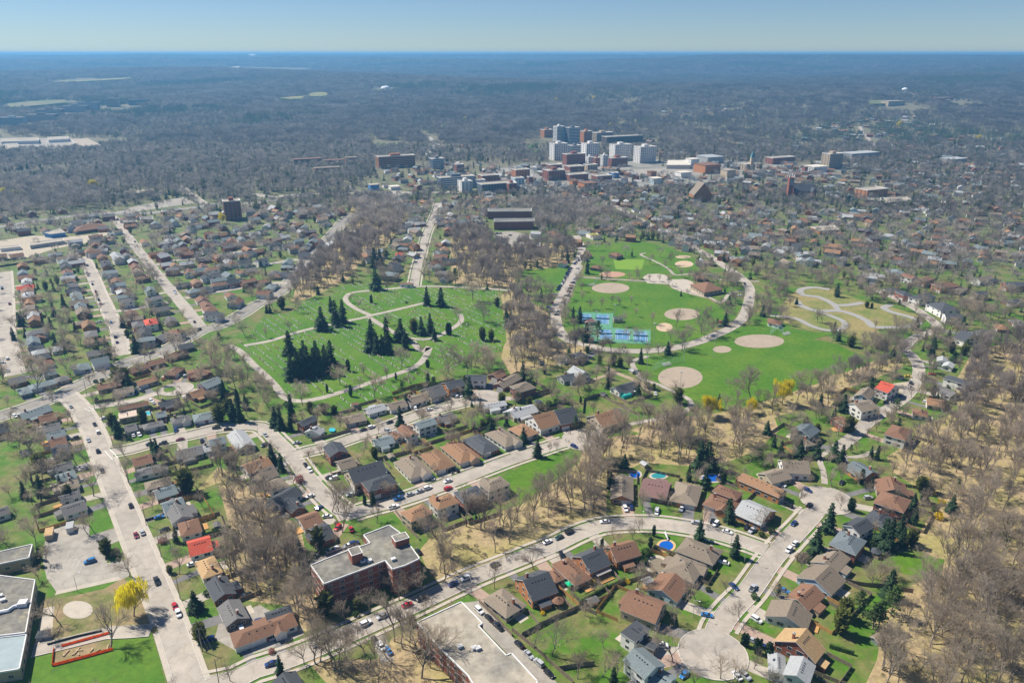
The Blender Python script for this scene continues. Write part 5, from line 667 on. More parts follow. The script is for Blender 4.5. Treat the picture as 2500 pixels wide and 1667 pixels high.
WOODS = [(58.0, [(336.9, 507.4), (285.1, 442.1), (266.8, 402.7), (232.2, 384.5), (223.1, 368.9), (199.0, 349.6), (195.1, 334.1), (199.5, 320.7), (219.9, 313.8), (208.6, 298.2), (187.6, 273.3), (187.0, 263.4), (175.2, 250.1), (159.5, 240.9), (161.4, 232.1), (146.6, 223.3), (133.4, 212.3), (125.7, 199.7), (119.4, 185.9), (190.7, 185.9), (450.7, 544.2)]), (58.0, [(78.7, 387.2), (63.9, 371.4), (48.2, 367.6), (40.2, 353.1), (35.0, 339.5), (27.7, 330.9), (17.7, 317.7), (11.4, 304.3), (-19.8, 287.8), (-31.6, 282.0), (-36.2, 269.4), (-33.2, 258.4), (-26.7, 251.4), (-11.4, 259.8), (0.0, 270.2), (0.0, 270.6), (14.7, 283.2), (28.0, 291.2), (42.0, 296.4), (42.9, 304.3), (46.7, 318.7), (53.8, 336.3), (68.9, 346.2), (93.9, 342.8), (115.7, 349.6), (133.8, 361.5), (150.0, 381.8), (151.9, 395.6), (166.4, 404.2), (190.9, 410.1), (207.1, 433.7), (238.5, 454.4), (265.1, 469.0), (273.6, 486.6), (251.8, 480.6), (209.7, 454.4), (183.6, 433.7), (157.2, 416.2), (136.6, 402.7), (112.2, 395.6), (95.8, 394.2)]), (46.0, [(-134.2, 327.0), (-110.7, 302.7), (-95.2, 282.8), (-86.3, 259.8), (-78.1, 239.6), (-72.8, 229.7), (-74.9, 221.6), (-79.3, 222.8), (-85.3, 234.6), (-105.2, 239.6), (-117.1, 251.4), (-118.7, 273.3), (-146.7, 323.7), (-150.2, 318.7), (-149.7, 339.5), (-134.8, 328.8)]), (75.0, [(-76.0, 210.2), (-63.1, 196.8), (-53.9, 188.1), (-14.6, 192.6), (-27.2, 209.7), (-36.4, 221.6), (-43.7, 216.1), (-47.0, 204.6), (-63.3, 206.1)]), (48.0, [(-231.7, 1047.1), (-189.2, 1114.9), (-133.3, 979.4), (-137.6, 889.0), (-138.8, 812.8), (-154.2, 765.4), (-154.9, 684.2), (-179.2, 629.7), (-191.9, 623.5), (-201.5, 676.9), (-200.3, 743.5), (-196.7, 812.8), (-197.0, 938.7)]), (60.0, [(-70.8, 871.6), (-28.3, 871.6), (-11.9, 802.9), (70.0, 812.8), (60.1, 743.5), (32.9, 730.9), (6.5, 726.8), (0.0, 649.2), (28.9, 588.1), (29.2, 520.7), (62.5, 514.0), (40.7, 478.6), (30.0, 476.7), (0.0, 461.6), (0.0, 456.2), (-5.4, 488.6), (-1.7, 536.4), (-6.7, 623.5), (-2.0, 645.9), (-52.9, 673.4), (-67.6, 812.8)]), (55.0, [(0.0, 889.0), (25.6, 865.9), (78.6, 889.0), (112.4, 958.6), (137.8, 938.7), (106.7, 1047.1), (47.4, 1088.5), (0.0, 1039.1)]), (60.0, [(-678.7, 965.5), (-669.0, 972.4), (-613.1, 986.5), (-571.2, 1031.3), (-596.0, 1088.5), (-646.8, 1161.6), (-746.6, 1233.5), (-875.0, 1267.0)])]
CLEARINGS = [[(-32.5, 965.5), (29.7, 965.5), (25.3, 812.8), (-24.1, 812.8)], [(-379.6, 951.9), (-340.5, 951.9), (-323.7, 900.9), (-360.8, 900.9)], [(73.1, 1556.2), (296.9, 1556.2), (269.0, 1403.2), (66.3, 1403.2)], [(81.9, 865.9), (107.4, 865.9), (104.3, 838.6), (79.5, 838.6)]]
SPOTS = {'church': [(412.6, 1104.3), (414.2, 1104.3), (447.1, 1104.3)], 'oldchurch': [(260.9, 1078.4), (287.6, 1104.3)], 'waterdome': [(1455.6, 2926.4)], 'mast': [(15157.8, 32187.1)], 'dome1': [(-547.9, 3426.7)], 'dome2': [(-3303.7, 10214.1)], 'chimney': [(402.5, 1531.3)], 'clock': [(435.6, 1382.7)], 'tennisA': [(59.8, 1392.0)], 'tennis': [(56.0, 589.5), (83.5, 585.3), (77.9, 551.1), (107.5, 544.9), (101.4, 511.8), (61.5, 519.6)], 'field': [(-1880.8, 3091.7)], 'courts': [[(58.1, 583.1), (66.5, 582.5), (61.7, 560.9)], [(69.7, 581.9), (79.7, 580.6), (76.0, 558.6)], [(69.4, 546.3), (77.7, 545.8), (74.1, 524.6)], [(80.9, 545.3), (91.0, 543.8), (87.3, 523.2)], [(94.3, 542.3), (104.1, 541.0), (100.2, 519.4)]], 'apron': [(53.5, 588.9), (83.8, 585.2), (78.4, 550.4), (107.4, 545.3), (101.8, 513.9), (59.8, 519.9), (56.6, 552.5)], 'blackhut': [(81.0, 560.9), (87.6, 560.9)], 'tenthut': [(61.3, 556.7)], 'backstops': [(94.7, 464.4), (105.0, 475.7), (117.2, 480.6), (76.1, 666.3), (82.6, 684.2), (89.2, 687.9), (196.4, 534.1), (205.4, 546.1), (208.0, 538.8)], 'bleachers': [(106.8, 473.8), (209.7, 534.1), (73.8, 662.8)], 'schoolboxes': [(-198.3, 284.1), (-204.8, 279.2), (-171.5, 217.7)], 'pent': [(-63.2, 244.9), (-60.0, 245.9), (-63.1, 249.7), (-47.8, 256.9), (-43.8, 257.6), (-46.6, 261.3)], 'tent': [(71.2, 423.2)], 'gazebo': [(17.8, 235.2), (154.9, 266.0)], 'sheds': [(31.4, 235.8), (68.6, 339.5), (20.2, 475.7), (255.3, 451.7), (132.9, 215.6), (-132.7, 285.3), (54.5, 247.4), (57.4, 424.0), (-95.1, 410.1), (-63.9, 347.3), (-260.0, 352.0), (80.7, 461.6), (-321.8, 507.4), (-202.6, 666.3)], 'orange': [(-152.6, 210.8)], 'green_umbrella': [(23.2, 245.4)], 'pergola': [(37.4, 251.4)], 'slide': [(68.0, 278.4)], 'lotmarks': [(-189.7, 264.2), (-180.1, 258.4)], 'crosswalk': [(-284.5, 422.4), (-276.9, 429.7), (-256.9, 408.6), (-251.3, 404.2), (-218.5, 356.7), (-209.5, 347.3)], 'cemrow': [(-176.8, 482.6), (-138.1, 432.1)]}

# ------------------------------------------------------------------ materials
MATS = {}
def mat(name, col, var=.15, scale=1.0, rough=.85, col2=None, scale2=None, obj_var=0., metal=0., spec=.3, bump=0., detail=4., trans=0., col3=None, scale3=.02, lo3=.6, cracks=False):
    if name in MATS: return MATS[name]
    m = bpy.data.materials.new(name); m.use_nodes = True; MATS[name] = m
    nt = m.node_tree; N = nt.nodes; Lk = nt.links; p = N['Principled BSDF']
    p.inputs['Roughness'].default_value = rough; p.inputs['Metallic'].default_value = metal; p.inputs['Specular IOR Level'].default_value = spec
    geo = N.new('ShaderNodeNewGeometry')
    n1 = N.new('ShaderNodeTexNoise'); n1.inputs['Scale'].default_value = scale; n1.inputs['Detail'].default_value = detail; n1.inputs['Roughness'].default_value = .65
    Lk.new(geo.outputs['Position'], n1.inputs['Vector'])
    r1 = N.new('ShaderNodeMapRange'); r1.inputs[1].default_value = .28; r1.inputs[2].default_value = .72; r1.inputs[3].default_value = 1-var; r1.inputs[4].default_value = 1+var
    Lk.new(n1.outputs['Fac'], r1.inputs[0])
    base = N.new('ShaderNodeRGB'); base.outputs[0].default_value = (*col, 1)
    src = base.outputs[0]
    if col2:
        n2 = N.new('ShaderNodeTexNoise'); n2.inputs['Scale'].default_value = scale2 or scale*.1; n2.inputs['Detail'].default_value = 6; n2.inputs['Roughness'].default_value = .7
        Lk.new(geo.outputs['Position'], n2.inputs['Vector'])
        rr = N.new('ShaderNodeMapRange'); rr.inputs[1].default_value = .42; rr.inputs[2].default_value = .62; Lk.new(n2.outputs['Fac'], rr.inputs[0])
        mx = N.new('ShaderNodeMix'); mx.data_type = 'RGBA'; Lk.new(rr.outputs[0], mx.inputs[0]); Lk.new(src, mx.inputs[6]); mx.inputs[7].default_value = (*col2, 1)
        src = mx.outputs[2]
    if col3:
        n3 = N.new('ShaderNodeTexNoise'); n3.inputs['Scale'].default_value = scale3; n3.inputs['Detail'].default_value = 8; n3.inputs['Roughness'].default_value = .75; Lk.new(geo.outputs['Position'], n3.inputs['Vector'])
        rr = N.new('ShaderNodeMapRange'); rr.inputs[1].default_value = lo3; rr.inputs[2].default_value = lo3+.14; rr.inputs[4].default_value = .85; Lk.new(n3.outputs['Fac'], rr.inputs[0])
        mx = N.new('ShaderNodeMix'); mx.data_type = 'RGBA'; Lk.new(rr.outputs[0], mx.inputs[0]); Lk.new(src, mx.inputs[6]); mx.inputs[7].default_value = (*col3, 1); src = mx.outputs[2]
    fac = r1.outputs[0]
    if cracks:
        wv = N.new('ShaderNodeTexNoise'); wv.inputs['Scale'].default_value = .35; Lk.new(geo.outputs['Position'], wv.inputs['Vector']); ad = N.new('ShaderNodeVectorMath'); ad.operation = 'MULTIPLY_ADD'; ad.inputs[1].default_value = (3,3,0); Lk.new(wv.outputs['Color'], ad.inputs[0]); Lk.new(geo.outputs['Position'], ad.inputs[2])
        vo = N.new('ShaderNodeTexVoronoi'); vo.feature = 'DISTANCE_TO_EDGE'; vo.inputs['Scale'].default_value = .14; Lk.new(ad.outputs[0], vo.inputs['Vector'])
        rc = N.new('ShaderNodeMapRange'); rc.inputs[1].default_value = .008; rc.inputs[2].default_value = .03; rc.inputs[3].default_value = .86; rc.inputs[4].default_value = 1.; Lk.new(vo.outputs['Distance'], rc.inputs[0])
        vc = N.new('ShaderNodeTexVoronoi'); vc.inputs['Scale'].default_value = .05; Lk.new(geo.outputs['Position'], vc.inputs['Vector']); sx = N.new('ShaderNodeSeparateColor'); Lk.new(vc.outputs['Color'], sx.inputs[0]); rp = N.new('ShaderNodeMapRange'); rp.inputs[3].default_value = .92; rp.inputs[4].default_value = 1.05; Lk.new(sx.outputs[0], rp.inputs[0])
        for so in (rc.outputs[0], rp.outputs[0]):
            mu = N.new('ShaderNodeMath'); mu.operation = 'MULTIPLY'; Lk.new(fac, mu.inputs[0]); Lk.new(so, mu.inputs[1]); fac = mu.outputs[0]
    if obj_var:
        oi = N.new('ShaderNodeObjectInfo'); r2 = N.new('ShaderNodeMapRange'); r2.inputs[3].default_value = 1-obj_var; r2.inputs[4].default_value = 1+obj_var
        Lk.new(oi.outputs['Random'], r2.inputs[0]); mu = N.new('ShaderNodeMath'); mu.operation = 'MULTIPLY'; Lk.new(fac, mu.inputs[0]); Lk.new(r2.outputs[0], mu.inputs[1]); fac = mu.outputs[0]
    vm = N.new('ShaderNodeVectorMath'); vm.operation = 'SCALE'; Lk.new(src, vm.inputs[0]); Lk.new(fac, vm.inputs['Scale'])
    Lk.new(vm.outputs[0], p.inputs['Base Color'])
    if trans:
        tr = N.new('ShaderNodeBsdfTranslucent'); Lk.new(vm.outputs[0], tr.inputs['Color']); ms = N.new('ShaderNodeMixShader'); ms.inputs[0].default_value = trans
        Lk.new(p.outputs[0], ms.inputs[1]); Lk.new(tr.outputs[0], ms.inputs[2]); Lk.new(ms.outputs[0], N['Material Output'].inputs['Surface'])
    if bump:
        b = N.new('ShaderNodeBump'); b.inputs['Strength'].default_value = bump; b.inputs['Distance'].default_value = .1; Lk.new(n1.outputs['Fac'], b.inputs['Height']); Lk.new(b.outputs[0], p.inputs['Normal'])
    return m

GROUND = {
 'woodfloor': mat('leaf_litter', (.34,.255,.14), .35, .5, col2=(.29,.25,.09), scale2=.035, bump=.5),
 'parkgrass': mat('mown_grass', (.057,.15,.003), .28, .35, col2=(.095,.175,.008), scale2=.03, bump=.3, detail=8, col3=(.22,.19,.06), scale3=.025, lo3=.63),
 'bowlgreen': mat('bowling_turf', (.16,.28,.02), .06, .3),
 'drygrass': mat('dry_grass', (.27,.22,.085), .25, .4, col2=(.12,.17,.03), scale2=.03),
 'asphaltlight': mat('old_asphalt', (.35,.32,.27), .16, .25, col2=(.28,.255,.22), scale2=.05, cracks=True),
 'concrete': mat('concrete', (.44,.39,.32), .12, .3),
 'townpave': mat('town_paving', (.30,.285,.26), .25, .03, col2=(.17,.165,.12), scale2=.02),
 'dullgrass': mat('rough_pasture', (.13,.16,.06), .3, .05, col2=(.19,.16,.08), scale2=.012),
 'gravel': mat('gravel', (.42,.36,.27), .2, .3),
 'dirt': mat('bare_earth', (.26,.19,.10), .25, .3, col2=(.13,.15,.035), scale2=.06),
 'infield': mat('infield_clay', (.37,.295,.22), .1, .3, col2=(.33,.27,.2), scale2=.06),
 'sand': mat('sand', (.50,.38,.25), .12, .4), 'mulch': mat('mulch', (.42,.25,.17), .2, .5),
}
ROADM = {'c': mat('pale_road', (.40,.355,.295), .14, .18, col2=(.34,.305,.26), scale2=.05, bump=.1, cracks=True), 'a': mat('asphalt', (.24,.225,.21), .15, .2, col2=(.29,.27,.24), scale2=.05, cracks=True), 'd': mat('dirt_track', (.33,.26,.17), .2, .4), 'p': mat('smooth_asphalt', (.31,.30,.28), .08, .3)}
ROOF = {'g': (.145,.14,.135), 'd': (.065,.07,.078), 's': (.12,.145,.155), 'b': (.19,.105,.065), 't': (.42,.28,.14), 'r': (.48,.085,.05), 'l': (.36,.37,.37), 'u': (.17,.205,.21), 'o': (.27,.155,.085), 'n': (.215,.175,.13), 'm': (.19,.11,.10), 'p': (.5,.4,.32)}
ROOFN = {'g': 'grey', 'd': 'charcoal', 's': 'slate blue', 'b': 'brown', 't': 'tan', 'r': 'red', 'l': 'pale grey', 'u': 'blue-grey', 'o': 'russet', 'n': 'taupe', 'm': 'mauve-brown', 'p': 'pinkish'}
WALL = {'W': (.72,.70,.66), 'B': (.27,.10,.065), 'Y': (.45,.36,.25), 'O': (.43,.185,.075), 'G': (.38,.38,.37), 'L': (.50,.60,.68), 'D': (.13,.10,.08), 'E': (.16,.22,.22), 'R': (.21,.06,.05), 'S': (.13,.15,.18), 'T': (.42,.52,.55), 'U': (.07,.22,.5), 'P': (.6,.54,.46)}
WALLN = {'W': 'white', 'B': 'red brick', 'Y': 'buff', 'O': 'orange brick', 'G': 'grey', 'L': 'pale blue', 'D': 'dark brown', 'E': 'green-grey', 'R': 'dark red', 'S': 'dark', 'T': 'pale teal', 'U': 'blue', 'P': 'cream'}
def roof_mat(k): return mat('shingles_'+ROOFN[k].replace(' ', '_').replace('-', '_'), ROOF[k], .22, 1.6, .9, obj_var=.12, bump=.4)
def wall_mat(k): return mat('wall_'+WALLN[k].replace(' ', '_').replace('-', '_'), WALL[k], .12, 1.2, .85, obj_var=.1)
TRIM = mat('white_trim', (.7,.69,.66), .06); GLASS = mat('window_glass', (.035,.045,.06), .2, .5, .08, spec=.6)
BRICK = mat('chimney_brick', (.33,.12,.07), .2, 3); DARK = mat('dark_metal', (.04,.04,.045), .2, 1, .5)
TWIG = mat('twigs', (.54,.45,.345), .25, .12, .95, obj_var=.25, col2=(.46,.39,.31), scale2=.012, trans=.5); BARK = mat('bark', (.25,.21,.17), .3, 1., .95, obj_var=.2)
NEEDLE = mat('spruce_needles', (.032,.065,.026), .4, .6, .9, obj_var=.3, trans=.2); PINE = mat('pine_needles', (.07,.12,.028), .4, .6, .9, obj_var=.25, trans=.3); CEDAR = mat('cedar_leaf', (.11,.125,.025), .35, .6, .9, obj_var=.25, trans=.3)
WILLOW = mat('willow_leaf', (.72,.62,.025), .25, .5, .9, obj_var=.1, trans=.6); SHRUBM = {'f': mat('forsythia_bloom', (.75,.56,.02), .25, 1, trans=.4), 'g': mat('shrub_leaf', (.06,.105,.022), .4, .8, obj_var=.3, trans=.3), 'b': mat('bare_shrub', (.33,.27,.2), .3, 1, trans=.5), 'm': mat('red_buds', (.42,.18,.16), .3, 1, trans=.5)}
STONE = mat('gravestone', (.52,.50,.47), .35, .15, .6, obj_var=.35); METAL = mat('galvanised', (.5,.5,.5), .1, 1, .5); WOODF = mat('weathered_fence', (.24,.19,.14), .25, 1.2); CEDARF = mat('new_cedar_fence', (.46,.26,.09), .2, 1.2)

# ------------------------------------------------------------------ mesh helpers
class MB:
    def __init__(s): s.v = []; s.f = []; s.m = []
    def face(s, pts, m=0):
        n = len(s.v); s.v += [tuple(p) for p in pts]; s.f.append(tuple(range(n, n+len(pts)))); s.m.append(m)
    def box(s, x0, x1, y0, y1, z0, z1, m=0, mtop=None, bottom=True):
        n = len(s.v); s.v += [(x0,y0,z0),(x1,y0,z0),(x1,y1,z0),(x0,y1,z0),(x0,y0,z1),(x1,y0,z1),(x1,y1,z1),(x0,y1,z1)]
        fs = [(0,1,5,4),(1,2,6,5),(2,3,7,6),(3,0,4,7)]; s.f += [tuple(n+i for i in f) for f in fs]; s.m += [m]*4
        s.f.append((n+4,n+5,n+6,n+7)); s.m.append(m if mtop is None else mtop)
        if bottom: s.f.append((n+3,n+2,n+1,n)); s.m.append(m)
    def tube(s, pts, rad, sides=6, m=0, cap=False):
        rings = []
        for i, p in enumerate(pts):
            p = Vector(p); a = Vector(pts[max(i-1,0)]); b = Vector(pts[min(i+1,len(pts)-1)]); d = (b-a).normalized()
            u = d.cross(Vector((.31,.7,.2))).normalized(); w = d.cross(u)
            n = len(s.v); r = rad[i]
            for k in range(sides):
                t = 2*PI*k/sides; q = p+u*(math.cos(t)*r)+w*(math.sin(t)*r); s.v.append((q.x,q.y,q.z))
            rings.append(n)
        for a, b in zip(rings, rings[1:]):
            for k in range(sides): s.f.append((a+k, a+(k+1)%sides, b+(k+1)%sides, b+k)); s.m.append(m)
        if cap: s.f.append(tuple(rings[-1]+k for k in range(sides))); s.m.append(m)
    def prism(s, pts, z0, z1, mside=0, mtop=0):
        if sum(a[0]*b[1]-b[0]*a[1] for a, b in zip(pts, pts[1:]+pts[:1])) < 0: pts = pts[::-1]
        n = len(s.v); k = len(pts); s.v += [(x,y,z0) for x, y in pts]+[(x,y,z1) for x, y in pts]
        for i in range(k): s.f.append((n+i, n+(i+1)%k, n+k+(i+1)%k, n+k+i)); s.m.append(mside)
        for t in tessellate_polygon([[Vector((x,y,0)) for x, y in pts]]):
            a, b, c = t
            if (pts[b][0]-pts[a][0])*(pts[c][1]-pts[a][1])-(pts[b][1]-pts[a][1])*(pts[c][0]-pts[a][0]) < 0: b, c = c, b
            s.f.append((n+k+a, n+k+b, n+k+c)); s.m.append(mtop)
    def mesh(s, name, mats, smooth=False):
        me = bpy.data.meshes.new(name); me.from_pydata(s.v, [], s.f)
        for x in (mats if isinstance(mats, (list, tuple)) else [mats]): me.materials.append(x)
        me.polygons.foreach_set('material_index', s.m)
        if smooth: me.polygons.foreach_set('use_smooth', [True]*len(s.f))
        me.update(); return me
def link(name, data, parent=None, loc=(0,0,0), rz=0., sc=None):
    o = bpy.data.objects.new(name, data); COL.objects.link(o); o.location = loc
    if rz: o.rotation_euler = (0,0,rz)
    if sc: o.scale = sc if isinstance(sc, tuple) else (sc,sc,sc)
    if parent: o.parent = parent
    return o
PENDING = []
def tag(o, label, cat, group=None, share=False):
    o['label'] = label; o['category'] = cat
    if group: o['group'] = group
    PENDING.append((o, share)); return o
def thing(name, label, cat, loc, rz=0., group=None, share=False, sc=None): return tag(link(name, None, None, loc, rz, sc), label, cat, group, share)
def structure(o): o['kind'] = 'structure'; return o
def stuff(o, label, cat): o['kind'] = 'stuff'; o['label'] = label; o['category'] = cat; return o
ORD = ['nearest','second nearest','third nearest','fourth nearest','fifth nearest','sixth nearest','seventh nearest','eighth nearest','ninth nearest','tenth nearest','eleventh nearest','twelfth nearest']
ORDW = ['first','second','third','fourth','fifth','sixth','seventh','eighth','ninth','tenth','eleventh','twelfth','thirteenth','fourteenth','fifteenth','sixteenth','seventeenth','eighteenth','nineteenth','twentieth']

# ------------------------------------------------------------------ occupancy map, so that nothing grows through roads or roofs
GX0, GY0, CELL = -1400., 120., 2.; GW, GH = 1400, 1000
OCC = np.zeros((GH, GW), np.uint8); WOOD = np.zeros((GH, GW), np.float32)
CXs = GX0+(np.arange(GW)+.5)*CELL; CYs = GY0+(np.arange(GH)+.5)*CELL
def in_poly(px, py, poly):
    r = np.zeros(np.broadcast(px, py).shape, bool); n = len(poly)
    for i in range(n):
        x1, y1 = poly[i]; x2, y2 = poly[(i+1)%n]
        if y1 == y2: continue
        c = ((y1 > py) != (y2 > py)) & (px < (x2-x1)*(py-y1)/(y2-y1)+x1); r ^= c
    return r
def window_of(poly):
    xs = [p[0] for p in poly]; ys = [p[1] for p in poly]
    return max(0, int((min(xs)-GX0)/CELL)-1), min(GW, int((max(xs)-GX0)/CELL)+2), max(0, int((min(ys)-GY0)/CELL)-1), min(GH, int((max(ys)-GY0)/CELL)+2)
def mark_poly(poly, arr=OCC, val=1):
    a, b, c, d = window_of(poly)
    if b <= a or d <= c: return
    k = in_poly(CXs[None,a:b], CYs[c:d,None], poly); arr[c:d,a:b][k] = val
def mark_disc(x, y, r):
    a, b, c, d = window_of([(x-r,y-r),(x+r,y+r)])
    if b <= a or d <= c: return
    k = (CXs[None,a:b]-x)**2+(CYs[c:d,None]-y)**2 < r*r; OCC[c:d,a:b][k] = 1
def free(x, y):
    i, j = int((x-GX0)/CELL), int((y-GY0)/CELL)
    return not (0 <= i < GW and 0 <= j < GH) or OCC[j,i] == 0
def in_view(x, y, m=0.): return y > 130 and abs(x) < y*.70+30+m

# ------------------------------------------------------------------ the land, one sheet to the horizon
def build_ground():
    rs = [0,60,120,180,250,350,500,700,1000,1400,1700]; r = 1700.
    while r < 25000: r *= 1.045; rs.append(r)
    na = 220; v = []; f = []
    for r in rs:
        for k in range(na+1):
            t = -1.0+2.0*k/na; x, y = r*math.sin(t), r*math.cos(t)-60; v.append((x, y, max(ground_z(x,y), 0)))
    for i in range(len(rs)-1):
        for k in range(na):
            a = i*(na+1)+k; f.append((a, a+1, a+na+2, a+na+1))
    f = [t[::-1] for t in f]
    me = bpy.data.meshes.new('ground'); me.from_pydata(v, [], f); me.polygons.foreach_set('use_smooth', [True]*len(f))
    m = mat('turf_and_earth', (.06,.15,.006), .3, .25, col2=(.17,.15,.055), scale2=.05, bump=.3, detail=8, col3=(.26,.20,.12), scale3=.11, lo3=.57)
    nt = m.node_tree; N = nt.nodes; Lk = nt.links; p = N['Principled BSDF']; old = p.inputs['Base Color'].links[0].from_socket
    geo = N.new('ShaderNodeNewGeometry'); le = N.new('ShaderNodeVectorMath'); le.operation = 'LENGTH'; Lk.new(geo.outputs['Position'], le.inputs[0])
    mr = N.new('ShaderNodeMapRange'); mr.inputs[1].default_value = 700; mr.inputs[2].default_value = 1500; mr.inputs[3].default_value = 0.; mr.inputs[4].default_value = .85; Lk.new(le.outputs['Value'], mr.inputs[0])
    mx = N.new('ShaderNodeMix'); mx.data_type = 'RGBA'; Lk.new(mr.outputs[0], mx.inputs[0]); Lk.new(old, mx.inputs[6]); mx.inputs[7].default_value = (.17,.145,.10,1)
    Lk.new(mx.outputs[2], p.inputs['Base Color']); me.materials.append(m); me.update()
    structure(link('ground', me))
build_ground()
def smooth_line(pts, step=4.):
    out = []
    P = [pts[0]]+list(pts)+[pts[-1]]
    for i in range(1, len(P)-2):
        p0, p1, p2, p3 = [np.array(p) for p in P[i-1:i+3]]
        n = max(1, int(np.linalg.norm(p2-p1)/step))
        for k in range(n):
            t = k/n; out.append(.5*((2*p1)+(-p0+p2)*t+(2*p0-5*p1+4*p2-p3)*t*t+(-p0+3*p1-3*p2+p3)*t**3))
    out.append(np.array(pts[-1])); return np.array(out)
LINES = []
for w, m, s, lab, pts in ROADS:
    L = smooth_line(pts, 4. if math.hypot(*pts[0]) < 1000 else 12.)
    T = np.gradient(L, axis=0); T /= np.linalg.norm(T, axis=1)[:,None]+1e-9
    LINES.append((w, m, s, lab, L, T))
    for p in L: mark_disc(p[0], p[1], w/2+(1.2 if lab != 'highway' else 13))
RP = np.concatenate([l[4] for l in LINES]); RT = np.concatenate([l[5] for l in LINES]); RI = np.concatenate([np.full(len(l[4]), i) for i, l in enumerate(LINES)])
STREET = np.isin(RI, [i for i, l in enumerate(LINES) if l[0] >= 5.8 and l[1] != 'p' and 'cemetery' not in l[3]])
SP, ST, SI = RP[STREET], RT[STREET], RI[STREET]
def near_street(x, y):
    d = (SP[:,0]-x)**2+(SP[:,1]-y)**2; k = int(d.argmin()); return math.sqrt(d[k]), SP[k], ST[k], int(SI[k])
def other_road(p, i, pad):
    d = (RP[:,0]-p[0])**2+(RP[:,1]-p[1])**2; W = np.array([l[0] for l in LINES])[RI]/2+pad
    if ((d < W*W) & (RI != i)).any(): return True
    return any((p[0]-c[0])**2+(p[1]-c[1])**2 < (r+pad)**2 for c, r, lb in BULBS)
KERB = mat('kerb_stone', (.5,.46,.40), .1, .5); YELLOW = mat('road_yellow', (.6,.42,.05), .2, 2); WHITEP = mat('road_white', (.72,.72,.70), .15, 2)
for i, (w, m, s, lab, L, T) in enumerate(LINES):
    Nn = np.stack([-T[:,1], T[:,0]], 1); z = .06+.004*i; b = MB()
    gz = [max(ground_z(*p), 0) for p in L]
    for k in range(len(L)-1):
        q = [L[k]+Nn[k]*w/2, L[k]-Nn[k]*w/2, L[k+1]-Nn[k+1]*w/2, L[k+1]+Nn[k+1]*w/2]
        b.face([(q[0][0],q[0][1],gz[k]+z),(q[1][0],q[1][1],gz[k]+z),(q[2][0],q[2][1],gz[k+1]+z),(q[3][0],q[3][1],gz[k+1]+z)])
    o = structure(link('road' if w > 5.6 else 'path', b.mesh('road', ROADM[m]))); o['label'] = 'the '+lab
    if m == 'a' and lab.startswith('diag'):
        c = MB()
        for k in range(len(L)-1):
            q = [L[k]+Nn[k]*.12, L[k]-Nn[k]*.12, L[k+1]-Nn[k+1]*.12, L[k+1]+Nn[k+1]*.12]; c.face([(p[0],p[1],z+.15) for p in q])
        structure(link('centre_line', c.mesh('centre_line', YELLOW)))
    if w >= 6 and m in 'ca' and 'highway' not in lab and math.hypot(*L[0]) < 1100:
        kb = MB(); sw = MB()
        for sd in (-1, 1):
            for k in range(len(L)-1):
                mid = (L[k]+L[k+1])/2+Nn[k]*sd*(w/2+.6)
                if other_road(mid, i, .3): continue
                a0, a1 = w/2, w/2+.32
                q = [L[k]+Nn[k]*sd*a0, L[k]+Nn[k]*sd*a1, L[k+1]+Nn[k+1]*sd*a1, L[k+1]+Nn[k+1]*sd*a0]
                if sd > 0: q = q[::-1]
                kb.prism([tuple(p) for p in q], .0, z+.11)
                if s == 's' and not other_road(mid+Nn[k]*sd*2, i, .3):
                    a0, a1 = (w/2+.36, w/2+1.9) if 'left' in lab or 'second' in lab or 'avenue' in lab else (w/2+1.5, w/2+3.0)
                    q = [L[k]+Nn[k]*sd*a0, L[k]+Nn[k]*sd*a1, L[k+1]+Nn[k+1]*sd*a1, L[k+1]+Nn[k+1]*sd*a0]
                    sw.face([(p[0],p[1],z+.1) for p in (q if sd < 0 else q[::-1])])
        if kb.v: structure(link('kerb', kb.mesh('kerb', KERB)))
        if sw.v: structure(link('pavement', sw.mesh('pavement', GROUND['concrete'])))
for j, ((cx, cy_), r, lab) in enumerate(BULBS):
    b = MB(); ring = [(cx+r*math.cos(t*PI/20), cy_+r*math.sin(t*PI/20)) for t in range(40)]
    z = .21+.004*j; b.face([(x,y,z) for x, y in ring]); structure(link('turning_circle', b.mesh('turning_circle', ROADM['c']))); mark_disc(cx, cy_, r+1)
    kb = MB()
    for t in range(40):
        p = (cx+(r+.2)*math.cos((t+.5)*PI/20), cy_+(r+.2)*math.sin((t+.5)*PI/20))
        if ((RP-np.array(p))**2).sum(1).min() < 4.4**2: continue
        c0, c1 = t*PI/20, (t+1)*PI/20
        kb.prism([(cx+r*math.cos(c0),cy_+r*math.sin(c0)),(cx+(r+.35)*math.cos(c0),cy_+(r+.35)*math.sin(c0)),(cx+(r+.35)*math.cos(c1),cy_+(r+.35)*math.sin(c1)),(cx+r*math.cos(c1),cy_+r*math.sin(c1))], 0, z+.1)
    structure(link('kerb', kb.mesh('kerb', KERB)))
    if 'island' in lab:
        isl = [(cx-4+3.6*math.cos(t*PI/12), cy_-1+3.6*math.sin(t*PI/12)) for t in range(24)]; g = MB(); g.prism(isl, 0, z+.16); structure(link('grass_island', g.mesh('grass_island', GROUND['parkgrass'])))
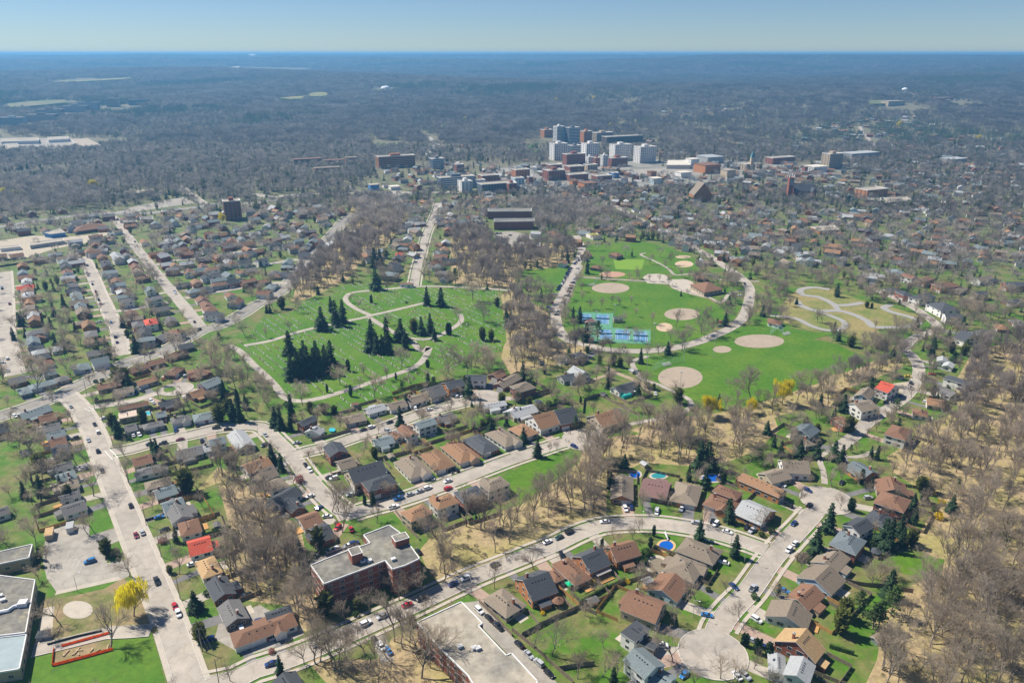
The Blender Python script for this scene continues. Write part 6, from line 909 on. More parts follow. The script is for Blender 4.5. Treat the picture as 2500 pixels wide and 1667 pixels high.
for j, (m, rank, name, poly) in enumerate(GROUNDS):
    z = .004*rank+.0006*j; gz = max(max(ground_z(*p), 0) for p in poly)
    b = MB()
    if gz > 0.5:
        up = 8 if 'field' in name or name == 'quarry' else .6
        for t in tessellate_polygon([[Vector((x,y,0)) for x, y in poly]]): b.face([(poly[i][0],poly[i][1],max(ground_z(*poly[i]),0)+up) for i in t])
        for p_, q_ in zip(poly, poly[1:]+poly[:1]): b.face([(*p_,ground_z(*p_)-3),(*q_,ground_z(*q_)-3),(*q_,max(ground_z(*q_),0)+up),(*p_,max(ground_z(*p_),0)+up)])
    else:
        b.prism(poly, -.02, z)
    o = structure(link(name, b.mesh(name, GROUND[m])))
    if m not in ('woodfloor', 'townpave'): mark_poly(poly)
def strip(name, a, b_, w, z, m):
    a, b_ = np.array(a), np.array(b_); t = b_-a; t = t/np.linalg.norm(t); n = np.array([-t[1], t[0]])*w/2; q = MB()
    q.face([(*(a-n),z),(*(b_-n),z),(*(b_+n),z),(*(a+n),z)]); return structure(link(name, q.mesh(name, m)))
cw = SPOTS['crosswalk']
for a, b_ in ((cw[0],cw[1]),(cw[2],cw[3]),(cw[4],cw[5])):
    a, b_ = np.array(a), np.array(b_); t = (b_-a)/np.linalg.norm(b_-a); n = np.array([-t[1],t[0]])
    for sd in (-1.3, 1.3): strip('crossing_line', a+n*sd, b_+n*sd, .35, .235, WHITEP)
for k in range(5):
    a, b_ = SPOTS['lotmarks']; x = a[0]+(b_[0]-a[0])*k/4; y = a[1]+(b_[1]-a[1])*k/4+1
    strip('bay_line', (x,y+2), (x+.9,y-3), .1, .085, WHITEP)

# ------------------------------------------------------------------ houses
def window_mesh(w, h):
    b = MB(); b.box(-w/2-.1, w/2+.1, -.04, .05, -h/2-.1, h/2+.1, 0); b.box(-w/2, -.03, .03, .07, -h/2, h/2, 1); b.box(.03, w/2, .03, .07, -h/2, h/2, 1); return b.mesh('window', [TRIM, GLASS])
WIN = window_mesh(1.5, 1.15); WINB = window_mesh(2.4, 1.4)
b = MB(); b.box(-.6,.6,-.05,.06,0,2.15,0); b.box(-.45,.45,.05,.09,.05,2.05,1); DOOR = b.mesh('door', [TRIM, mat('door_paint', (.16,.07,.05), .2, 1, obj_var=.5)])
b = MB(); b.box(-2.5,2.5,-.05,.06,0,2.3,0)
for k in range(4): b.box(-2.35,2.35,.05,.1,.06+.55*k,.55+.55*k,1)
GARAGE = b.mesh('garage_door', [TRIM, mat('garage_paint', (.62,.59,.54), .1, 1, obj_var=.25)])
b = MB(); b.box(-.2,.2,-.2,.2,0,.35); VENT = b.mesh('vent', DARK)
b = MB(); b.box(-.5,.5,-.38,.38,-1.2,1.1,0); b.box(-.58,.58,-.46,.46,1.1,1.25,1); b.box(-.22,-.02,-.1,.1,1.25,1.55,1); b.box(.04,.24,-.1,.1,1.25,1.5,1); CHIM = b.mesh('chimney', [BRICK, mat('chimney_cap', (.4,.37,.33), .2, 2)])
def house_meshes(L, W, e, typ, rk, wk):
    wb = MB(); rb = MB(); o = .45; th = .24
    if typ == 'F':
        wb.box(-L/2,L/2,-W/2,W/2,0,e); rb.box(-L/2-.25,L/2+.25,-W/2-.25,W/2+.25,e-.02,e+.35,1,0); ri = .3; sl = 0
    elif typ == 'G':
        ri = W*(.30 if e > 4 and e < 5 else .225); sl = ri/(W/2); wb.box(-L/2,L/2,-W/2,W/2,0,e-.02)
        for s in (-1, 1):
            x = s*L/2; t = [(x,-W/2,e-.02),(x,W/2,e-.02),(x,0,e+ri-.12)]; wb.face(t if s > 0 else t[::-1])
        X = L/2+o; Y = W/2+o; ze = e-o*sl
        A = [(-X,-Y,ze),(X,-Y,ze),(X,0,e+ri),(-X,0,e+ri),(X,Y,ze),(-X,Y,ze)]; B_ = [(x,y,z-th) for x, y, z in A]
        rb.face([A[0],A[1],A[2],A[3]]); rb.face([A[3],A[2],A[4],A[5]]); rb.face([B_[3],B_[2],B_[1],B_[0]], 1); rb.face([B_[5],B_[4],B_[2],B_[3]], 1)
        for i, j in ((0,1),(1,2),(2,4),(4,5),(5,3),(3,0)): rb.face([B_[i],B_[j],A[j],A[i]], 1)
    else:
        ri = W*.20; wb.box(-L/2,L/2,-W/2,W/2,0,e-.02); sl = ri/(W/2); X = L/2+o; Y = W/2+o; ze = e-o*sl; rx = max((L-W)/2, .25)
        A = [(-X,-Y,ze),(X,-Y,ze),(X,Y,ze),(-X,Y,ze)]; R0, R1 = (-rx,0,e+ri), (rx,0,e+ri)
        rb.face([A[0],A[1],R1,R0]); rb.face([A[1],A[2],R1]); rb.face([A[2],A[3],R0,R1]); rb.face([A[3],A[0],R0])
        B_ = [(x,y,z-th) for x, y, z in A]; rb.face(B_[::-1], 1)
        for i in range(4): rb.face([B_[i],B_[(i+1)%4],A[(i+1)%4],A[i]], 1)
    return wb, rb, ri, sl
DRIVE = [mat('driveway_asphalt', (.16,.155,.15), .2, .4), mat('driveway_concrete', (.38,.34,.28), .12, .4), mat('driveway_pavers', (.36,.26,.20), .15, 1.5)]
def house(idx, rec, label, group, detail):
    x, y, ang, L, W, st, rk, typ, wk, row, fl = rec
    e = {1:3.,1.5:4.3,2:5.7}[st]
    d, sp, stn, si = near_street(x, y)
    if ang is None:
        ang = math.atan2(stn[1], stn[0])+(PI/2 if idx%3 == 0 else 0)
    root = thing('house', label, 'house', (x,y,0), ang, group)
    wb, rb, ri, sl = house_meshes(L, W, e, typ, rk, wk)
    # side that looks at the street
    lx = math.cos(-ang)*(sp[0]-x)-math.sin(-ang)*(sp[1]-y); ly = math.sin(-ang)*(sp[0]-x)+math.cos(-ang)*(sp[1]-y)
    side = 0 if abs(ly)/W > abs(lx)/L and ly < 0 else 1 if abs(ly)/W > abs(lx)/L else 2 if lx > 0 else 3
    if typ == 'H' and detail and L > 10 and idx%2 == 0:        # front gable wing
        gw = min(5.2, W*.5); dep = 1.6
        fr = L/2 if side >= 2 else W/2; off = (W if side >= 2 else L)*.22
        M = Matrix.Rotation({0:-PI/2,1:PI/2,2:0,3:PI}[side], 3, 'Z'); gr = gw*.32; ez = e
        def tr(p): return tuple(M@Vector(p))
        w0, w1 = off-gw/2, off+gw/2
        for q in ([(fr+dep,w0,0),(fr+dep,w1,0),(fr+dep,w1,ez),(fr+dep,off,ez+gr-.1),(fr+dep,w0,ez)], [(fr-.5,w0,0),(fr+dep,w0,0),(fr+dep,w0,ez),(fr-.5,w0,ez)], [(fr+dep,w1,0),(fr-.5,w1,0),(fr-.5,w1,ez),(fr+dep,w1,ez)]): wb.face([tr(p) for p in q])
        o = .35; g0 = ez-o*.64; bk = fr-gw*.8
        for s in (-1, 1):
            q = [(fr+dep+o, off+s*(gw/2+o), g0), (fr+dep+o, off, ez+gr), (bk, off, ez+gr), (bk, off+s*(gw/2+o), g0)]
            q = q if s > 0 else q[::-1]; rb.face([tr(p) for p in q]); rb.face([tr((a,b_,c-.15)) for a, b_, c in q[::-1]], 1)
            rb.face([tr(p) for p in [(fr+dep+o, off+s*(gw/2+o), g0-.15), (fr+dep+o, off, ez+gr-.15), (fr+dep+o, off, ez+gr), (fr+dep+o, off+s*(gw/2+o), g0)]], 1)
    link('wall', wb.mesh('house_wall', wall_mat(wk)), root); roof = link('roof', rb.mesh('house_roof', [roof_mat(rk), TRIM]), root)
    def put(name, me, sd, u, z, par=root):
        if sd == 0: link(name, me, par, (u,-W/2,z), PI)
        elif sd == 1: link(name, me, par, (u,W/2,z))
        elif sd == 2: link(name, me, par, (L/2,u,z), -PI/2)
        else: link(name, me, par, (-L/2,u,z), PI/2)
    tocam = math.atan2(-y, -x)
    for sd in range(4):
        na = ang+{0:-PI/2,1:PI/2,2:0,3:PI}[sd]
        facing = math.cos(na-tocam)
        if not detail and facing < .25: continue
        span = L if sd < 2 else W; n = max(1, int(span/ (3.6 if detail else 5)))
        for fl_ in range(2 if st >= 1.5 else 1):
            if fl_ == 1 and st == 1.5 and not (typ == 'G' and sd >= 2): continue
            zz = (1.6 if st < 2 else 1.5)+2.75*fl_
            for k in range(n):
                u = (k+.5)/n*span-span/2
                if sd == side and fl_ == 0 and u < 0 and span > 7: continue
                put('window', WINB if (k+sd+idx)%3 == 0 and span > 8 else WIN, sd, u, zz)
    span = L if side < 2 else W
    if span > 7:
        put('garage_door', GARAGE, side, -span/2+3.1, 0.02)
    put('door', DOOR, side, .2 if span > 7 else -span/2+1, .1)
    if fl == 'c' or (detail and idx%4 == 0): link('chimney', CHIM, roof, (L*.28*(1 if idx%2 else -1), W*.12, e+ri+.1))
    if detail:
        for k in range(5):
            vy = -W*.12 if typ != 'F' else 0; vx = (k/4-.5)*L*.5
            link('vent', VENT, roof, (vx, vy, e+ri-abs(vy)*sl-.12))
    if detail:
        rear = {0:1,1:0,2:3,3:2}[side]; rd = (W if rear < 2 else L)/2; rs = L if rear < 2 else W; M2 = Matrix.Rotation({0:-PI/2,1:PI/2,2:0,3:PI}[rear], 3, 'Z')
        def bk(u, v): q_ = M2@Vector((rd+u, v, 0)); ca, sa = math.cos(ang), math.sin(ang); return np.array([x+ca*q_.x-sa*q_.y, y+sa*q_.x+ca*q_.y])
        clear = near_street(*bk(12,0))[0] > 10
        if idx%2 == 0 and st < 2 and typ != 'F' and rs > 7:                      # lean-to extension
            eb = MB(); e0, e1 = -rs*.3, rs*.12
            def T(p): return tuple(M2@Vector(p))
            eb.face([T(p) for p in ((rd+3,e0,0),(rd+3,e1,0),(rd+3,e1,2.2),(rd+3,e0,2.2))]); eb.face([T(p) for p in ((rd-.2,e0,0),(rd+3,e0,0),(rd+3,e0,2.2),(rd-.2,e0,2.7))]); eb.face([T(p) for p in ((rd+3,e1,0),(rd-.2,e1,0),(rd-.2,e1,2.7),(rd+3,e1,2.2))]); link('extension', eb.mesh('extension', wall_mat(wk)), root)
            eb = MB(); eb.face([T(p) for p in ((rd+3.3,e0-.3,2.22),(rd+3.3,e1+.3,2.22),(rd-.1,e1+.3,2.78),(rd-.1,e0-.3,2.78))]); eb.face([T(p) for p in ((rd+3.3,e0-.3,2.05),(rd+3.3,e1+.3,2.05),(rd+3.3,e1+.3,2.22),(rd+3.3,e0-.3,2.22))], 1); link('extension_roof', eb.mesh('extension_roof', [roof_mat(rk), TRIM]), roof)
        elif clear:
            pm = MB(); q_ = [bk(.1,-rs*.1),bk(3.6,-rs*.1),bk(3.6,rs*.35),bk(.1,rs*.35)]; pm.prism([tuple(v) for v in q_], -.02, .06+.3*(idx%3 == 1)); structure(link('patio' if idx%3 != 1 else 'deck', pm.mesh('patio', GROUND['concrete'] if idx%3 != 1 else CEDARF)))
        if idx%3 == 0: link('skylight', SKYL, roof, (L*.12, W*.2, e+ri-W*.2*sl+.03), 0).rotation_euler = (-math.atan(sl) if sl else 0, 0, 0)
        if clear and idx%4 != 3 and typ != 'F':
            lw = rs/2+2.4; dp = 9+(idx%4); line = [bk(0,-lw), bk(dp,-lw), bk(dp,lw), bk(0,lw)]
            if all(near_street(*v)[0] > 6.5 and free(*v) for v in line): YARDS.append((idx, line))
    # driveway
    if d < 34 and y < 720:
        u = -span/2+3.1 if span > 7 else -span/2+1.5; pw = 2.6 if idx%3 else 1.7
        lp = {0:(u,-W/2),1:(u,W/2),2:(L/2,u),3:(-L/2,u)}[side]; ca, sa = math.cos(ang), math.sin(ang)
        g = np.array([x+ca*lp[0]-sa*lp[1], y+sa*lp[0]+ca*lp[1]])
        nd, nsp, nst, ni = near_street(*g)
        t = nsp-g; ln = np.linalg.norm(t)
        if 5 < ln < 34:
            t /= ln; ln -= LINES[ni][0]/2-.2
            nn = np.array([-t[1], t[0]])*pw; e_ = g+t*ln; g0 = g-t*.3; q = MB(); zd = .022+(idx%13)*.0028
            q.face([(*(g0+nn),zd),(*(g0-nn),zd),(*(e_-nn),zd),(*(e_+nn),zd)][::-1]); structure(link('driveway', q.mesh('driveway', DRIVE[(idx*7)%3 if idx%5 else 0])))
            for k in range(int(ln/2)+1): mark_disc(*(g+t*k*2), pw+.5)
    return root
YARDS = []; b = MB(); b.box(-.55,.55,-.4,.4,0,.1); SKYL = b.mesh('skylight', [GLASS])
cnt = {}
HS = sorted(range(len(HOUSES)), key=lambda i: HOUSES[i][1]**2+HOUSES[i][0]**2)
BIG = set(HS[:300])
FARH = []
HPOS = []
for i, rec in enumerate(HOUSES):
    x, y, ang, L, W, st, rk, typ, wk, row, fl = rec
    k = cnt[row] = cnt.get(row, 0)+1
    mark_disc(x, y, max(L, W)/2+.6)
    lab = '%s-roofed %s %s house, %s %s' % (ROOFN[rk], WALLN[wk], {1:'single-storey',1.5:'steep-roofed',2:'two-storey'}[st], ORDW[k-1]+' listed' if False else ORDW[(k-1)%20], 'in its row, '+ROWS[row])
    lab = '%s-roofed %s house %s' % (ROOFN[rk], WALLN[wk], ROWS[row])
    if i in BIG: house(i, rec, lab, 'houses '+ROWS[row], math.hypot(x, y) < 520 and ang is not None)
    else: FARH.append((x, y, ang, L, W, st, rk, typ, wk))
    HPOS.append((x, y, ROOFN[rk], WALLN[wk], row))
HP = np.array([(h[0],h[1]) for h in HPOS])
def near_house(x, y):
    d = (HP[:,0]-x)**2+(HP[:,1]-y)**2; k = int(d.argmin()); return math.sqrt(d[k]), HPOS[k]
# ------------------------------------------------------------------ larger buildings
ROOFTOP = {'gr': mat('gravel_roof', (.23,.215,.175), .35, .4, col2=(.13,.125,.115), scale2=.07, col3=(.30,.27,.17), scale3=.12, lo3=.58), 'lr': mat('pale_flat_roof', (.39,.34,.26), .25, .3, col2=(.31,.28,.225), scale2=.05, col3=(.15,.145,.135), scale3=.05, lo3=.58), 'ur': mat('blue_metal_roof', (.30,.36,.37), .1, .3), 'br': roof_mat('b'), 'yr': mat('mossy_roof', (.33,.30,.05), .2, .5), 'nr': mat('tan_flat_roof', (.38,.32,.24), .15, .2), 'pr': mat('cream_flat_roof', (.6,.55,.46), .1, .2)}
b = MB(); b.box(-.9,.9,-.04,.05,-.7,.7,0); b.box(-.8,-.03,.03,.08,-.6,.6,1); b.box(.03,.8,.03,.08,-.6,.6,1); FLATWIN = b.mesh('flat_window', [TRIM, GLASS])
def block(poly, h, wk, rk, floors, label, cat):
    if sum(a[0]*c[1]-c[0]*a[1] for a, c in zip(poly, poly[1:]+poly[:1])) < 0: poly = poly[::-1]
    cx = sum(p[0] for p in poly)/len(poly); cy_ = sum(p[1] for p in poly)/len(poly); z0 = max(ground_z(cx, cy_), 0)
    mark_poly([(cx+(x-cx)*1.06, cy_+(y-cy_)*1.06) for x, y in poly])
    root = thing(cat.replace(' ', '_').replace('-', '_'), label, cat, (cx,cy_,z0), 0)
    loc = [(x-cx, y-cy_) for x, y in poly]
    w = MB(); w.prism(loc, -1, h-.35); link('wall', w.mesh('block_wall', wall_mat(wk)), root)
    pitched = rk == 'br' and len(loc) == 4
    if pitched:
        big = [(x*1.08, y*1.08) for x, y in loc]; r = MB(); e = [np.array(p) for p in big]
        l0, l1 = np.linalg.norm(e[1]-e[0]), np.linalg.norm(e[2]-e[1])
        if l0 >= l1: m1, m2 = (e[3]+e[0])/2, (e[1]+e[2])/2; s = min(l1/2/l0, .45)
        else: e = e[1:]+e[:1]; m1, m2 = (e[3]+e[0])/2, (e[1]+e[2])/2; s = min(l0/2/l1, .45)
        a, c = m1+(m2-m1)*s, m2-(m2-m1)*s; zt = h+min(l0, l1)*.17; ze = h-.35
        P3 = [(*p, ze) for p in e]; A, C = (*a, zt), (*c, zt)
        for q in ([P3[0],P3[1],C,A],[P3[1],P3[2],C],[P3[2],P3[3],A,C],[P3[3],P3[0],A]): r.face(q)
        r.face(P3[::-1]); roof = link('roof', r.mesh('block_roof', ROOFTOP[rk]), root)
    else:
        r = MB(); r.prism(loc, h-.35, h-.05); roof = link('roof', r.mesh('block_roof', ROOFTOP[rk]), root)
        p = MB(); n = len(loc)
        for i in range(n):
            a, c = np.array(loc[i]), np.array(loc[(i+1)%n]); t = c-a; L = np.linalg.norm(t); t /= L; nn = np.array([-t[1], t[0]])
            q = [a-nn*.06-t*.05, c-nn*.06+t*.05, c+nn*.3+t*.0, a+nn*.3]
            p.prism([tuple(v) for v in q], h-.4, h+.28)
        link('parapet', p.mesh('parapet', TRIM if rk != 'br' else DARK), roof)
    if math.hypot(cx, cy_) < 800:
        n = len(loc)
        for i in range(n):
            a, c = np.array(loc[i]), np.array(loc[(i+1)%n]); t = c-a; L = np.linalg.norm(t)
            if L < 3.5: continue
            t /= L; out = np.array([t[1], -t[0]]); k = int(L/4.2) or 1
            if out[1] > .6 or k > 24: continue
            for f in range(floors):
                zf = (h-.6)/floors*(f+.5)+.1
                for q in range(k):
                    pt = a+t*L*(q+.5)/k
                    link('window', FLATWIN, root, (pt[0],pt[1],zf), math.atan2(out[1], out[0])-PI/2)
                if floors > 1 and f > 0:
                    bm_ = MB(); bm_.prism([tuple(a+out*.04), tuple(c+out*.04), tuple(c-out*.1), tuple(a-out*.1)], (h-.6)/floors*f-.08, (h-.6)/floors*f+.1)
                    link('floor_band', bm_.mesh('floor_band', mat('pale_band', (.6,.56,.5), .1)), root)
    return root, loc, h
RB = []
for rec in BLOCKS: RB.append(block(*rec))
def roof_box(root, cxy, sx, sy, z, hh, rz, m, top, name='penthouse'):
    b = MB(); b.box(-sx/2,sx/2,-sy/2,sy/2,0,hh,0); b.box(-sx/2-.12,sx/2+.12,-sy/2-.12,sy/2+.12,hh,hh+.2,1); b.box(-sx/2+.2,sx/2-.2,-sy/2+.2,sy/2-.2,hh+.2,hh+.24,2)
    return link(name, b.mesh(name, [m, TRIM, top]), root, (cxy[0]-root.location.x, cxy[1]-root.location.y, z), rz)
pe = SPOTS['pent']; r0 = RB[0][0]
roof_box(r0, ((pe[0][0]+pe[1][0])/2-.5, (pe[0][1]+pe[1][1])/2+2), 4.4, 5, 11.9, 4.2, .5, wall_mat('B'), ROOFTOP['gr']); roof_box(r0, ((pe[3][0]+pe[4][0])/2, (pe[3][1]+pe[4][1])/2+1), 6, 4.5, 11.9, 3, .5, wall_mat('B'), ROOFTOP['gr'])
for k in range(9):
    r_, loc, h = RB[0] if k < 4 else RB[1] if k < 7 else RB[3]
    u = random.uniform(.2, .8); a, c = np.array(loc[0]), np.array(loc[len(loc)//2]); q = a+(c-a)*u
    roof_box(r_, (q[0]+r_.location.x, q[1]+r_.location.y), 1.6, 1.2, h-.06, .9, .5, METAL, METAL, 'rooftop_unit')
# school ducts
d_ = MB(); d_.tube([(0,0,.6),(3,1,.6),(5,1.2,.6),(6,3,.6),(8,3.6,.6)], [.7]*5, 8, 0, True); d_.box(7.5,10.5,2.6,5.4,0,1.8); r_, loc, h = RB[3]; link('rooftop_duct', d_.mesh('rooftop_duct', mat('white_duct', (.75,.75,.76), .1)), r_, (-1, -6, h-.05), .2)
def tower(x, y, w, dep, h, wk, sty, label, cat):
    rot = .42 if sty != 'b' or x > -250 else .1
    dep = min(dep, w*.75); w0 = w; w = max((w-dep*math.sin(rot))/math.cos(rot), w*.5); x = x-w0/2+dep*math.sin(rot)+w/2*math.cos(rot); y = y+w/2*math.sin(rot)
    z0 = max(ground_z(x, y), 0); root = thing(cat.replace(' ', '_').replace('-', '_'), label, cat, (x,y,z0), rot)
    mark_poly([(x-w/2-dep*.5-2,y-w*.25-4),(x+w/2+2,y-w*.25-4),(x+w/2+2,y+dep+w*.25+3),(x-w/2-dep*.5-2,y+dep+w*.25+3)])
    wm = wall_mat(wk); b = MB(); b.box(-w/2,w/2,0,dep,-4,h-.4); link('wall', b.mesh('tower_wall', wm), root)
    r = MB()
    if sty == 'n':
        r.box(-w/2-.5,w/2+.5,-.5,dep+.5,h-.4,h+.3)
        tops = {'D': roof_mat('b'), 'B': roof_mat('n'), 'O': roof_mat('b'), 'U': ROOFTOP['lr'], 'S': roof_mat('d'), 'W': ROOFTOP['pr'], 'G': roof_mat('l'), 'T': ROOFTOP['pr'], 'Y': ROOFTOP['lr']}[wk]
        rf = link('roof', r.mesh('tower_roof', tops), root)
    else:
        r.box(-w/2,w/2,0,dep,h-.4,h-.1); rf = link('roof', r.mesh('tower_roof', ROOFTOP['lr']), root)
        p = MB(); p.box(-w/2-.3,w/2+.3,-.3,.3,h-.1,h+.7); p.box(-w/2-.3,w/2+.3,dep-.3,dep+.3,h-.1,h+.7); p.box(-w/2-.3,-w/2+.3,.3,dep-.3,h-.1,h+.7); p.box(w/2-.3,w/2+.3,.3,dep-.3,h-.1,h+.7); link('parapet', p.mesh('parapet', TRIM), rf)
        if h > 15:
            p = MB(); p.box(-w*.15,w*.12,dep*.3,dep*.7,h-.1,h+4); link('penthouse', p.mesh('tower_penthouse', wm), root)
    fl = max(1, round(h/3.3)); fh = (h-1)/fl
    if sty == 'b':
        for f in range(fl):
            q = MB(); q.box(-w/2+.3,w/2-.3,-.9 if wk != 'S' else -.25,0,fh*f+.9,fh*f+fh*.62 if wk == 'S' else fh*f+1.9); link('balcony' if wk != 'S' else 'window_band', q.mesh('band', TRIM if wk in 'SD' else GLASS), root)
            q = MB(); q.box(-w/2-.2,-w/2,1,dep-1,fh*f+.9,fh*f+2.2); link('window_band', q.mesh('band', GLASS), root)
    elif sty == 'w':
        cols = max(2, min(14, int(w/4.5))); q = MB(); q.box(-1.1,1.1,-.12,.02,-.8,.8); wmesh = q.mesh('tower_window', GLASS); q = MB(); q.box(-.12,.02,-1.1,1.1,-.8,.8); smesh = q.mesh('tower_window', GLASS)
        for f in range(fl):
            for c in range(cols): link('window', wmesh, root, ((c+.5)/cols*w-w/2, -.01, fh*(f+.55)))
            for c in range(max(2, int(dep/6))): link('window', smesh, root, (-w/2-.01, (c+.5)/max(2,int(dep/6))*dep, fh*(f+.55)))
        if wk in 'W' and h > 20:
            q = MB()
            for c in (-.33, .33):
                for f in range(fl): q.box(w*c-3.2,w*c+3.2,-1.6,-.05,fh*f+.1,fh*f+1.1)
            link('balconies', q.mesh('balconies', wall_mat('W')), root)
    return root
TW = [tower(*t) for t in TOWERS]
# mural panel on the tall tower: plain blue-grey panel
q = MB(); t0 = TOWERS[0]; q.box(t0[2]*.05,t0[2]*.48,-1.35,-1.05,3,t0[4]-6); link('wall_panel', q.mesh('wall_panel', mat('panel_blue', (.26,.35,.44), .1, .1)), TW[0])
# brick church with a square belfry
(cx0, cy0), (cx1, _), (cx2, _) = SPOTS['church']; cw_ = cx2-cx1; d0 = cy0
ch = thing('church', 'big red brick church with dark roof and square pinnacled tower', 'church', (cx1, d0, 0), .06)
b = MB(); b.box(0,cw_,0,16,0,11); b.face([(cw_,0,11),(cw_,16,11),(cw_,8,19)]); b.face([(0,16,11),(0,0,11),(0,8,19)]); b.box(cw_*.72,cw_*.9,-7,0,0,11); b.face([(cw_*.72,-7,11),(cw_*.9,-7,11),(cw_*.81,-7,16)]); link('wall', b.mesh('church_wall', wall_mat('B')), ch)
b = MB(); b.face([(-.5,-.8,10.6),(cw_+.5,-.8,10.6),(cw_+.5,8,19.3),(-.5,8,19.3)]); b.face([(-.5,8,19.3),(cw_+.5,8,19.3),(cw_+.5,16.8,10.6),(-.5,16.8,10.6)]); b.face([(cw_*.7,-7.4,10.5),(cw_*.81,-7.4,16.4),(cw_*.81,5,16.4),(cw_*.7,5,10.5)][::-1]); b.face([(cw_*.92,-7.4,10.5),(cw_*.81,-7.4,16.4),(cw_*.81,5,16.4),(cw_*.92,5,10.5)]); link('roof', b.mesh('church_roof', roof_mat('d')), ch)
b = MB(); b.box(-10,-3,-1,6,0,31); tw = link('tower', b.mesh('church_tower', wall_mat('B')), ch)
for px in (-10, -3):
    for py in (-1, 6):
        b = MB(); b.box(px-.8,px+.8,py-.8,py+.8,31,35); b.face([(px-.8,py-.8,35),(px+.8,py-.8,35),(px,py,38)]); b.face([(px+.8,py-.8,35),(px+.8,py+.8,35),(px,py,38)]); b.face([(px-.8,py+.8,35),(px-.8,py-.8,35),(px,py,38)]); link('pinnacle', b.mesh('pinnacle', mat('pale_stone', (.6,.56,.5), .1)), tw)
for k in (-8.2, -5.6):
    b = MB(); b.box(k,k+1.4,-1.2,-1.02,20,28); link('belfry_window', b.mesh('belfry_window', mat('louvre', (.45,.5,.55), .1)), tw)
for k in range(6):
    b = MB(); b.box(cw_*(.08+.11*k),cw_*(.08+.11*k)+1.3,-.15,-.01,4,8.5); link('window', b.mesh('church_window', GLASS), ch)
mark_poly([(cx0-10,d0-8),(cx2+4,d0-8),(cx2+4,d0+18),(cx0-10,d0+18)])
(a0, b0), (a1, _) = SPOTS['oldchurch']; wd = a1-a0
ch = thing('church', 'orange brick church with very steep brown gable roof among trees', 'church', (a0,b0,0), .1)
b = MB(); b.box(0,wd,0,22,0,10); b.face([(0,0,10),(wd,0,10),(wd/2,0,26)]); b.box(wd*.7,wd*.78,-.8,0,0,22); link('wall', b.mesh('church_wall', wall_mat('O')), ch); b = MB(); b.face([(-.6,-.8,9.4),(wd/2,-.8,26.6),(wd/2,22,26.6),(-.6,22,9.4)][::-1]); b.face([(wd+.6,-.8,9.4),(wd/2,-.8,26.6),(wd/2,22,26.6),(wd+.6,22,9.4)]); link('roof', b.mesh('church_roof', roof_mat('n')), ch); mark_disc(a0+wd/2, b0+10, 18)
(a0, b0), = SPOTS['clock']
ch = thing('clock_tower', 'slender stone town hall clock tower with green spire', 'clock tower', (a0,b0,0), .1); b = MB(); b.box(-3,3,0,6,0,24); link('shaft', b.mesh('clock_shaft', wall_mat('Y')), ch); b = MB(); p = (0,3,36)
for q in ([(-3.4,-.4),(3.4,-.4)],[(3.4,-.4),(3.4,6.4)],[(3.4,6.4),(-3.4,6.4)],[(-3.4,6.4),(-3.4,-.4)]): b.face([(*q[0],24),(*q[1],24),p])
link('spire', b.mesh('clock_spire', mat('copper_green', (.10,.24,.25), .2)), ch)
(a0, b0), = SPOTS['chimney']; b = MB(); b.tube([(0,0,-1),(0,0,30)], [1.9,1.2], 10, 0, True); tag(link('chimney_stack', b.mesh('chimney_stack', mat('sooty_brick', (.12,.09,.08), .3, .5)), None, (a0,b0,0)), 'tall dark factory chimney right of the white condominiums', 'chimney')
(a0, b0), = SPOTS['waterdome']; z0 = ground_z(a0, b0); wt = thing('water_tower', 'white water tower with a bulb tank on the far slope', 'water tower', (a0,b0,z0)); s_ = b0/1000*.52
b = MB(); b.tube([(0,0,-3),(0,0,8*s_)], [2.2*s_,1.6*s_], 12); link('stem', b.mesh('tower_stem', mat('white_paint', (.8,.8,.8), .03), True), wt)
b = MB(); b.tube([(0,0,7*s_),(0,0,9*s_),(0,0,11.5*s_),(0,0,13.5*s_),(0,0,15*s_),(0,0,15.6*s_)], [1.5*s_,5.5*s_,7*s_,6*s_,3.2*s_,.3*s_], 20); link('tank', b.mesh('tower_tank', mat('white_paint', (.8,.8,.8)), True), wt)
for nm, lab, w_ in (('dome1', 'white air-supported sports dome in the woods of the middle distance', 15), ('dome2', 'white sports dome on the left skyline', 17)):
    (a0, b0), = SPOTS[nm]; z0 = ground_z(a0, b0); b = MB(); s_ = w_*b0/2500
    b.tube([(0,0,-.05*s_),(0,0,.2*s_),(0,0,.38*s_),(0,0,.46*s_),(0,0,.5*s_)], [s_,.92*s_,.66*s_,.36*s_,.05*s_], 20, 0, True)
    r_ = tag(link('sports_dome', b.mesh('sports_dome', mat('white_paint', (.8,.8,.8)), True), None, (a0,b0,z0+1)), lab, 'dome')
(a0, b0), = SPOTS['mast']; sc_ = 9500/b0; a0 *= sc_; b0 = 9500.; z0 = ground_z(a0, b0); b = MB()
for k in range(3): b.tube([(2*math.cos(k*2.1),2*math.sin(k*2.1),0),(1.2*math.cos(k*2.1),1.2*math.sin(k*2.1),43)], [.5,.35], 4)
for k in range(6): b.tube([(2,0,6*k),(-1,1.7,6*k+5)], [.3,.3], 3); b.tube([(-1,-1.7,6*k),(1.6,.3,6*k+5)], [.3,.3], 3)
tag(link('radio_mast', b.mesh('radio_mast', METAL), None, (a0,b0,z0)), 'thin lattice radio mast standing on the right-hand skyline', 'mast')

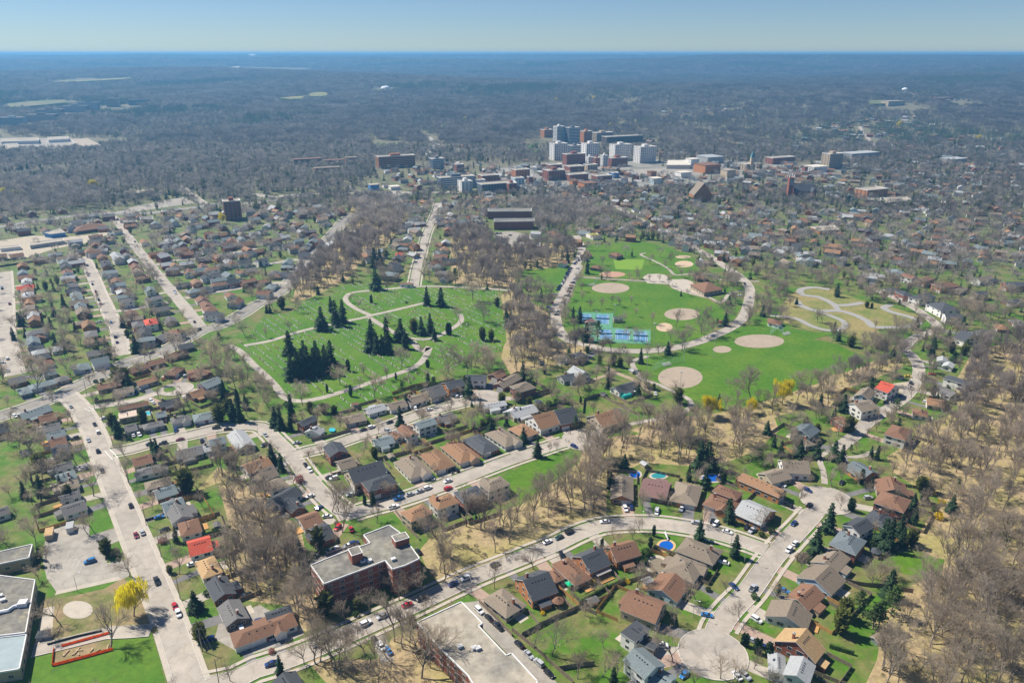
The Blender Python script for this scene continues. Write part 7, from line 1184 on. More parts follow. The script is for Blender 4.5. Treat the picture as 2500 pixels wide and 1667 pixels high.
# ------------------------------------------------------------------ small buildings and yard things
def shed(x, y, rz, w, d, h, wk, rk, name, label, cat, typ='G'):
    r = thing(name, label, cat, (x,y,0), rz); wb, rb, ri, sl = house_meshes(w, d, h, typ, rk, wk); link('wall', wb.mesh('shed_wall', wall_mat(wk)), r); link('roof', rb.mesh('shed_roof', [roof_mat(rk), TRIM]), r)
    q = MB(); q.box(-.5,.5,-.03,.05,0,1.9); link('door', q.mesh('shed_door', mat('shed_door', (.3,.28,.25), .1)), r, (0,-d/2,.02), PI); mark_disc(x, y, max(w, d)/2+.5); return r
sb = SPOTS['schoolboxes']
shed(*sb[0], -1.15, 5.2, 2.6, 2.5, 'W', 'l', 'site_trailer', 'white site trailer at the back of the school car park', 'trailer', 'F'); shed(*sb[1], -1.15, 6.2, 2.8, 2.5, 'Y', 't', 'storage_container', 'beige storage container at the back of the school car park', 'container', 'F'); shed(*sb[2], .3, 3.6, 2.8, 2.3, 'G', 'd', 'storage_shed', 'small dark storage shed beside the school play area', 'shed', 'H')
for k, (x, y) in enumerate(SPOTS['sheds']):
    d, hh = near_house(x, y)
    shed(x, y, .5+(k%2)*PI/2, 3.4, 2.6, 2.2, 'WYDGE'[k%5], 'gldbn'[k%5], 'garden_shed', '%s garden shed by the %s-roofed house %s' % (WALLN['WYDGE'[k%5]], hh[2], ROWS[hh[4]]), 'shed')
(x, y), = SPOTS['tent']; r = thing('carport_tent', 'turquoise fabric tunnel tent beside the white bungalow', 'tent', (x,y,0), .55); b = MB()
for k in range(8):
    t0, t1 = PI*k/8, PI*(k+1)/8; b.face([(-3.2,-1.7*math.cos(t0),2.4*math.sin(t0)),(3.2,-1.7*math.cos(t0),2.4*math.sin(t0)),(3.2,-1.7*math.cos(t1),2.4*math.sin(t1)),(-3.2,-1.7*math.cos(t1),2.4*math.sin(t1))])
link('cover', b.mesh('tent_cover', mat('turquoise_sheet', (.03,.42,.36), .1)), r); b = MB()
for xx in (-3.2, 3.2): b.face([(xx,-1.7*math.cos(PI*k/8),2.4*math.sin(PI*k/8)) for k in range(9)])
link('end_panel', b.mesh('tent_end', mat('turquoise_dark', (.02,.3,.26), .1)), r)
for k, (x, y) in enumerate(SPOTS['gazebo']):
    r = thing('gazebo', ['brown octagonal gazebo in the yard behind the charcoal-roofed corner house', 'black-roofed gazebo behind the two-storey brick house'][k], 'gazebo', (x,y,0)); b = MB()
    for i in range(8): a = PI*i/4; b.tube([(2.1*math.cos(a),2.1*math.sin(a),0),(2.1*math.cos(a),2.1*math.sin(a),2.3)], [.07,.07], 4)
    link('posts', b.mesh('gazebo_posts', WOODF), r); b = MB()
    for i in range(8):
        a, c = PI*i/4, PI*(i+1)/4; b.face([(2.6*math.cos(a),2.6*math.sin(a),2.25),(2.6*math.cos(c),2.6*math.sin(c),2.25),(.5*math.cos(c),.5*math.sin(c),3.4),(.5*math.cos(a),.5*math.sin(a),3.4)]); b.face([(.6*math.cos(a),.6*math.sin(a),3.5),(.6*math.cos(c),.6*math.sin(c),3.5),(0,0,3.9)])
    link('canopy', b.mesh('gazebo_canopy', roof_mat('b' if k == 0 else 'd')), r)
(x, y), = SPOTS['pergola']; r = thing('pergola', 'slatted grey pergola and timber deck behind the charcoal-roofed house', 'pergola', (x,y,0), .56)
b = MB(); b.box(-3.6,3.6,-3,2.6,.1,.35); link('deck', b.mesh('deck', CEDARF), r)
for px in (-3.2, 3.2):
    for py in (-.4, 2.4): b = MB(); b.box(px-.08,px+.08,py-.08,py+.08,.35,2.6); link('post', b.mesh('post', WOODF), r)
for k in range(13): b = MB(); b.box(-3.5+k*.58-.12,-3.5+k*.58+.12,-.8,2.8,2.6,2.78); link('slat', b.mesh('slat', mat('pergola_paint', (.5,.47,.45), .1)), r)
(x, y), = SPOTS['green_umbrella']; r = thing('garden_canopy', 'bright green canvas garden canopy behind the brown-roofed house', 'canopy', (x,y,0), .5); b = MB()
for px, py in ((-1.6,-1.2),(1.6,-1.2),(1.6,1.2),(-1.6,1.2)): b.tube([(px,py,0),(px,py,2.2)], [.06,.06], 4)
link('posts', b.mesh('canopy_posts', TRIM), r); b = MB(); c4 = [(-1.8,-1.4,2.2),(1.8,-1.4,2.2),(1.8,1.4,2.2),(-1.8,1.4,2.2)]
for i in range(4): b.face([c4[i],c4[(i+1)%4],(0,0,2.9)])
link('canopy', b.mesh('canopy_cloth', mat('green_canvas', (.01,.42,.20), .1)), r)
(x, y), = SPOTS['slide']; r = thing('pool_slide', 'white curved water slide at the blue garden pool', 'slide', (x,y,0)); b = MB(); b.tube([(0,1.5,2),(0,.6,1.9),(.3,-.6,1.2),(.5,-1.6,.5),(.6,-2.2,.4)], [.45]*5, 6); link('chute', b.mesh('slide_chute', TRIM), r); b = MB(); b.tube([(-.3,1.6,0),(-.3,1.6,2)], [.06]*2, 4); b.tube([(.3,1.6,0),(.3,1.6,2)], [.06]*2, 4); link('ladder', b.mesh('slide_ladder', METAL), r)
WATER = {'blue': mat('pool_water', (.01,.10,.42), .1, .6, .1), 'teal': mat('pool_cover_teal', (.02,.22,.25), .1), 'aqua': mat('pool_water_aqua', (.06,.42,.5), .1, .6, .1), 'cover': mat('pool_cover_brown', (.20,.17,.12), .1), 'tramp': mat('trampoline_blue', (.02,.08,.25), .1)}
DECK = {'tan': mat('pool_deck_tan', (.55,.37,.18), .12, 1), 'concrete': GROUND['concrete']}
for k, (m, dk, poly) in enumerate(POOLS):
    cx = sum(p[0] for p in poly)/len(poly); cy_ = sum(p[1] for p in poly)/len(poly); P0 = [(x-cx,y-cy_) for x, y in poly]; dd, hh = near_house(cx, cy_); mark_disc(cx, cy_, 6)
    if m == 'tramp':
        r = thing('trampoline', 'round blue trampoline in the yard near the %s-roofed house %s' % (hh[2], ROWS[hh[4]]), 'trampoline', (cx,cy_,0)); b = MB(); R = 2.1
        b.prism([(R*math.cos(t*PI/8),R*math.sin(t*PI/8)) for t in range(16)], .78, .86); link('mat', b.mesh('tramp_mat', WATER[m]), r); b = MB(); b.prism([(1.7*math.cos(t*PI/8),1.7*math.sin(t*PI/8)) for t in range(16)], .86, .88); link('bed', b.mesh('tramp_bed', DARK), r); b = MB()
        for t in range(6): b.tube([(R*.95*math.cos(t),R*.95*math.sin(t),0),(R*.95*math.cos(t),R*.95*math.sin(t),.8)], [.05,.05], 4)
        link('legs', b.mesh('tramp_legs', METAL), r); continue
    r = thing('garden_pool', '%s garden pool near the %s-roofed house %s' % ({'blue':'deep blue','teal':'teal-covered','aqua':'small pale blue','cover':'brown-covered'}[m], hh[2], ROWS[hh[4]]), 'pool', (cx,cy_,0))
    if dk != 'none': b = MB(); b.prism([(x*1.35,y*1.35) for x, y in P0], -.02, .1); link('deck', b.mesh('pool_deck', DECK[dk]), r)
    b = MB(); b.prism(P0, -.02, .14 if dk != 'none' else .9, 0, 0); link('water', b.mesh('pool_water', WATER[m]), r)
FM = {'w': WOODF, 'o': CEDARF, 'd': mat('dark_fence', (.05,.05,.05), .2), 'n': mat('orange_fence', (.85,.25,.04), .15, 1, trans=.6)}
for k, (m, line) in enumerate(FENCES):
    a = np.array(line[0]); dd, hh = near_house(*line[len(line)//2]); fc = {'w':'weathered grey','o':'honey-coloured','d':'dark','n':'orange mesh'}[m]
    lab = '%s fence by the %s-roofed house %s' % (fc, hh[2], ROWS[hh[4]]) if m in 'wo' else ['orange mesh fence around the earth plot on the school field'][0] if m == 'n' else 'dark fence along the railway land at the left' if line[0][1] > 600 else 'dark railing beside the school path'
    fr = thing('fence', lab, 'fence', (*line[0],0)); hgt = 1.2 if m == 'n' else 1.0 if m == 'd' and line[0][1] < 400 else 1.9
    for p, q in zip(line, line[1:]):
        p, q = np.array(p)-a, np.array(q)-a; L = np.linalg.norm(q-p); n = max(1, round(L/2.5)); t = (q-p)/L; rz = math.atan2(t[1], t[0])
        s_ = L/n; b = MB(); b.box(.06,s_-.06,-.03,.03,.05,hgt); pm = b.mesh('fence_panel', FM[m]); b = MB(); b.box(-.06,.06,-.06,.06,0,hgt+.12); po = b.mesh('fence_post', FM[m] if m != 'n' else CEDARF)
        for i in range(n):
            u = p+t*s_*i; link('panel', pm, fr, (*u,0), rz); link('post', po, fr, (*u,0), rz)

for k, (hi, line) in enumerate(YARDS):
    hh = HPOS[hi]; a = line[0]; m = 'o' if hi%5 == 0 else 'w'
    fr = thing('fence', '%s back-yard fence of the %s-roofed house %s' % ('honey-coloured' if m == 'o' else 'weathered', hh[2], ROWS[hh[4]]), 'fence', (*a,0))
    for p, q in zip(line, line[1:]):
        L = np.linalg.norm(q-p); n = max(1, round(L/2.5)); t = (q-p)/L; rz = math.atan2(t[1], t[0]); s_ = L/n; b = MB(); b.box(.06,s_-.06,-.03,.03,.05,1.7); pm = b.mesh('fence_panel', FM[m])
        for i in range(n): link('panel', pm, fr, (*(p-a+t*s_*i),0), rz)
# logs and stumps of the school's nature plot
(ox, oy), = SPOTS['orange']; LOG = mat('cut_log', (.5,.38,.22), .2, 2)
for k in range(11):
    u, v = RNG.uniform(-7,7), RNG.uniform(-1.2,1.2); b = MB(); rz = RNG.uniform(0,3); l = RNG.uniform(.3,1.6)
    b.tube([(-l*math.cos(rz),-l*math.sin(rz),.25),(l*math.cos(rz),l*math.sin(rz),.25)], [.25,.25], 7, 0, True); tag(link('log', b.mesh('log', LOG), None, (ox+u,oy+v+.3*u*.5,0)), 'cut log lying in the earth plot on the school field', 'log', 'logs of the earth plot', True)
# ------------------------------------------------------------------ park: tennis, ball fields
APRON = mat('court_green', (.10,.27,.16), .12, .3); BLUEC = mat('court_blue', (.085,.215,.37), .08, .4)
b = MB(); b.prism(SPOTS['apron'], -.02, .06); structure(link('tennis_apron', b.mesh('tennis_apron', APRON))); mark_poly(SPOTS['apron'])
for k, (A, B_, C_) in enumerate(SPOTS['courts']):
    A, B_, C_ = map(np.array, (A, B_, C_)); u = (B_-A); u /= np.linalg.norm(u); v = np.array([u[1], -u[0]]); c0 = (B_+C_)/2-u*5.5
    sc = max(.85, min(1., np.linalg.norm(B_-A)/10.97)); c0 = (B_+C_)/2-u*5.49*sc; rz = math.atan2(u[1], u[0]); r = thing('tennis_court', 'blue tennis court with white lines, %s' % ['left one of the far pair','right one of the far pair','leftmost of the near three','middle of the near three','rightmost of the near three'][k], 'tennis court', (*c0,.06), rz, None, False, (sc,sc,1))
    b = MB(); b.box(-5.6,5.6,-12.0,12.0,-.02,.03); link('surface', b.mesh('court_surface', BLUEC), r)
    b = MB(); w = .07
    for x in (-5.49, -4.11, 4.11, 5.49): b.box(x-w,x+w,-11.9,11.9,.03,.045)
    for y in (-11.89, -6.4, 6.4, 11.89): b.box(-5.49 if abs(y) > 7 else -4.11, 5.49 if abs(y) > 7 else 4.11, y-w, y+w, .045, .055)
    b.box(-w,w,-6.4,6.4,.056,.06); link('line_marking', b.mesh('court_lines', WHITEP), r)
    b = MB(); b.box(-6.2,6.2,-.03,.03,.1,.98); b.box(-6.3,-6.2,-.06,.06,0,1.05); b.box(6.2,6.3,-.06,.06,0,1.05); link('net', b.mesh('court_net', DARK), r)
A = SPOTS['apron']; fr = thing('court_fence', 'tall mesh fence on posts around the tennis courts', 'fence', (*A[0],0))
MESHF = mat('chain_link', (.09,.12,.10), .1)
for p, q in zip(A, A[1:]+A[:1]):
    p, q = np.array(p)-np.array(A[0]), np.array(q)-np.array(A[0]); L = np.linalg.norm(q-p); n = max(1, int(L/5)); t = (q-p)/L
    for i in range(n): b = MB(); u = p+t*L*i/n; b.tube([(*u,0),(*u,3)], [.06,.06], 4); link('post', b.mesh('court_post', METAL), fr)
    b = MB()
    for z in (.1, 1.5, 3.): b.tube([(*p,z),(*q,z)], [.04,.04], 3)
    link('rail', b.mesh('court_rail', MESHF), fr)
(h0, h1) = SPOTS['blackhut']; shed((h0[0]+h1[0])/2, h0[1]+3, 0, abs(h1[0]-h0[0]), 5, 3, 'Y', 'd', 'tennis_hut', 'tennis club hut with black flat roof beside the far courts', 'hut', 'F')
(x, y), = SPOTS['tenthut']; shed(x, y+2, .3, 8, 7, 3, 'Y', 'm', 'tennis_pavilion', 'tennis pavilion with faded pink roof between the courts', 'pavilion', 'H')
bs = SPOTS['backstops']
for k in range(3):
    P3 = bs[k*3:k*3+3]; r = thing('backstop', 'wire mesh backstop of the %s ball diamond' % ['nearest large','far left','right-hand'][k], 'backstop', (*P3[1],0)); c = np.array(P3[1])
    b = MB()
    for p, q in zip(P3, P3[1:]):
        p, q = np.array(p)-c, np.array(q)-c
        for i in range(5): u = p+(q-p)*i/4; b.tube([(*u,0),(*u,4.5)], [.07,.07], 4)
        for z in (.3,1.2,2.1,3,3.9,4.5): b.tube([(*p,z),(*q,z)], [.045,.045], 3)
    link('frame', b.mesh('backstop_frame', mat('backstop_paint', (.35,.5,.48), .1)), r)
for k, (x, y) in enumerate(SPOTS['bleachers']):
    r = thing('bleacher', 'small silver bleacher by the %s ball diamond' % ['nearest large','right-hand','far left'][k], 'bleacher', (x,y,0), .45)
    for i in range(4): b = MB(); b.box(-3.5,3.5,i*.7,i*.7+.5,.3+i*.35,.38+i*.35); link('plank', b.mesh('bleacher_plank', METAL), r)
    b = MB()
    for xx in (-3,0,3): b.tube([(xx,0,0),(xx,2.6,1.4)], [.06,.06], 4); b.tube([(xx,2.5,0),(xx,2.5,1.4)], [.06,.06], 4)
    link('frame', b.mesh('bleacher_frame', METAL), r)
# posts
for k, (x, y, h, t) in enumerate(LAMPS):
    d, sp, stn, si = near_street(x, y)
    if t == 'f':
        r = thing('floodlight', ['floodlight mast behind the nearest large diamond','floodlight mast beside the small practice diamond','floodlight mast at the wood edge of the nearest diamond','floodlight mast at home plate of the nearest diamond','floodlight mast right of the near tennis courts','floodlight mast right of the far tennis courts','floodlight mast between the tennis courts'][k], 'floodlight', (x,y,0))
        b = MB(); b.tube([(0,0,0),(0,0,h)], [.16,.1], 6); link('pole', b.mesh('mast_pole', mat('pale_pole', (.55,.53,.5), .1)), r); b = MB(); b.box(-1,1,-.06,.06,h-.3,h-.1); link('crossarm', b.mesh('crossarm', METAL), r)
        for xx in (-.8,-.25,.25,.8): b = MB(); b.box(xx-.2,xx+.2,-.35,.1,h-.1,h+.35); link('lamp_head', b.mesh('lamp_head', mat('lamp_grey', (.7,.7,.7), .1)), r)
    else:
        r = thing('street_lamp', 'street lamp beside the '+LINES[si][3], 'street lamp', (x,y,0)); b = MB(); v = np.array(sp)-np.array([x,y]); v /= np.linalg.norm(v)+1e-6
        b.tube([(0,0,0),(0,0,h)], [.1,.07], 6); b.tube([(0,0,h),(v[0]*.7,v[1]*.7,h+.4),(v[0]*1.8,v[1]*1.8,h+.5)], [.06,.05,.05], 5); link('pole', b.mesh('lamp_pole', mat('pale_pole', (.55,.53,.5))), r)
        b = MB(); b.box(v[0]*2-.35,v[0]*2+.35,v[1]*2-.14,v[1]*2+.14,h+.42,h+.58); link('lamp_head', b.mesh('lamp_head', mat('lamp_grey', (.7,.7,.7))), r)
up = []
for k, (x, y) in enumerate(UTILITY):
    r = thing('utility_pole', 'wooden utility pole on the long left-hand street, %s from the bottom edge' % ORDW[k], 'utility pole', (x,y,0), group='poles of the overhead line')
    t = np.array(UTILITY[min(k+1,len(UTILITY)-1)])-np.array(UTILITY[max(k-1,0)]); t /= np.linalg.norm(t); n = np.array([-t[1],t[0]])
    b = MB(); b.tube([(0,0,0),(0,0,10.5)], [.17,.12], 7); link('pole', b.mesh('wood_pole', BARK), r); b = MB(); b.tube([(*(n*-1.2),9.8),(*(n*1.2),9.8)], [.08,.08], 4); link('crossarm', b.mesh('crossarm', BARK), r); up.append((x,y,n))
for w in range(3):
    b = MB()
    for (x0,y0,n0),(x1,y1,n1) in zip(up, up[1:]):
        o0, o1 = n0*(w-1)*1.1, n1*(w-1)*1.1
        pts = [(x0+o0[0]+(x1+o1[0]-x0-o0[0])*t, y0+o0[1]+(y1+o1[1]-y0-o0[1])*t, 9.9-1.0*4*t*(1-t)) for t in np.linspace(0,1,7)]
        b.tube(pts, [.018]*7, 3)
    tag(link('overhead_wire', b.mesh('overhead_wire', DARK)), 'overhead wire strung along the long left-hand street, %s of three' % ['outer','middle','street-side'][w], 'wire', 'wires of the overhead line')
# cemetery: rows of headstones
lawn = next(g[3] for g in GROUNDS if g[2] == 'cemetery_lawn'); CP = np.concatenate([l[4] for l in LINES if 'cemetery' in l[3]])
a, c = map(np.array, SPOTS['cemrow']); t = (c-a)/np.linalg.norm(c-a); n = np.array([-t[1],t[0]]); cen = np.mean(np.array(lawn), 0)
xs, ys = [], []
for r in range(-34, 35):
    if r%6 == 3: continue
    u = -190.+RNG.uniform(0,2)
    while u < 190:
        u += RNG.uniform(1.4,2.3) if RNG.random() > .07 else RNG.uniform(4,12); q = cen+n*(r*5.7+RNG.normal(0,.1))+t*u; xs.append(q[0]); ys.append(q[1])
xs, ys = np.array(xs), np.array(ys); ok = in_poly(xs, ys, lawn); xs, ys = xs[ok], ys[ok]
dd = ((xs[:,None]-CP[None,:,0])**2+(ys[:,None]-CP[None,:,1])**2).min(1); ok = dd > 4.5**2; xs, ys = xs[ok], ys[ok]
order = np.argsort(xs**2+ys**2); xs, ys = xs[order], ys[order]
def stone(v):
    b = MB(); b.box(-.5,.5,-.22,.22,0,.16)
    if v == 0:
        for k in range(6):
            a, c = PI*k/6, PI*(k+1)/6
        prof = [(-.36,.16),(.36,.16),(.36,.75)]+[(.36*math.cos(PI*k/6), .75+.26*math.sin(PI*k/6)) for k in range(1,6)]+[(-.36,.75)]
        n = len(b.v); K = len(prof); b.v += [(x,-.1,z) for x, z in prof]+[(x,.1,z) for x, z in prof]; b.f += [tuple(n+i for i in range(K)), tuple(n+K+i for i in range(K))[::-1]]; b.m += [0,0]
        for i in range(K): b.f.append((n+i,n+K+i,n+K+(i+1)%K,n+(i+1)%K)); b.m.append(0)
    elif v == 1: b.box(-.45,.45,-.13,.13,.16,.85)
    else: b.box(-.22,.22,-.2,.2,.16,.6); b.box(-.15,.15,-.14,.14,.6,1.9)
    return b.mesh('gravestone', STONE if v else mat('red_granite', (.30,.17,.14), .25, .2, .4, obj_var=.4))
SM = [stone(0), stone(1), stone(1), stone(2)]; srz = math.atan2(t[1], t[0])
for k in range(min(300, len(xs))):
    v = 3 if k%11 == 0 else k%3
    tag(link('gravestone', SM[v], None, (xs[k],ys[k],.02), srz+RNG.normal(0,.06), float(RNG.uniform(.8,1.15))), 'small grey or reddish headstone in the rows on the near cemetery lawn', 'gravestone', 'headstones of the near cemetery rows', True)
b = MB()
for k in range(300, len(xs)):
    s = RNG.uniform(.75,1.15); m = int(RNG.random() < .3); w = .4*s; h = (.9 if RNG.random() > .1 else 1.8)*s
    ct, sn = math.cos(srz), math.sin(srz); q = [(xs[k]+ct*px-sn*py, ys[k]+sn*px+ct*py) for px, py in ((-w,-.15),(w,-.15),(w,.15),(-w,.15))]
    b.prism(q, 0, h, m, m)
if b.v: stuff(link('gravestones', b.mesh('gravestones', [STONE, mat('red_granite', (.3,.17,.14))])), 'rows of further headstones across the cemetery lawns', 'gravestones')

# ------------------------------------------------------------------ trees
def rnd_dir(rng, up=0.):
    v = rng.normal(0,1,3); v[2] += up; return v/np.linalg.norm(v)
def bare_tree(seed, H=14., spread=1., twigs=6, lod=0, tf=.3, fat=1.):
    rng = np.random.default_rng(seed); B = MB(); T = MB(); tb = H*tf*rng.uniform(.8,1.1)
    def grow(p, d, L, r, lev):
        n = 3 if lev < 2 else 1; pts = [p]; dd = d
        for k in range(n):
            dd = dd+rng.normal(0,.13,3); dd[2] += .07 if lev else 0; dd /= np.linalg.norm(dd); pts.append(pts[-1]+dd*L/n)
        if lev <= 2: B.tube([tuple(q) for q in pts], list(np.linspace(r, r*(.62 if lev == 0 else .3), n+1)), 6 if lev == 0 else 4 if lev == 1 else 3)
        else:
            u = np.cross(dd, rnd_dir(rng)); u = u/np.linalg.norm(u)*r; q = pts[-1]; T.face([tuple(p-u), tuple(p+u), tuple(q)])
            if lod < 1: T.face([tuple(p-np.cross(u,dd)), tuple(p+np.cross(u,dd)), tuple(q)])
        if lev == 4 or (lev == 3 and lod == 2): return
        cnt = (int(8*(1 if lod < 2 else .6)), 6 if lod < 2 else 4, 5 if lod < 2 else 4, twigs)[lev]
        for i in range(cnt):
            f = (.35+.65*(i+rng.random())/cnt) if lev else (.45+.55*(i+1)/cnt)
            k = min(int(f*n), n-1); q = pts[k]+(pts[k+1]-pts[k])*(f*n-k)
            ax = rnd_dir(rng); side = np.cross(dd, ax); side /= np.linalg.norm(side)+1e-9
            a = (.75, .75, .8, .85)[lev]*spread if not (lev == 0 and i == cnt-1) else .15
            nd = dd*math.cos(a)+side*math.sin(a)*(1 if lev else 1); nd[2] += (.25, .18, .1, .05)[lev]; nd /= np.linalg.norm(nd)
            nl = (H*(.62-.35*tf), L*.55, L*.6, L*.75)[lev]*rng.uniform(.7,1.15)*(1.1-.35*f if lev else 1.05-.3*abs(f-.7))
            grow(q, nd, nl, (H*.0085, r*.42, .035 if lod < 2 else .13, .022*fat if lod < 1 else .045)[lev]*(1 if lev < 2 else H/14), lev+1)
    grow(np.array([0,0,-.2]), np.array([0,0,1.]), tb+H*.12, H*.017, 0)
    return B, T
def conifer(seed, H=12., R=2.6, lay=26, nb=9, droop=.35, col=False, lod=0):
    rng = np.random.default_rng(seed); B = MB(); T = MB(); B.tube([(0,0,-.2),(0,0,H*.95)], [H*.018,.03], 5)
    for k in range(lay):
        f = k/lay; z = H*(.06+.92*f); rr = R*(1-f)**.85*rng.uniform(.62,1.18)*(1+.15*math.sin(seed*2.1+7*f))+.12
        if col: rr = R*min(1., 4*(1-f)+.05, 2.2*f+.55)*rng.uniform(.8,1.1)
        n = max(4, int(nb*(1-f*.55)))
        for i in range(n):
            a = 2*PI*(i+rng.random())/n; c, s = math.cos(a), math.sin(a); l = rr*rng.uniform(.55,1.22); w = max(.22, l*.30)*rng.uniform(.8,1.2)
            z1 = z-l*droop*rng.uniform(.6,1.3)+(.4 if col else 0); zm = z-l*droop*.25
            p0 = (c*.05,s*.05,z+.1); m1 = (c*l*.55-s*w, s*l*.55+c*w, zm-.15*l); m2 = (c*l*.55+s*w, s*l*.55-c*w, zm-.15*l); e = (c*l,s*l,z1); mt = (c*l*.55,s*l*.55,zm+.12)
            T.face([p0,m2,mt]); T.face([p0,mt,m1]); T.face([m2,e,mt]); T.face([mt,e,m1])
            if lod == 0:
                for q in range(3):
                    g = rng.uniform(.3,1.); h = rng.uniform(.2,.45); o = rng.normal(0,w*.7); T.face([(c*l*g-s*o,s*l*g+c*o,z+(z1-z)*g), (c*l*g-s*o+rng.normal(0,.2),s*l*g+c*o+rng.normal(0,.2),z+(z1-z)*g-h*1.5), (c*l*g-s*o+c*h,s*l*g+c*o+s*h,z+(z1-z)*g-h*.4)])
    return B, T
def leafy(seed, rx, ry, rz, n, size, cz, box=False, shell=.55):
    rng = np.random.default_rng(seed); T = MB()
    for k in range(n):
        if box: p = np.array([rng.uniform(-rx,rx), rng.uniform(-ry,ry), rng.uniform(0,2*rz)])
        else: p = rnd_dir(rng)*np.array([rx,ry,rz])*(shell+(1-shell)*rng.random()**.6)*(1+.18*math.sin(3*k)); p[2] += cz
        u = rnd_dir(rng); v = np.cross(u, rnd_dir(rng)); v /= np.linalg.norm(v)+1e-9; s = size*rng.uniform(.6,1.3)
        T.face([tuple(p-u*s), tuple(p+v*s*.6), tuple(p+u*s), tuple(p-v*s*.6)])
    return T
def willow(seed, H=15.):
    rng = np.random.default_rng(seed); B, _ = bare_tree(seed, H, .9, 0, 1); T = MB()
    for c in range(62):
        d = rnd_dir(rng, .55); R = H*.40*rng.uniform(.35,1.)*(1+.2*math.sin(4*d[0]+seed)); p0 = np.array([d[0]*R, d[1]*R, H*.60+d[2]*R*.95])
        if p0[2] < H*.34: p0[2] = H*rng.uniform(.34,.6)
        for k in range(34):
            p = p0+rng.normal(0,.62,3)*np.array([1,1,.6]); L = rng.uniform(.8,3.2)*(1.5 if R > H*.28 else 1); w = rng.uniform(.05,.13); a = rng.random()*PI; u = np.array([math.cos(a),math.sin(a),0])*w; e = p+np.array([d[0]*.3+rng.normal(0,.15),d[1]*.3+rng.normal(0,.15),-min(L,p[2]-1.2)])
            T.face([tuple(p-u), tuple(p+u), tuple(e+u*.4), tuple(e-u*.4)])
    return B, T
def pine(seed, H=14.):
    rng = np.random.default_rng(seed); B = MB(); T = MB(); B.tube([(0,0,-.2),(.2,0,H*.5),(0,.1,H*.97)], [H*.02,H*.013,.04], 6)
    for k in range(34):
        f = (k+rng.random())/34; z = H*(.22+.76*f); l = H*.24*(1-f**1.6)*rng.uniform(.6,1.15)+.5; a = k*2.4; c, s = math.cos(a), math.sin(a); e = (c*l,s*l,z+l*.15); B.tube([(0,0,z),e], [.07,.03], 3)
        for q in range(16):
            g = rng.uniform(.35,1.05); p = np.array([c*l*g,s*l*g,z+l*.15*g])+rng.normal(0,.4,3)*np.array([1,1,.4]); u = rnd_dir(rng)*.5; v = rnd_dir(rng)*.35; T.face([tuple(p-u), tuple(p+v), tuple(p+u), tuple(p-v)])
    return B, T
def fuzzy(seed, H, R, n, size):
    rng = np.random.default_rng(seed); T = MB()
    for k in range(n):
        d = rnd_dir(rng, .35); p = d*np.array([R,R,H*.33])*rng.uniform(.5,1.); p[2] += H*.62; e = p+(d+np.array([0,0,.6]))*rng.uniform(1.2,2.6); u = rnd_dir(rng)*size; T.face([tuple(p-u), tuple(p+u), tuple(e)])
    B = MB(); B.tube([(0,0,0),(0,0,H*.5)], [.3,.12], 3); return B, T
def proto(name, fn, leafmat, *a, **k):
    B, T = fn(*a, **k); return B.mesh(name+'_trunk', BARK), T.mesh(name+'_crown', leafmat)
PF = [proto('forest', bare_tree, TWIG, s, 15., sp, 5, 0, .47) for s, sp in ((41,.75),(42,.9),(43,.65),(44,1.))]
PBF = [proto('bare_park', bare_tree, TWIG, s, 14., sp, 6, 0, .3, 2.5) for s, sp in ((1,.95),(2,1.1),(4,1.0),(5,1.2))]
PB = [proto('bare', bare_tree, TWIG, s, 14., sp, 6) for s, sp in ((1,.95),(2,1.1),(3,.8),(4,1.0),(5,1.2),(6,.85))]
PC = [proto('spruce', conifer, NEEDLE, s, 12., r) for s, r in ((1,2.9),(2,2.3),(3,3.4),(4,2.7),(5,3.1))]
PCOL = [proto('column', conifer, NEEDLE, s, 6., .75, 22, 8, .1, True) for s in (1,2)]
PCED = [proto('cedar', conifer, CEDAR, s, 9., 2.5, 20, 11, -.25, True) for s in (4,5)]
PPIN = [proto('pine', pine, PINE, s) for s in (1,2)]
PW = [proto('willow', willow, WILLOW, s) for s in (1,2)]
def joined(name, fn, leafmat, *a, **k):
    B, T = fn(*a, **k); n = len(B.v); B.v += T.v; B.f += [tuple(i+n for i in f) for f in T.f]; B.m += [1]*len(T.f); return B.mesh(name, [BARK, leafmat])
def plant(name, label, cat, x, y, pr, s, rz, group=None, share=False, kind_scale=None):
    z = max(ground_z(x, y), 0); r = thing(name, label, cat, (x,y,z), rz, group, share, kind_scale or s); link('trunk', pr[0], r); link('crown', pr[1], r); mark_small.append((x,y)); return r
mark_small = []
def where(x, y, R=22):
    d, h = near_house(x, y)
    if d < R: return 'by the %s-roofed house %s' % (h[2], ROWS[h[4]])
    ds, sp, stn, si = near_street(x, y)
    if in_poly(np.array([x]), np.array([y]), lawn)[0]: return 'on the cemetery lawn'
    return 'near the '+LINES[si][3]
for poly in CLEARINGS: mark_poly(poly)
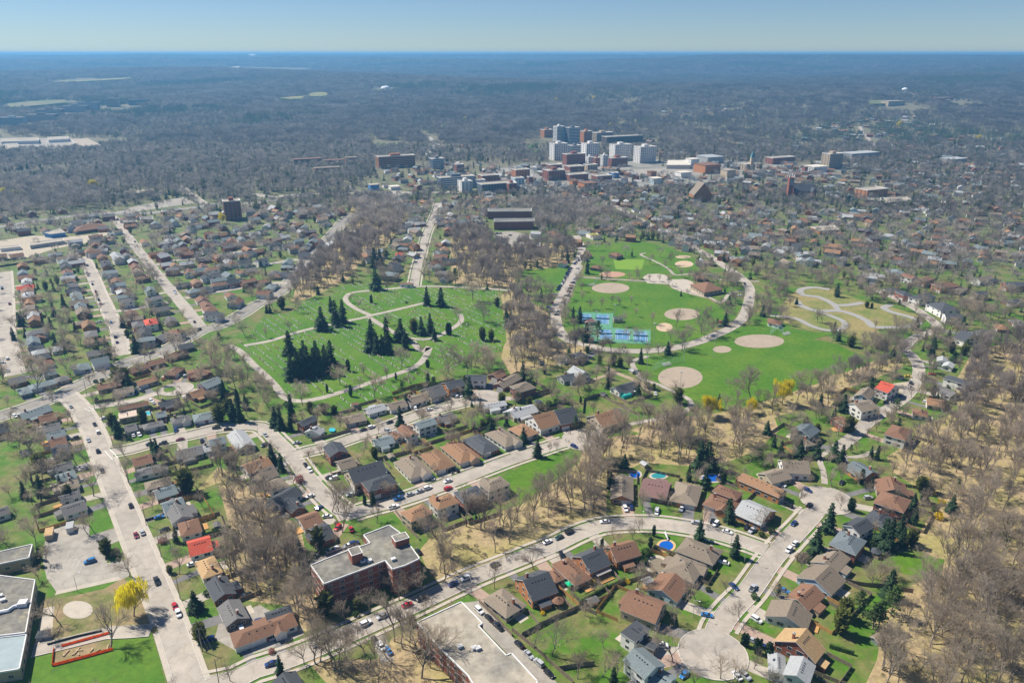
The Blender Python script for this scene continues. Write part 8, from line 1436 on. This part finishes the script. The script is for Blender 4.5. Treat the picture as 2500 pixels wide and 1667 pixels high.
# --- bare trees: listed ones, woods, yards
bare = [(x,y,h,0) for x, y, h in BARE]
for wi, (area, poly) in enumerate(WOODS):
    mark_poly(poly, WOOD, 1.)
    xs_ = [p[0] for p in poly]; ys_ = [p[1] for p in poly]; A = (max(xs_)-min(xs_))*(max(ys_)-min(ys_)); n = int(A/area)
    X = RNG.uniform(min(xs_), max(xs_), n); Y = RNG.uniform(min(ys_), max(ys_), n); ok = in_poly(X, Y, poly)
    for x, y in zip(X[ok], Y[ok]):
        if free(x, y) and in_view(x, y, 25): bare.append((float(x),float(y),float(RNG.uniform(10,17)),wi+1))
def noise2(x, y): return math.sin(x/61.+1.7*math.sin(y/83.))+math.sin(y/47.+x/130.)+.6*math.sin(x/23.-y/31.)
con_extra = []
def density(x, y):
    d = math.hypot(x, y)
    if d < 330: return 1/520
    if y > 1180 and -250 < x < 620 and y < 1500: return 1/420
    base = 1/170 if x < -60 and y < 950 else 1/84
    if y > 1050 and x < -230: return 1/48
    if y > 1400: base = 1/66
    return base*(1+.45*noise2(x,y)/2)
N0 = 60000; X = RNG.uniform(-1250,1250,N0*2); Y = 150+RNG.random(N0*2)*1600
cell_a = 2500.*1600/(N0*2)
for x, y, u in zip(X, Y, RNG.random(N0*2)):
    if not in_view(x, y, 30) or u > density(x, y)*cell_a: continue
    i, j = int((x-GX0)/CELL), int((y-GY0)/CELL)
    if OCC[j,i] or WOOD[j,i]: continue
    if RNG.random() < (.14 if y < 700 else .25): con_extra.append((float(x),float(y),float(RNG.uniform(5,11) if y < 1000 else RNG.uniform(9,15))))
    else: bare.append((float(x),float(y),float(RNG.uniform(5.5,9.5) if y < 420 else RNG.uniform(7,13)),-1))
bare = [t for t in bare if t[3] == 0 or (free(t[0], t[1]) and not any(abs(t[0]-w[0]) < 8 and -30 < t[1]-w[1] < 7 for w in WILLOWS))]
bare.sort(key=lambda t: (math.hypot(t[0],t[1]))/max(t[2],1)*(.6 if t[3] == 0 else 1) if in_view(t[0],t[1]) else 1e6)
ind, rest = bare[:300], bare[300:]
WN = ['','in the hillside wood along the right edge','in the wooded gully below the park','in the wooded strip beside the brick apartment block','in the thicket at the bottom edge','in the wood along the diagonal road','in the park-side wood','in the wood behind the red-brick slabs','in the wood beside the highway']
for k, (x, y, h, w) in enumerate(ind):
    if w > 0: lab, grp, sh = ('tall' if h > 14.5 else 'slender' if h > 12 else 'low')+' leafless grey-brown tree '+WN[w], 'bare trees '+WN[w], True
    else: lab, grp, sh = '%s leafless tree %s' % ('tall' if h > 13 else 'small' if h < 8 else 'spreading', where(x, y)), 'leafless yard and street trees', False
    s = h/13.*(1.2 if w == 0 and math.hypot(x,y) > 430 else 1.); plant('bare_tree', lab, 'tree', x, y, (PF[k%4] if w > 0 else PBF[k%4] if math.hypot(x,y) > 430 else PB[k%6]), s, RNG.uniform(0,6.3), grp, sh, (s*RNG.uniform(.85,1.1),s*RNG.uniform(.85,1.1),s))
# --- evergreens
con = []
for t in CONIFERS: con.append((t[0],t[1],t[2],t[3] if len(t) > 3 else 's',1))
con += [(x,y,h,random.choice('ssspy'),0) for x, y, h in con_extra]
con.sort(key=lambda t: math.hypot(t[0],t[1]) if in_view(t[0],t[1]) else 1e6)
CN = {'s':('spruce','dark green spruce'),'c':('columnar_cedar','narrow columnar cedar'),'y':('cedar_tree','yellowish green cedar'),'p':('pine_tree','open-crowned green pine')}
CPR = {'s':(PC,12.),'c':(PCOL,6.),'y':(PCED,9.),'p':(PPIN,14.)}
con_rest = []
nc = 0
for k, (x, y, h, t, spec) in enumerate(con):
    if nc < 300 and (spec or math.hypot(x, y) < 650):
        nc += 1; pr, h0 = CPR[t]; s = h/h0
        plant(CN[t][0], '%s%s %s' % ('tall ' if h > 13 else 'small ' if h < 6 else '', CN[t][1], where(x, y)), 'evergreen', x, y, pr[k%len(pr)], s, RNG.uniform(0,6.3), 'evergreens of the near and middle ground', False, (s*RNG.uniform(.95,1.35)*(1.15 if t == 's' else 1),)*2+(s*(1.12 if t == 's' else 1),))
    else: con_rest.append((x,y,h))
for k, (x, y, h) in enumerate(WILLOWS):
    lab = ['big yellow-green weeping willow beside the school field', 'yellow willow at the edge of the ball field, left of two', 'small yellow willow between bare trees at the ball field edge', 'yellow willow at the right of the ball field edge'][k] if k < 4 else 'yellow-green willow %s' % where(x, y)
    plant('willow_tree', lab, 'willow', x, y, PW[k%2], h/15., k*1.3, 'yellow spring willows')
SHP = {}
for k, (x, y, h, t) in enumerate(SHRUBS):
    if (t, k%2) not in SHP: SHP[(t, k%2)] = leafy(k, 1, 1, .8, 420, .16, .75).mesh('shrub_'+t, SHRUBM[t])
    s = h/1.7
    r = thing('shrub', '%s shrub %s' % ({'f':'yellow flowering','g':'rounded green','b':'leafless twiggy','m':'reddish budding'}[t], where(x, y)), 'shrub', (x,y,max(ground_z(x,y),0)), k, 'shrubs', False, s); link('foliage', SHP[(t, k%2)], r); q = MB(); q.tube([(0,0,-.1),(0,0,.8)], [.06,.04], 4); link('stem', q.mesh('stem', BARK), r)
for k, ((a, c), h) in enumerate(HEDGES):
    a, c = np.array(a), np.array(c); L = np.linalg.norm(c-a); T = leafy(k, L/2, .55*h/1.8, h/2, int(L*h*45), .16, 0, True); m = (a+c)/2
    T.box(-L/2+.1,L/2-.1,-.35,.35,0,h*.9); tag(link('hedge', T.mesh('hedge', SHRUBM['g'] if k != 5 else NEEDLE), None, (*m,0), math.atan2(c[1]-a[1],c[0]-a[0])), 'clipped green hedge '+where(*m, 40), 'hedge')
# --- everything further off: one mass of each kind, scattered as instances
def scatter(name, label, cat, protos, recs):
    if not recs: return
    pc = bpy.data.collections.new(name+'_kinds')
    for i, me in enumerate(protos): o = bpy.data.objects.new('%s_kind_%02d' % (name, i), me); pc.objects.link(o)
    R = np.array(recs, np.float32); me = bpy.data.meshes.new(name); me.from_pydata([tuple(map(float, r[:3])) for r in R], [], [])
    for an, col in (('size', R[:,3]), ('turn', RNG.uniform(0,6.28,len(R)).astype(np.float32))):
        at = me.attributes.new(an, 'FLOAT', 'POINT'); at.data.foreach_set('value', np.ascontiguousarray(col))
    at = me.attributes.new('pick', 'INT', 'POINT'); at.data.foreach_set('value', RNG.integers(0, len(protos), len(R)).astype(np.int32))
    o = stuff(link(name, me), label, cat)
    ng = bpy.data.node_groups.new(name, 'GeometryNodeTree'); ng.interface.new_socket('Geometry', in_out='INPUT', socket_type='NodeSocketGeometry'); ng.interface.new_socket('Geometry', in_out='OUTPUT', socket_type='NodeSocketGeometry')
    N = ng.nodes; Lk = ng.links; gi = N.new('NodeGroupInput'); go = N.new('NodeGroupOutput'); ip = N.new('GeometryNodeInstanceOnPoints'); ci = N.new('GeometryNodeCollectionInfo'); ci.inputs['Collection'].default_value = pc; ci.inputs['Separate Children'].default_value = True
    def attr(nm, ty): a = N.new('GeometryNodeInputNamedAttribute'); a.data_type = ty; a.inputs['Name'].default_value = nm; return a.outputs['Attribute']
    cx = N.new('ShaderNodeCombineXYZ'); Lk.new(attr('turn','FLOAT'), cx.inputs['Z'])
    Lk.new(gi.outputs[0], ip.inputs['Points']); Lk.new(ci.outputs[0], ip.inputs['Instance']); ip.inputs['Pick Instance'].default_value = True; Lk.new(attr('pick','INT'), ip.inputs['Instance Index']); Lk.new(cx.outputs[0], ip.inputs['Rotation']); Lk.new(attr('size','FLOAT'), ip.inputs['Scale']); Lk.new(ip.outputs[0], go.inputs[0])
    md = o.modifiers.new('scatter', 'NODES'); md.node_group = ng
JB = [joined('bare_tree_kind', bare_tree, TWIG, s, 14., sp, 5, 0, .3, 1.5) for s, sp in ((11,.95),(12,1.1),(13,.85),(14,1.15))]
JF = [joined('forest_tree_kind', bare_tree, TWIG, s, 15., sp, 5, 0, .47, 1.) for s, sp in ((51,.75),(52,.9),(53,.65),(54,1.))]
JFF = [joined('far_forest_kind', bare_tree, mat('grey_twigs', (.42,.36,.31), .25, .12, .95, obj_var=.3, trans=.5), s, 15., sp, 4, 0, .42, 1.9) for s, sp in ((61,.8),(62,.9),(63,.72))]
TWIGM = mat('town_twigs', (.40,.345,.285), .3, .03, .95, obj_var=.35, col2=(.33,.29,.25), scale2=.008, trans=.5)
JL = [joined('bare_tree_far_kind', fuzzy, TWIGM, s, 12., 4.2, 130, .26) for s in (21,22,23,24)]
JC = [joined('spruce_kind', conifer, NEEDLE, s, 12., 2.9, 16, 7, .35, False, 1) for s in (31,32)]+[joined('cedar_kind', conifer, CEDAR, 33, 10., 2.6, 14, 9, -.2, True, 1)]
wood_r = [(x,y,0,h/14.) for x, y, h, w in rest if w > 0 and math.hypot(x,y) < 480]; wood_f = [(x,y,0,h/14.) for x, y, h, w in rest if w > 0 and 480 <= math.hypot(x,y) < 900]
scatter('woodland_trees', 'tall leafless trees massed in the near woods', 'woodland', JF, wood_r); scatter('middle_woodland', 'leafless woods massed around the park and cemetery', 'woodland', JFF, wood_f)
rest = [t for t in rest if not (t[3] > 0 and math.hypot(t[0],t[1]) < 900)]
near_r = [(x,y,0,h/13.) for x, y, h, w in rest if math.hypot(x,y) < 760]; far_r = [(x,y,max(ground_z(x,y),0),h/13.) for x, y, h, w in rest if math.hypot(x,y) >= 760]
scatter('yard_trees', 'further leafless yard trees between the near and middle houses', 'yard trees', JB, near_r)
TWIGV = mat('valley_twigs', (.29,.255,.22), .3, .02, .95, obj_var=.4, col2=(.23,.21,.185), scale2=.006, trans=.5)
JV = [joined('valley_tree_kind', fuzzy, TWIGV, s, 13., 4.4, 120, .28) for s in (25,26,27)]
scatter('town_trees', 'leafless trees massed between the roofs of the far town', 'woodland', JL, [r for r in far_r if math.hypot(r[0],r[1]) < 1080]); scatter('valley_edge_trees', 'leafless trees massed beyond the downtown and highway', 'woodland', JV, [r for r in far_r if math.hypot(r[0],r[1]) >= 1080])
scatter('town_evergreens', 'dark evergreens dotted between the far roofs', 'evergreens', JC, [(x,y,max(ground_z(x,y),0),h/11.) for x, y, h in con_rest])
# undergrowth on wood floors
bm_ = [leafy(91, 1.3,1.3,.9, 90,.22,.5).mesh('brush_kind', SHRUBM['b']), leafy(92, 1,1,.6, 70,.2,.4).mesh('brush_kind', mat('olive_brush', (.16,.15,.06), .3, 1))]
br = []
for area, poly in WOODS[:4]:
    xs_ = [p[0] for p in poly]; ys_ = [p[1] for p in poly]; n = int((max(xs_)-min(xs_))*(max(ys_)-min(ys_))/30)
    X = RNG.uniform(min(xs_), max(xs_), n); Y = RNG.uniform(min(ys_), max(ys_), n); ok = in_poly(X, Y, poly)
    br += [(x,y,0,float(RNG.uniform(.4,1.3))) for x, y in zip(X[ok], Y[ok]) if free(x, y) and in_view(x, y, 20)]
scatter('undergrowth', 'low leafless brush on the woodland floors', 'undergrowth', bm_, br)
# --- far houses: one mass
hb = MB(); fm = [wall_mat(k) for k in 'WBYOG']+[roof_mat(k) for k in 'gdbnulo']
def crude(x, y, ang, L, W, e, wi, ri_):
    z = max(ground_z(x,y),0); ca, sa = math.cos(ang), math.sin(ang)
    def g(p): return (x+ca*p[0]-sa*p[1], y+sa*p[0]+ca*p[1], z+p[2])
    rise = W*.25; n = len(hb.v)
    hb.v += [g(p) for p in [(-L/2,-W/2,-1),(L/2,-W/2,-1),(L/2,W/2,-1),(-L/2,W/2,-1),(-L/2,-W/2,e),(L/2,-W/2,e),(L/2,W/2,e),(-L/2,W/2,e),(-L/2,0,e+rise),(L/2,0,e+rise)]]
    for f in ((0,1,5,4),(2,3,7,6),(1,2,6,9,5),(3,0,4,8,7)): hb.f.append(tuple(n+i for i in f)); hb.m.append(wi)
    n = len(hb.v); o = .5; hb.v += [g(p) for p in [(-L/2-o,-W/2-o,e-.2),(L/2+o,-W/2-o,e-.2),(L/2+o,0,e+rise+.15),(-L/2-o,0,e+rise+.15),(L/2+o,W/2+o,e-.2),(-L/2-o,W/2+o,e-.2)]]
    for f in ((0,1,2,3),(3,2,4,5)): hb.f.append(tuple(n+i for i in f)); hb.m.append(ri_)
for x, y, ang, L, W, st, rk, typ, wk in FARH:
    d, sp, stn, si = near_street(x, y); crude(x, y, math.atan2(stn[1],stn[0]) if ang is None else ang, L, W, {1:3,1.5:4,2:5.6}[st], 'WBYOG'.find(wk) if wk in 'WBYOG' else 0, 5+'gdbnulo'.find(rk) if rk in 'gdbnulo' else 7)
n_far = 0
for _ in range(9000):
    y = RNG.uniform(720, 3300); x = RNG.uniform(-.72, .72)*y
    if y > 1750 and (x < 250 and not (noise2(x*.25,y*.25) > .55)): continue
    if y > 1750 and noise2(x*.2,y*.2) < .1: continue
    if y > 2600 and x < 900: continue
    if y > 1020 and x < -230: continue
    if y > 1450 and x < 250 and RNG.random() < .7: continue
    i, j = int((x-GX0)/CELL), int((y-GY0)/CELL)
    if 0 <= i < GW and 0 <= j < GH:
        if OCC[j,i] or WOOD[j,i]: continue
        if y > 1500 and RNG.random() < .4: continue
        mark_disc(x, y, 8)
    n_far += 1
    if n_far > 1750: break
    crude(x, y, (.6 if x < 0 else 1.1)+RNG.integers(0,2)*PI/2+RNG.normal(0,.1), RNG.uniform(9,15), RNG.uniform(7,10), RNG.choice([3,4,5.6]), int(RNG.choice([0,0,0,1,1,2,3,4])), 5+int(RNG.integers(0,7)))
stuff(link('town_houses', hb.mesh('town_houses', fm)), 'roofs and walls of the many small houses spread through the far town', 'houses')
# --- woods of the valley and the ridges
def clump(seed, n, size, fn_list, weights):
    rng = np.random.default_rng(seed); V = []; F_ = []; M_ = []; off = 0
    for k in range(n):
        v, f, m = fn_list[rng.choice(len(fn_list), p=weights)]; a = rng.random()*6.28; s = rng.uniform(.7,1.25); c, sn = math.cos(a)*s, math.sin(a)*s
        p = np.stack([v[:,0]*c-v[:,1]*sn+rng.uniform(-size,size), v[:,0]*sn+v[:,1]*c+rng.uniform(-size,size), v[:,2]*s], 1); V.append(p); F_ += [tuple(i+off for i in t) for t in f]; M_ += m; off += len(v)
    me = bpy.data.meshes.new('clump_kind'); me.from_pydata([tuple(p) for p in np.concatenate(V)], [], F_)
    for mm in (BARK, TWIGF, NEEDLE, CEDAR): me.materials.append(mm)
    me.polygons.foreach_set('material_index', M_); me.update(); return me
TWIGF = mat('far_twigs', (.24,.215,.19), .3, .02, .95, obj_var=.35, col2=(.17,.16,.145), scale2=.004, trans=.5)
def raw(B, T, mi): n = len(B.v); return np.array(B.v+T.v), B.f+[tuple(i+n for i in f) for f in T.f], [0]*len(B.f)+[mi]*len(T.f)
FB = [raw(*fuzzy(s, 14, 4.6, 70, .5), 1) for s in (1,2,3)]; FC = [raw(*conifer(s, 15, 3.2, 7, 5, .35, False, 1), 2) for s in (5,6)]; FY = [raw(*fuzzy(7, 12, 4, 80, .5), 3)]
KB = [clump(s, 14, 17, FB, [1/3]*3) for s in (1,2,3,4)]; KM = [clump(s, 14, 17, FB+FC, [.2,.2,.2,.2,.2]) for s in (5,6)]; KC = [clump(s, 16, 15, FC, [.5,.5]) for s in (7,8)]
def ridge_noise(x, y): return math.sin(x/310.+2*math.sin(y/420.))+.8*math.sin(y/170.+x/510.+1)+.5*math.sin(x/97.-y/140.)
cb, cm, cc = [], [], []
FAR = [(t[0],t[1],t[2]/2+8,t[3]+12) for t in TOWERS]+[(sum(p[0] for p in g[3])/len(g[3]), sum(p[1] for p in g[3])/len(g[3]), (max(p[0] for p in g[3])-min(p[0] for p in g[3]))/2, (max(p[1] for p in g[3])-min(p[1] for p in g[3]))/2) for g in GROUNDS if g[3][0][1] > 1500]+[(r[0][0],r[0][1],40,30) for r in ((SPOTS['dome1']),(SPOTS['waterdome']))]
FR = [(float(p[0]),float(p[1])) for l in LINES for p in l[4][::2] if p[1] > 1400]
FR = np.array(FR) if FR else np.zeros((1,2))
y = 1560.
while y < 15000:
    sp = 27 if y < 4500 else 27*(y/4500)**1.15
    x = -.72*y
    while x < .72*y:
        px, py = x+RNG.uniform(-.5,.5)*sp, y+RNG.uniform(-.5,.5)*sp; x += sp
        d = math.hypot(px, py)
        if d < 1640 or (py < 1740 and abs(px) < 1250): 
            if not (py > 1740 or abs(px) > 1250): continue
        if any(abs(px-f[0]) < f[2]+10 and (-45 if f[1] < 1700 else -170) < py-f[1] < f[3]+14 for f in FAR): continue
        if py < 3500 and ((FR[:,0]-px)**2+(FR[:,1]-py)**2).min() < 22**2: continue
        nn = ridge_noise(px, py)+RNG.normal(0,.35)
        if py < 3200 and px > 250 and RNG.random() < .38: continue
        if py < 2300 and px < 250 and RNG.random() < .12: continue
        s = (1. if y < 4500 else min((y/4500)**1.0, 1.7))*RNG.uniform(.85,1.15)
        (cc if nn > .95 else cm if nn > -.1 else cb).append((px,py,max(ground_z(px,py),0)-.3,s))
    y += sp*.92
scatter('valley_woods', 'leafless woods covering the valley and far ridges', 'woods', KB, cb)
scatter('mixed_woods', 'woods with scattered evergreens on the valley sides', 'woods', KM, cm)
scatter('conifer_woods', 'dark stands of conifers on the valley sides and ridges', 'woods', KC, cc)
print('TREES bare', len(bare), 'con', len(con), 'clumps', len(cb), len(cm), len(cc), 'far houses', n_far)

# ------------------------------------------------------------------ cars
PAINT = {'w':(.75,.75,.75),'s':(.40,.42,.44),'k':(.018,.019,.022),'r':(.45,.02,.03),'m':(.20,.02,.04),'n':(.02,.045,.16),'b':(.03,.17,.42),'g':(.03,.07,.06),'t':(.4,.33,.22),'y':(.7,.5,.05)}
PN = {'w':'white','s':'silver','k':'black','r':'red','m':'maroon','n':'dark blue','b':'blue','g':'dark green','t':'beige','y':'yellow'}
RUB = mat('tyre_rubber', (.02,.02,.02), .1); CGL = mat('car_glass', (.02,.025,.03), .1, 1, .05, spec=.8); HLM = mat('headlight_lens', (.8,.8,.75), .05, 1, .2); TLM = mat('tail_lens', (.35,.01,.01), .05, 1, .3)
def loft(b, secs, m=0):
    # secs: list of (x, halfwidth_bottom, halfwidth_top, z0, z1)
    n = len(b.v)
    for x, w0, w1, z0, z1 in secs: b.v += [(x,-w0,z0),(x,w0,z0),(x,w1,z1),(x,-w1,z1)]
    for i in range(len(secs)-1):
        a, c = n+4*i, n+4*i+4
        for k in range(4): b.f.append((a+k, a+(k+1)%4, c+(k+1)%4, c+k)[::-1]); b.m.append(m)
    e = n+4*(len(secs)-1); b.f += [(n,n+1,n+2,n+3)[::1], (e+3,e+2,e+1,e)]; b.m += [m,m]
def car_meshes(kind, col):
    pm = mat('paint_'+PN[col].replace(' ', '_'), PAINT[col], .04, 1, .22, spec=.6); b = MB(); g = MB()
    if kind == 'pickup':
        loft(b, [(-2.75,.88,.86,.45,.95),(-2.65,.94,.92,.32,1.05),(-.6,.95,.93,.28,1.06),(1.2,.95,.92,.28,1.05),(2.3,.93,.86,.3,1.0),(2.7,.8,.74,.42,.85)]); loft(b, [(-.75,.78,.76,1.72,1.8),(.6,.78,.76,1.72,1.8)]); loft(g, [(-.85,.86,.8,1.03,1.2),(-.72,.85,.78,1.03,1.73),(.62,.85,.78,1.03,1.73),(1.25,.86,.84,1.03,1.08)]); b.box(-2.55,-.9,-.75,.75,1.055,1.075,1)
        wx = (-1.75, 1.75)
    elif kind == 'suv':
        loft(b, [(-2.25,.84,.8,.45,1.0),(-2.15,.92,.88,.32,1.1),(.9,.93,.9,.28,1.08),(1.9,.92,.84,.3,1.0),(2.25,.78,.7,.42,.82)]); loft(b, [(-2.0,.72,.7,1.62,1.66),(-1.7,.76,.74,1.64,1.74),(.3,.76,.74,1.64,1.74),(.5,.72,.7,1.6,1.66)]); loft(g, [(-2.2,.84,.8,1.05,1.12),(-1.95,.84,.76,1.05,1.64),(.35,.84,.76,1.05,1.64),(1.15,.86,.84,1.05,1.1)]); wx = (-1.35, 1.4)
    else:
        loft(b, [(-2.25,.82,.76,.45,.85),(-2.1,.9,.84,.3,.95),(-1.5,.91,.86,.26,.98),(.9,.91,.86,.26,.95),(1.9,.9,.8,.28,.85),(2.25,.76,.68,.4,.7)]); loft(b, [(-.95,.66,.64,1.36,1.39),(-.75,.7,.68,1.38,1.45),(.15,.7,.68,1.38,1.45),(.35,.66,.64,1.34,1.38)]); loft(g, [(-1.65,.8,.78,.95,.99),(-.85,.8,.7,.95,1.39),(.25,.8,.7,.95,1.39),(1.1,.82,.8,.93,.97)]); wx = (-1.35, 1.4)
    return b.mesh('car_body', [pm, DARK]), g.mesh('car_glass', CGL), wx
def wheel_mesh():
    b = MB(); K = 12
    for s in (0, 1):
        for k in range(K): a = 2*PI*k/K; b.v.append((.33*math.cos(a), -.11+.22*s, .33*math.sin(a)))
    for k in range(K): b.f.append((k,(k+1)%K,K+(k+1)%K,K+k)); b.m.append(0)
    b.f += [tuple(range(K)), tuple(range(2*K-1,K-1,-1))]; b.m += [0,0]
    for s in (-.115, .115): b.face([(.2*math.cos(2*PI*k/8), s, .2*math.sin(2*PI*k/8)) for k in range(8)], 1)
    return b.mesh('wheel', [RUB, METAL])
WHEEL = wheel_mesh(); b = MB(); b.box(-.06,.06,-.2,.2,-.08,.08); HL = b.mesh('headlight', HLM); b = MB(); b.box(-.06,.06,-.16,.16,-.1,.1); TL = b.mesh('taillight', TLM)
CM = {}
LOTS = [(g[2], g[3]) for g in GROUNDS if g[0] in ('asphaltlight','gravel')]
for k, rec in enumerate(CARS):
    x, y, c = rec; pk = '!' in c; c = c[0]; kind = 'pickup' if pk else ('suv' if (k*7)%5 < 2 else 'sedan')
    if (kind, c) not in CM: CM[(kind, c)] = car_meshes(kind, c)
    bd, gl, wx = CM[(kind, c)]; d, sp, stn, si = near_street(x, y); w = LINES[si][0]; ang = math.atan2(stn[1], stn[0]); dh, hh = near_house(x, y)
    lot = next((n for n, p in LOTS if in_poly(np.array([x]), np.array([y]), p)[0]), None)
    kn = {'pickup':'pickup truck','suv':'SUV','sedan':'car'}[kind]
    if lot:
        ang += PI/2 if 'forecourt' not in lot else 0; lab = '%s %s parked in the %s by the %s' % (PN[c], kn, lot.replace('_', ' '), LINES[si][3]); zz = .05
    elif d < w/2+1.5: lab = '%s %s on the %s' % (PN[c], kn, LINES[si][3]); zz = .07+.004*si
    else: ang = math.atan2(sp[1]-y, sp[0]-x); lab = '%s %s by the %s-roofed house %s' % (PN[c], kn, hh[2], ROWS[hh[4]]); zz = .045
    ang += PI*(k%2)+random.uniform(-.04,.04)
    r = thing(kn.replace(' ', '_').lower() if kind != 'suv' else 'sport_utility_car', lab, 'car' if kind != 'pickup' else 'truck', (x,y,zz), ang, 'cars and trucks')
    link('body', bd, r); link('windows', gl, r)
    if math.hypot(x, y) < 620:
        for sx in wx:
            for sy in (-.82, .82): link('wheel', WHEEL, r, (sx,sy,.33))
        for sy in (-.58, .58): link('headlight', HL, r, (2.2 if kind != 'pickup' else 2.66, sy, .68)); link('taillight', TL, r, (-2.26 if kind != 'pickup' else -2.72, sy, .78))
    else:
        q = MB()
        for sx in wx:
            for sy in (-.82,.82): q.box(sx-.3,sx+.3,sy-.1,sy+.1,0,.6)
        link('wheels', q.mesh('wheels', RUB), r)
# ------------------------------------------------------------------ people
def person_mesh(seed, coat, legs):
    me = bpy.data.meshes.new('person_skeleton'); st = .18+.08*(seed%3)
    V = [(0,0,.95),(0,0,1.2),(0,0,1.42),(0,0,1.52),(.02,0,1.66),(.02,0,1.76),(0,.1,.9),(st,.1,.5),(st*.9,.1,.06),(st*.9+.14,.1,.03),(0,-.1,.9),(-st,-.1,.5),(-st*1.3,-.1,.06),(-st*1.3+.14,-.1,.03),(0,.2,1.4),(.03,.27,1.12),(.14,.26,.88),(.2,.25,.78),(0,-.2,1.4),(-.03,-.27,1.12),(.05,-.27,.88),(.1,-.26,.78)]
    E_ = [(0,1),(1,2),(2,3),(3,4),(4,5),(0,6),(6,7),(7,8),(8,9),(0,10),(10,11),(11,12),(12,13),(2,14),(14,15),(15,16),(16,17),(2,18),(18,19),(19,20),(20,21)]
    R = [.14,.13,.14,.055,.1,.085,.1,.075,.05,.04,.1,.075,.05,.04,.07,.052,.04,.03,.07,.052,.04,.03]
    me.from_pydata(V, E_, []); o = bpy.data.objects.new('skeleton', me); COL.objects.link(o); md = o.modifiers.new('skin', 'SKIN')
    for i, r in enumerate(R): me.skin_vertices[0].data[i].radius = (r, r*1.15)
    me.skin_vertices[0].data[0].use_root = True; sd = o.modifiers.new('sub', 'SUBSURF'); sd.levels = 1; sd.render_levels = 1
    dg = bpy.context.evaluated_depsgraph_get(); out = bpy.data.meshes.new_from_object(o.evaluated_get(dg)); out.name = 'person'
    bpy.data.objects.remove(o); out.materials.clear()
    for n_, c_ in (('coat_%d' % seed, coat), ('trousers_%d' % seed, legs), ('skin', (.45,.28,.2)), ('hair', (.06,.04,.03))): out.materials.append(mat(n_, c_, .08, 2))
    for p in out.polygons:
        z = p.center.z; p.material_index = 3 if z > 1.72 else 2 if z > 1.5 or (z < .84 and abs(p.center.y) > .21) else 0 if z > .93 else 1
    return out
PM = [person_mesh(k, c, l) for k, (c, l) in enumerate((((.03,.03,.04),(.03,.04,.07)),((.35,.05,.05),(.04,.04,.05)),((.08,.12,.25),(.1,.09,.08))))]
for k, (x, y) in enumerate(PEOPLE):
    d, sp, stn, si = near_street(x, y); tag(link('person', PM[k%3], None, (x,y,.24 if k < 6 else .06), k*1.9), 'person in %s walking on or beside the %s' % (['dark coat','red top','blue jacket'][k%3], LINES[si][3]), 'person')
# ------------------------------------------------------------------ haze in the air
b = MB(); b.box(-27000,27000,-900,27000,-16,HAZE_TOP); hz = stuff(link('haze', b.mesh('haze', [])), 'thin blue haze lying over the whole valley', 'haze')
hm = bpy.data.materials.new('haze_air'); hm.use_nodes = True; nt = hm.node_tree; nt.nodes.remove(nt.nodes['Principled BSDF']); pv = nt.nodes.new('ShaderNodeVolumePrincipled'); pv.inputs['Color'].default_value = (.23,.60,1,1); pv.inputs['Density'].default_value = HAZE_DENSITY; pv.inputs['Anisotropy'].default_value = .2
nt.links.new(pv.outputs['Volume'], nt.nodes['Material Output'].inputs['Volume']); hz.data.materials.append(hm)
# ------------------------------------------------------------------ labels: tell apart those that would read alike
by = {}
for o, share in PENDING:
    if not share: by.setdefault(o['label'], []).append(o)
for lab, L in by.items():
    if len(L) > 1:
        L.sort(key=lambda o: o.location.x**2+o.location.y**2)
        for k, o in enumerate(L): o['label'] = (lab+', '+(ORD[k] if k < len(ORD) else '%dth nearest' % (k+1)))
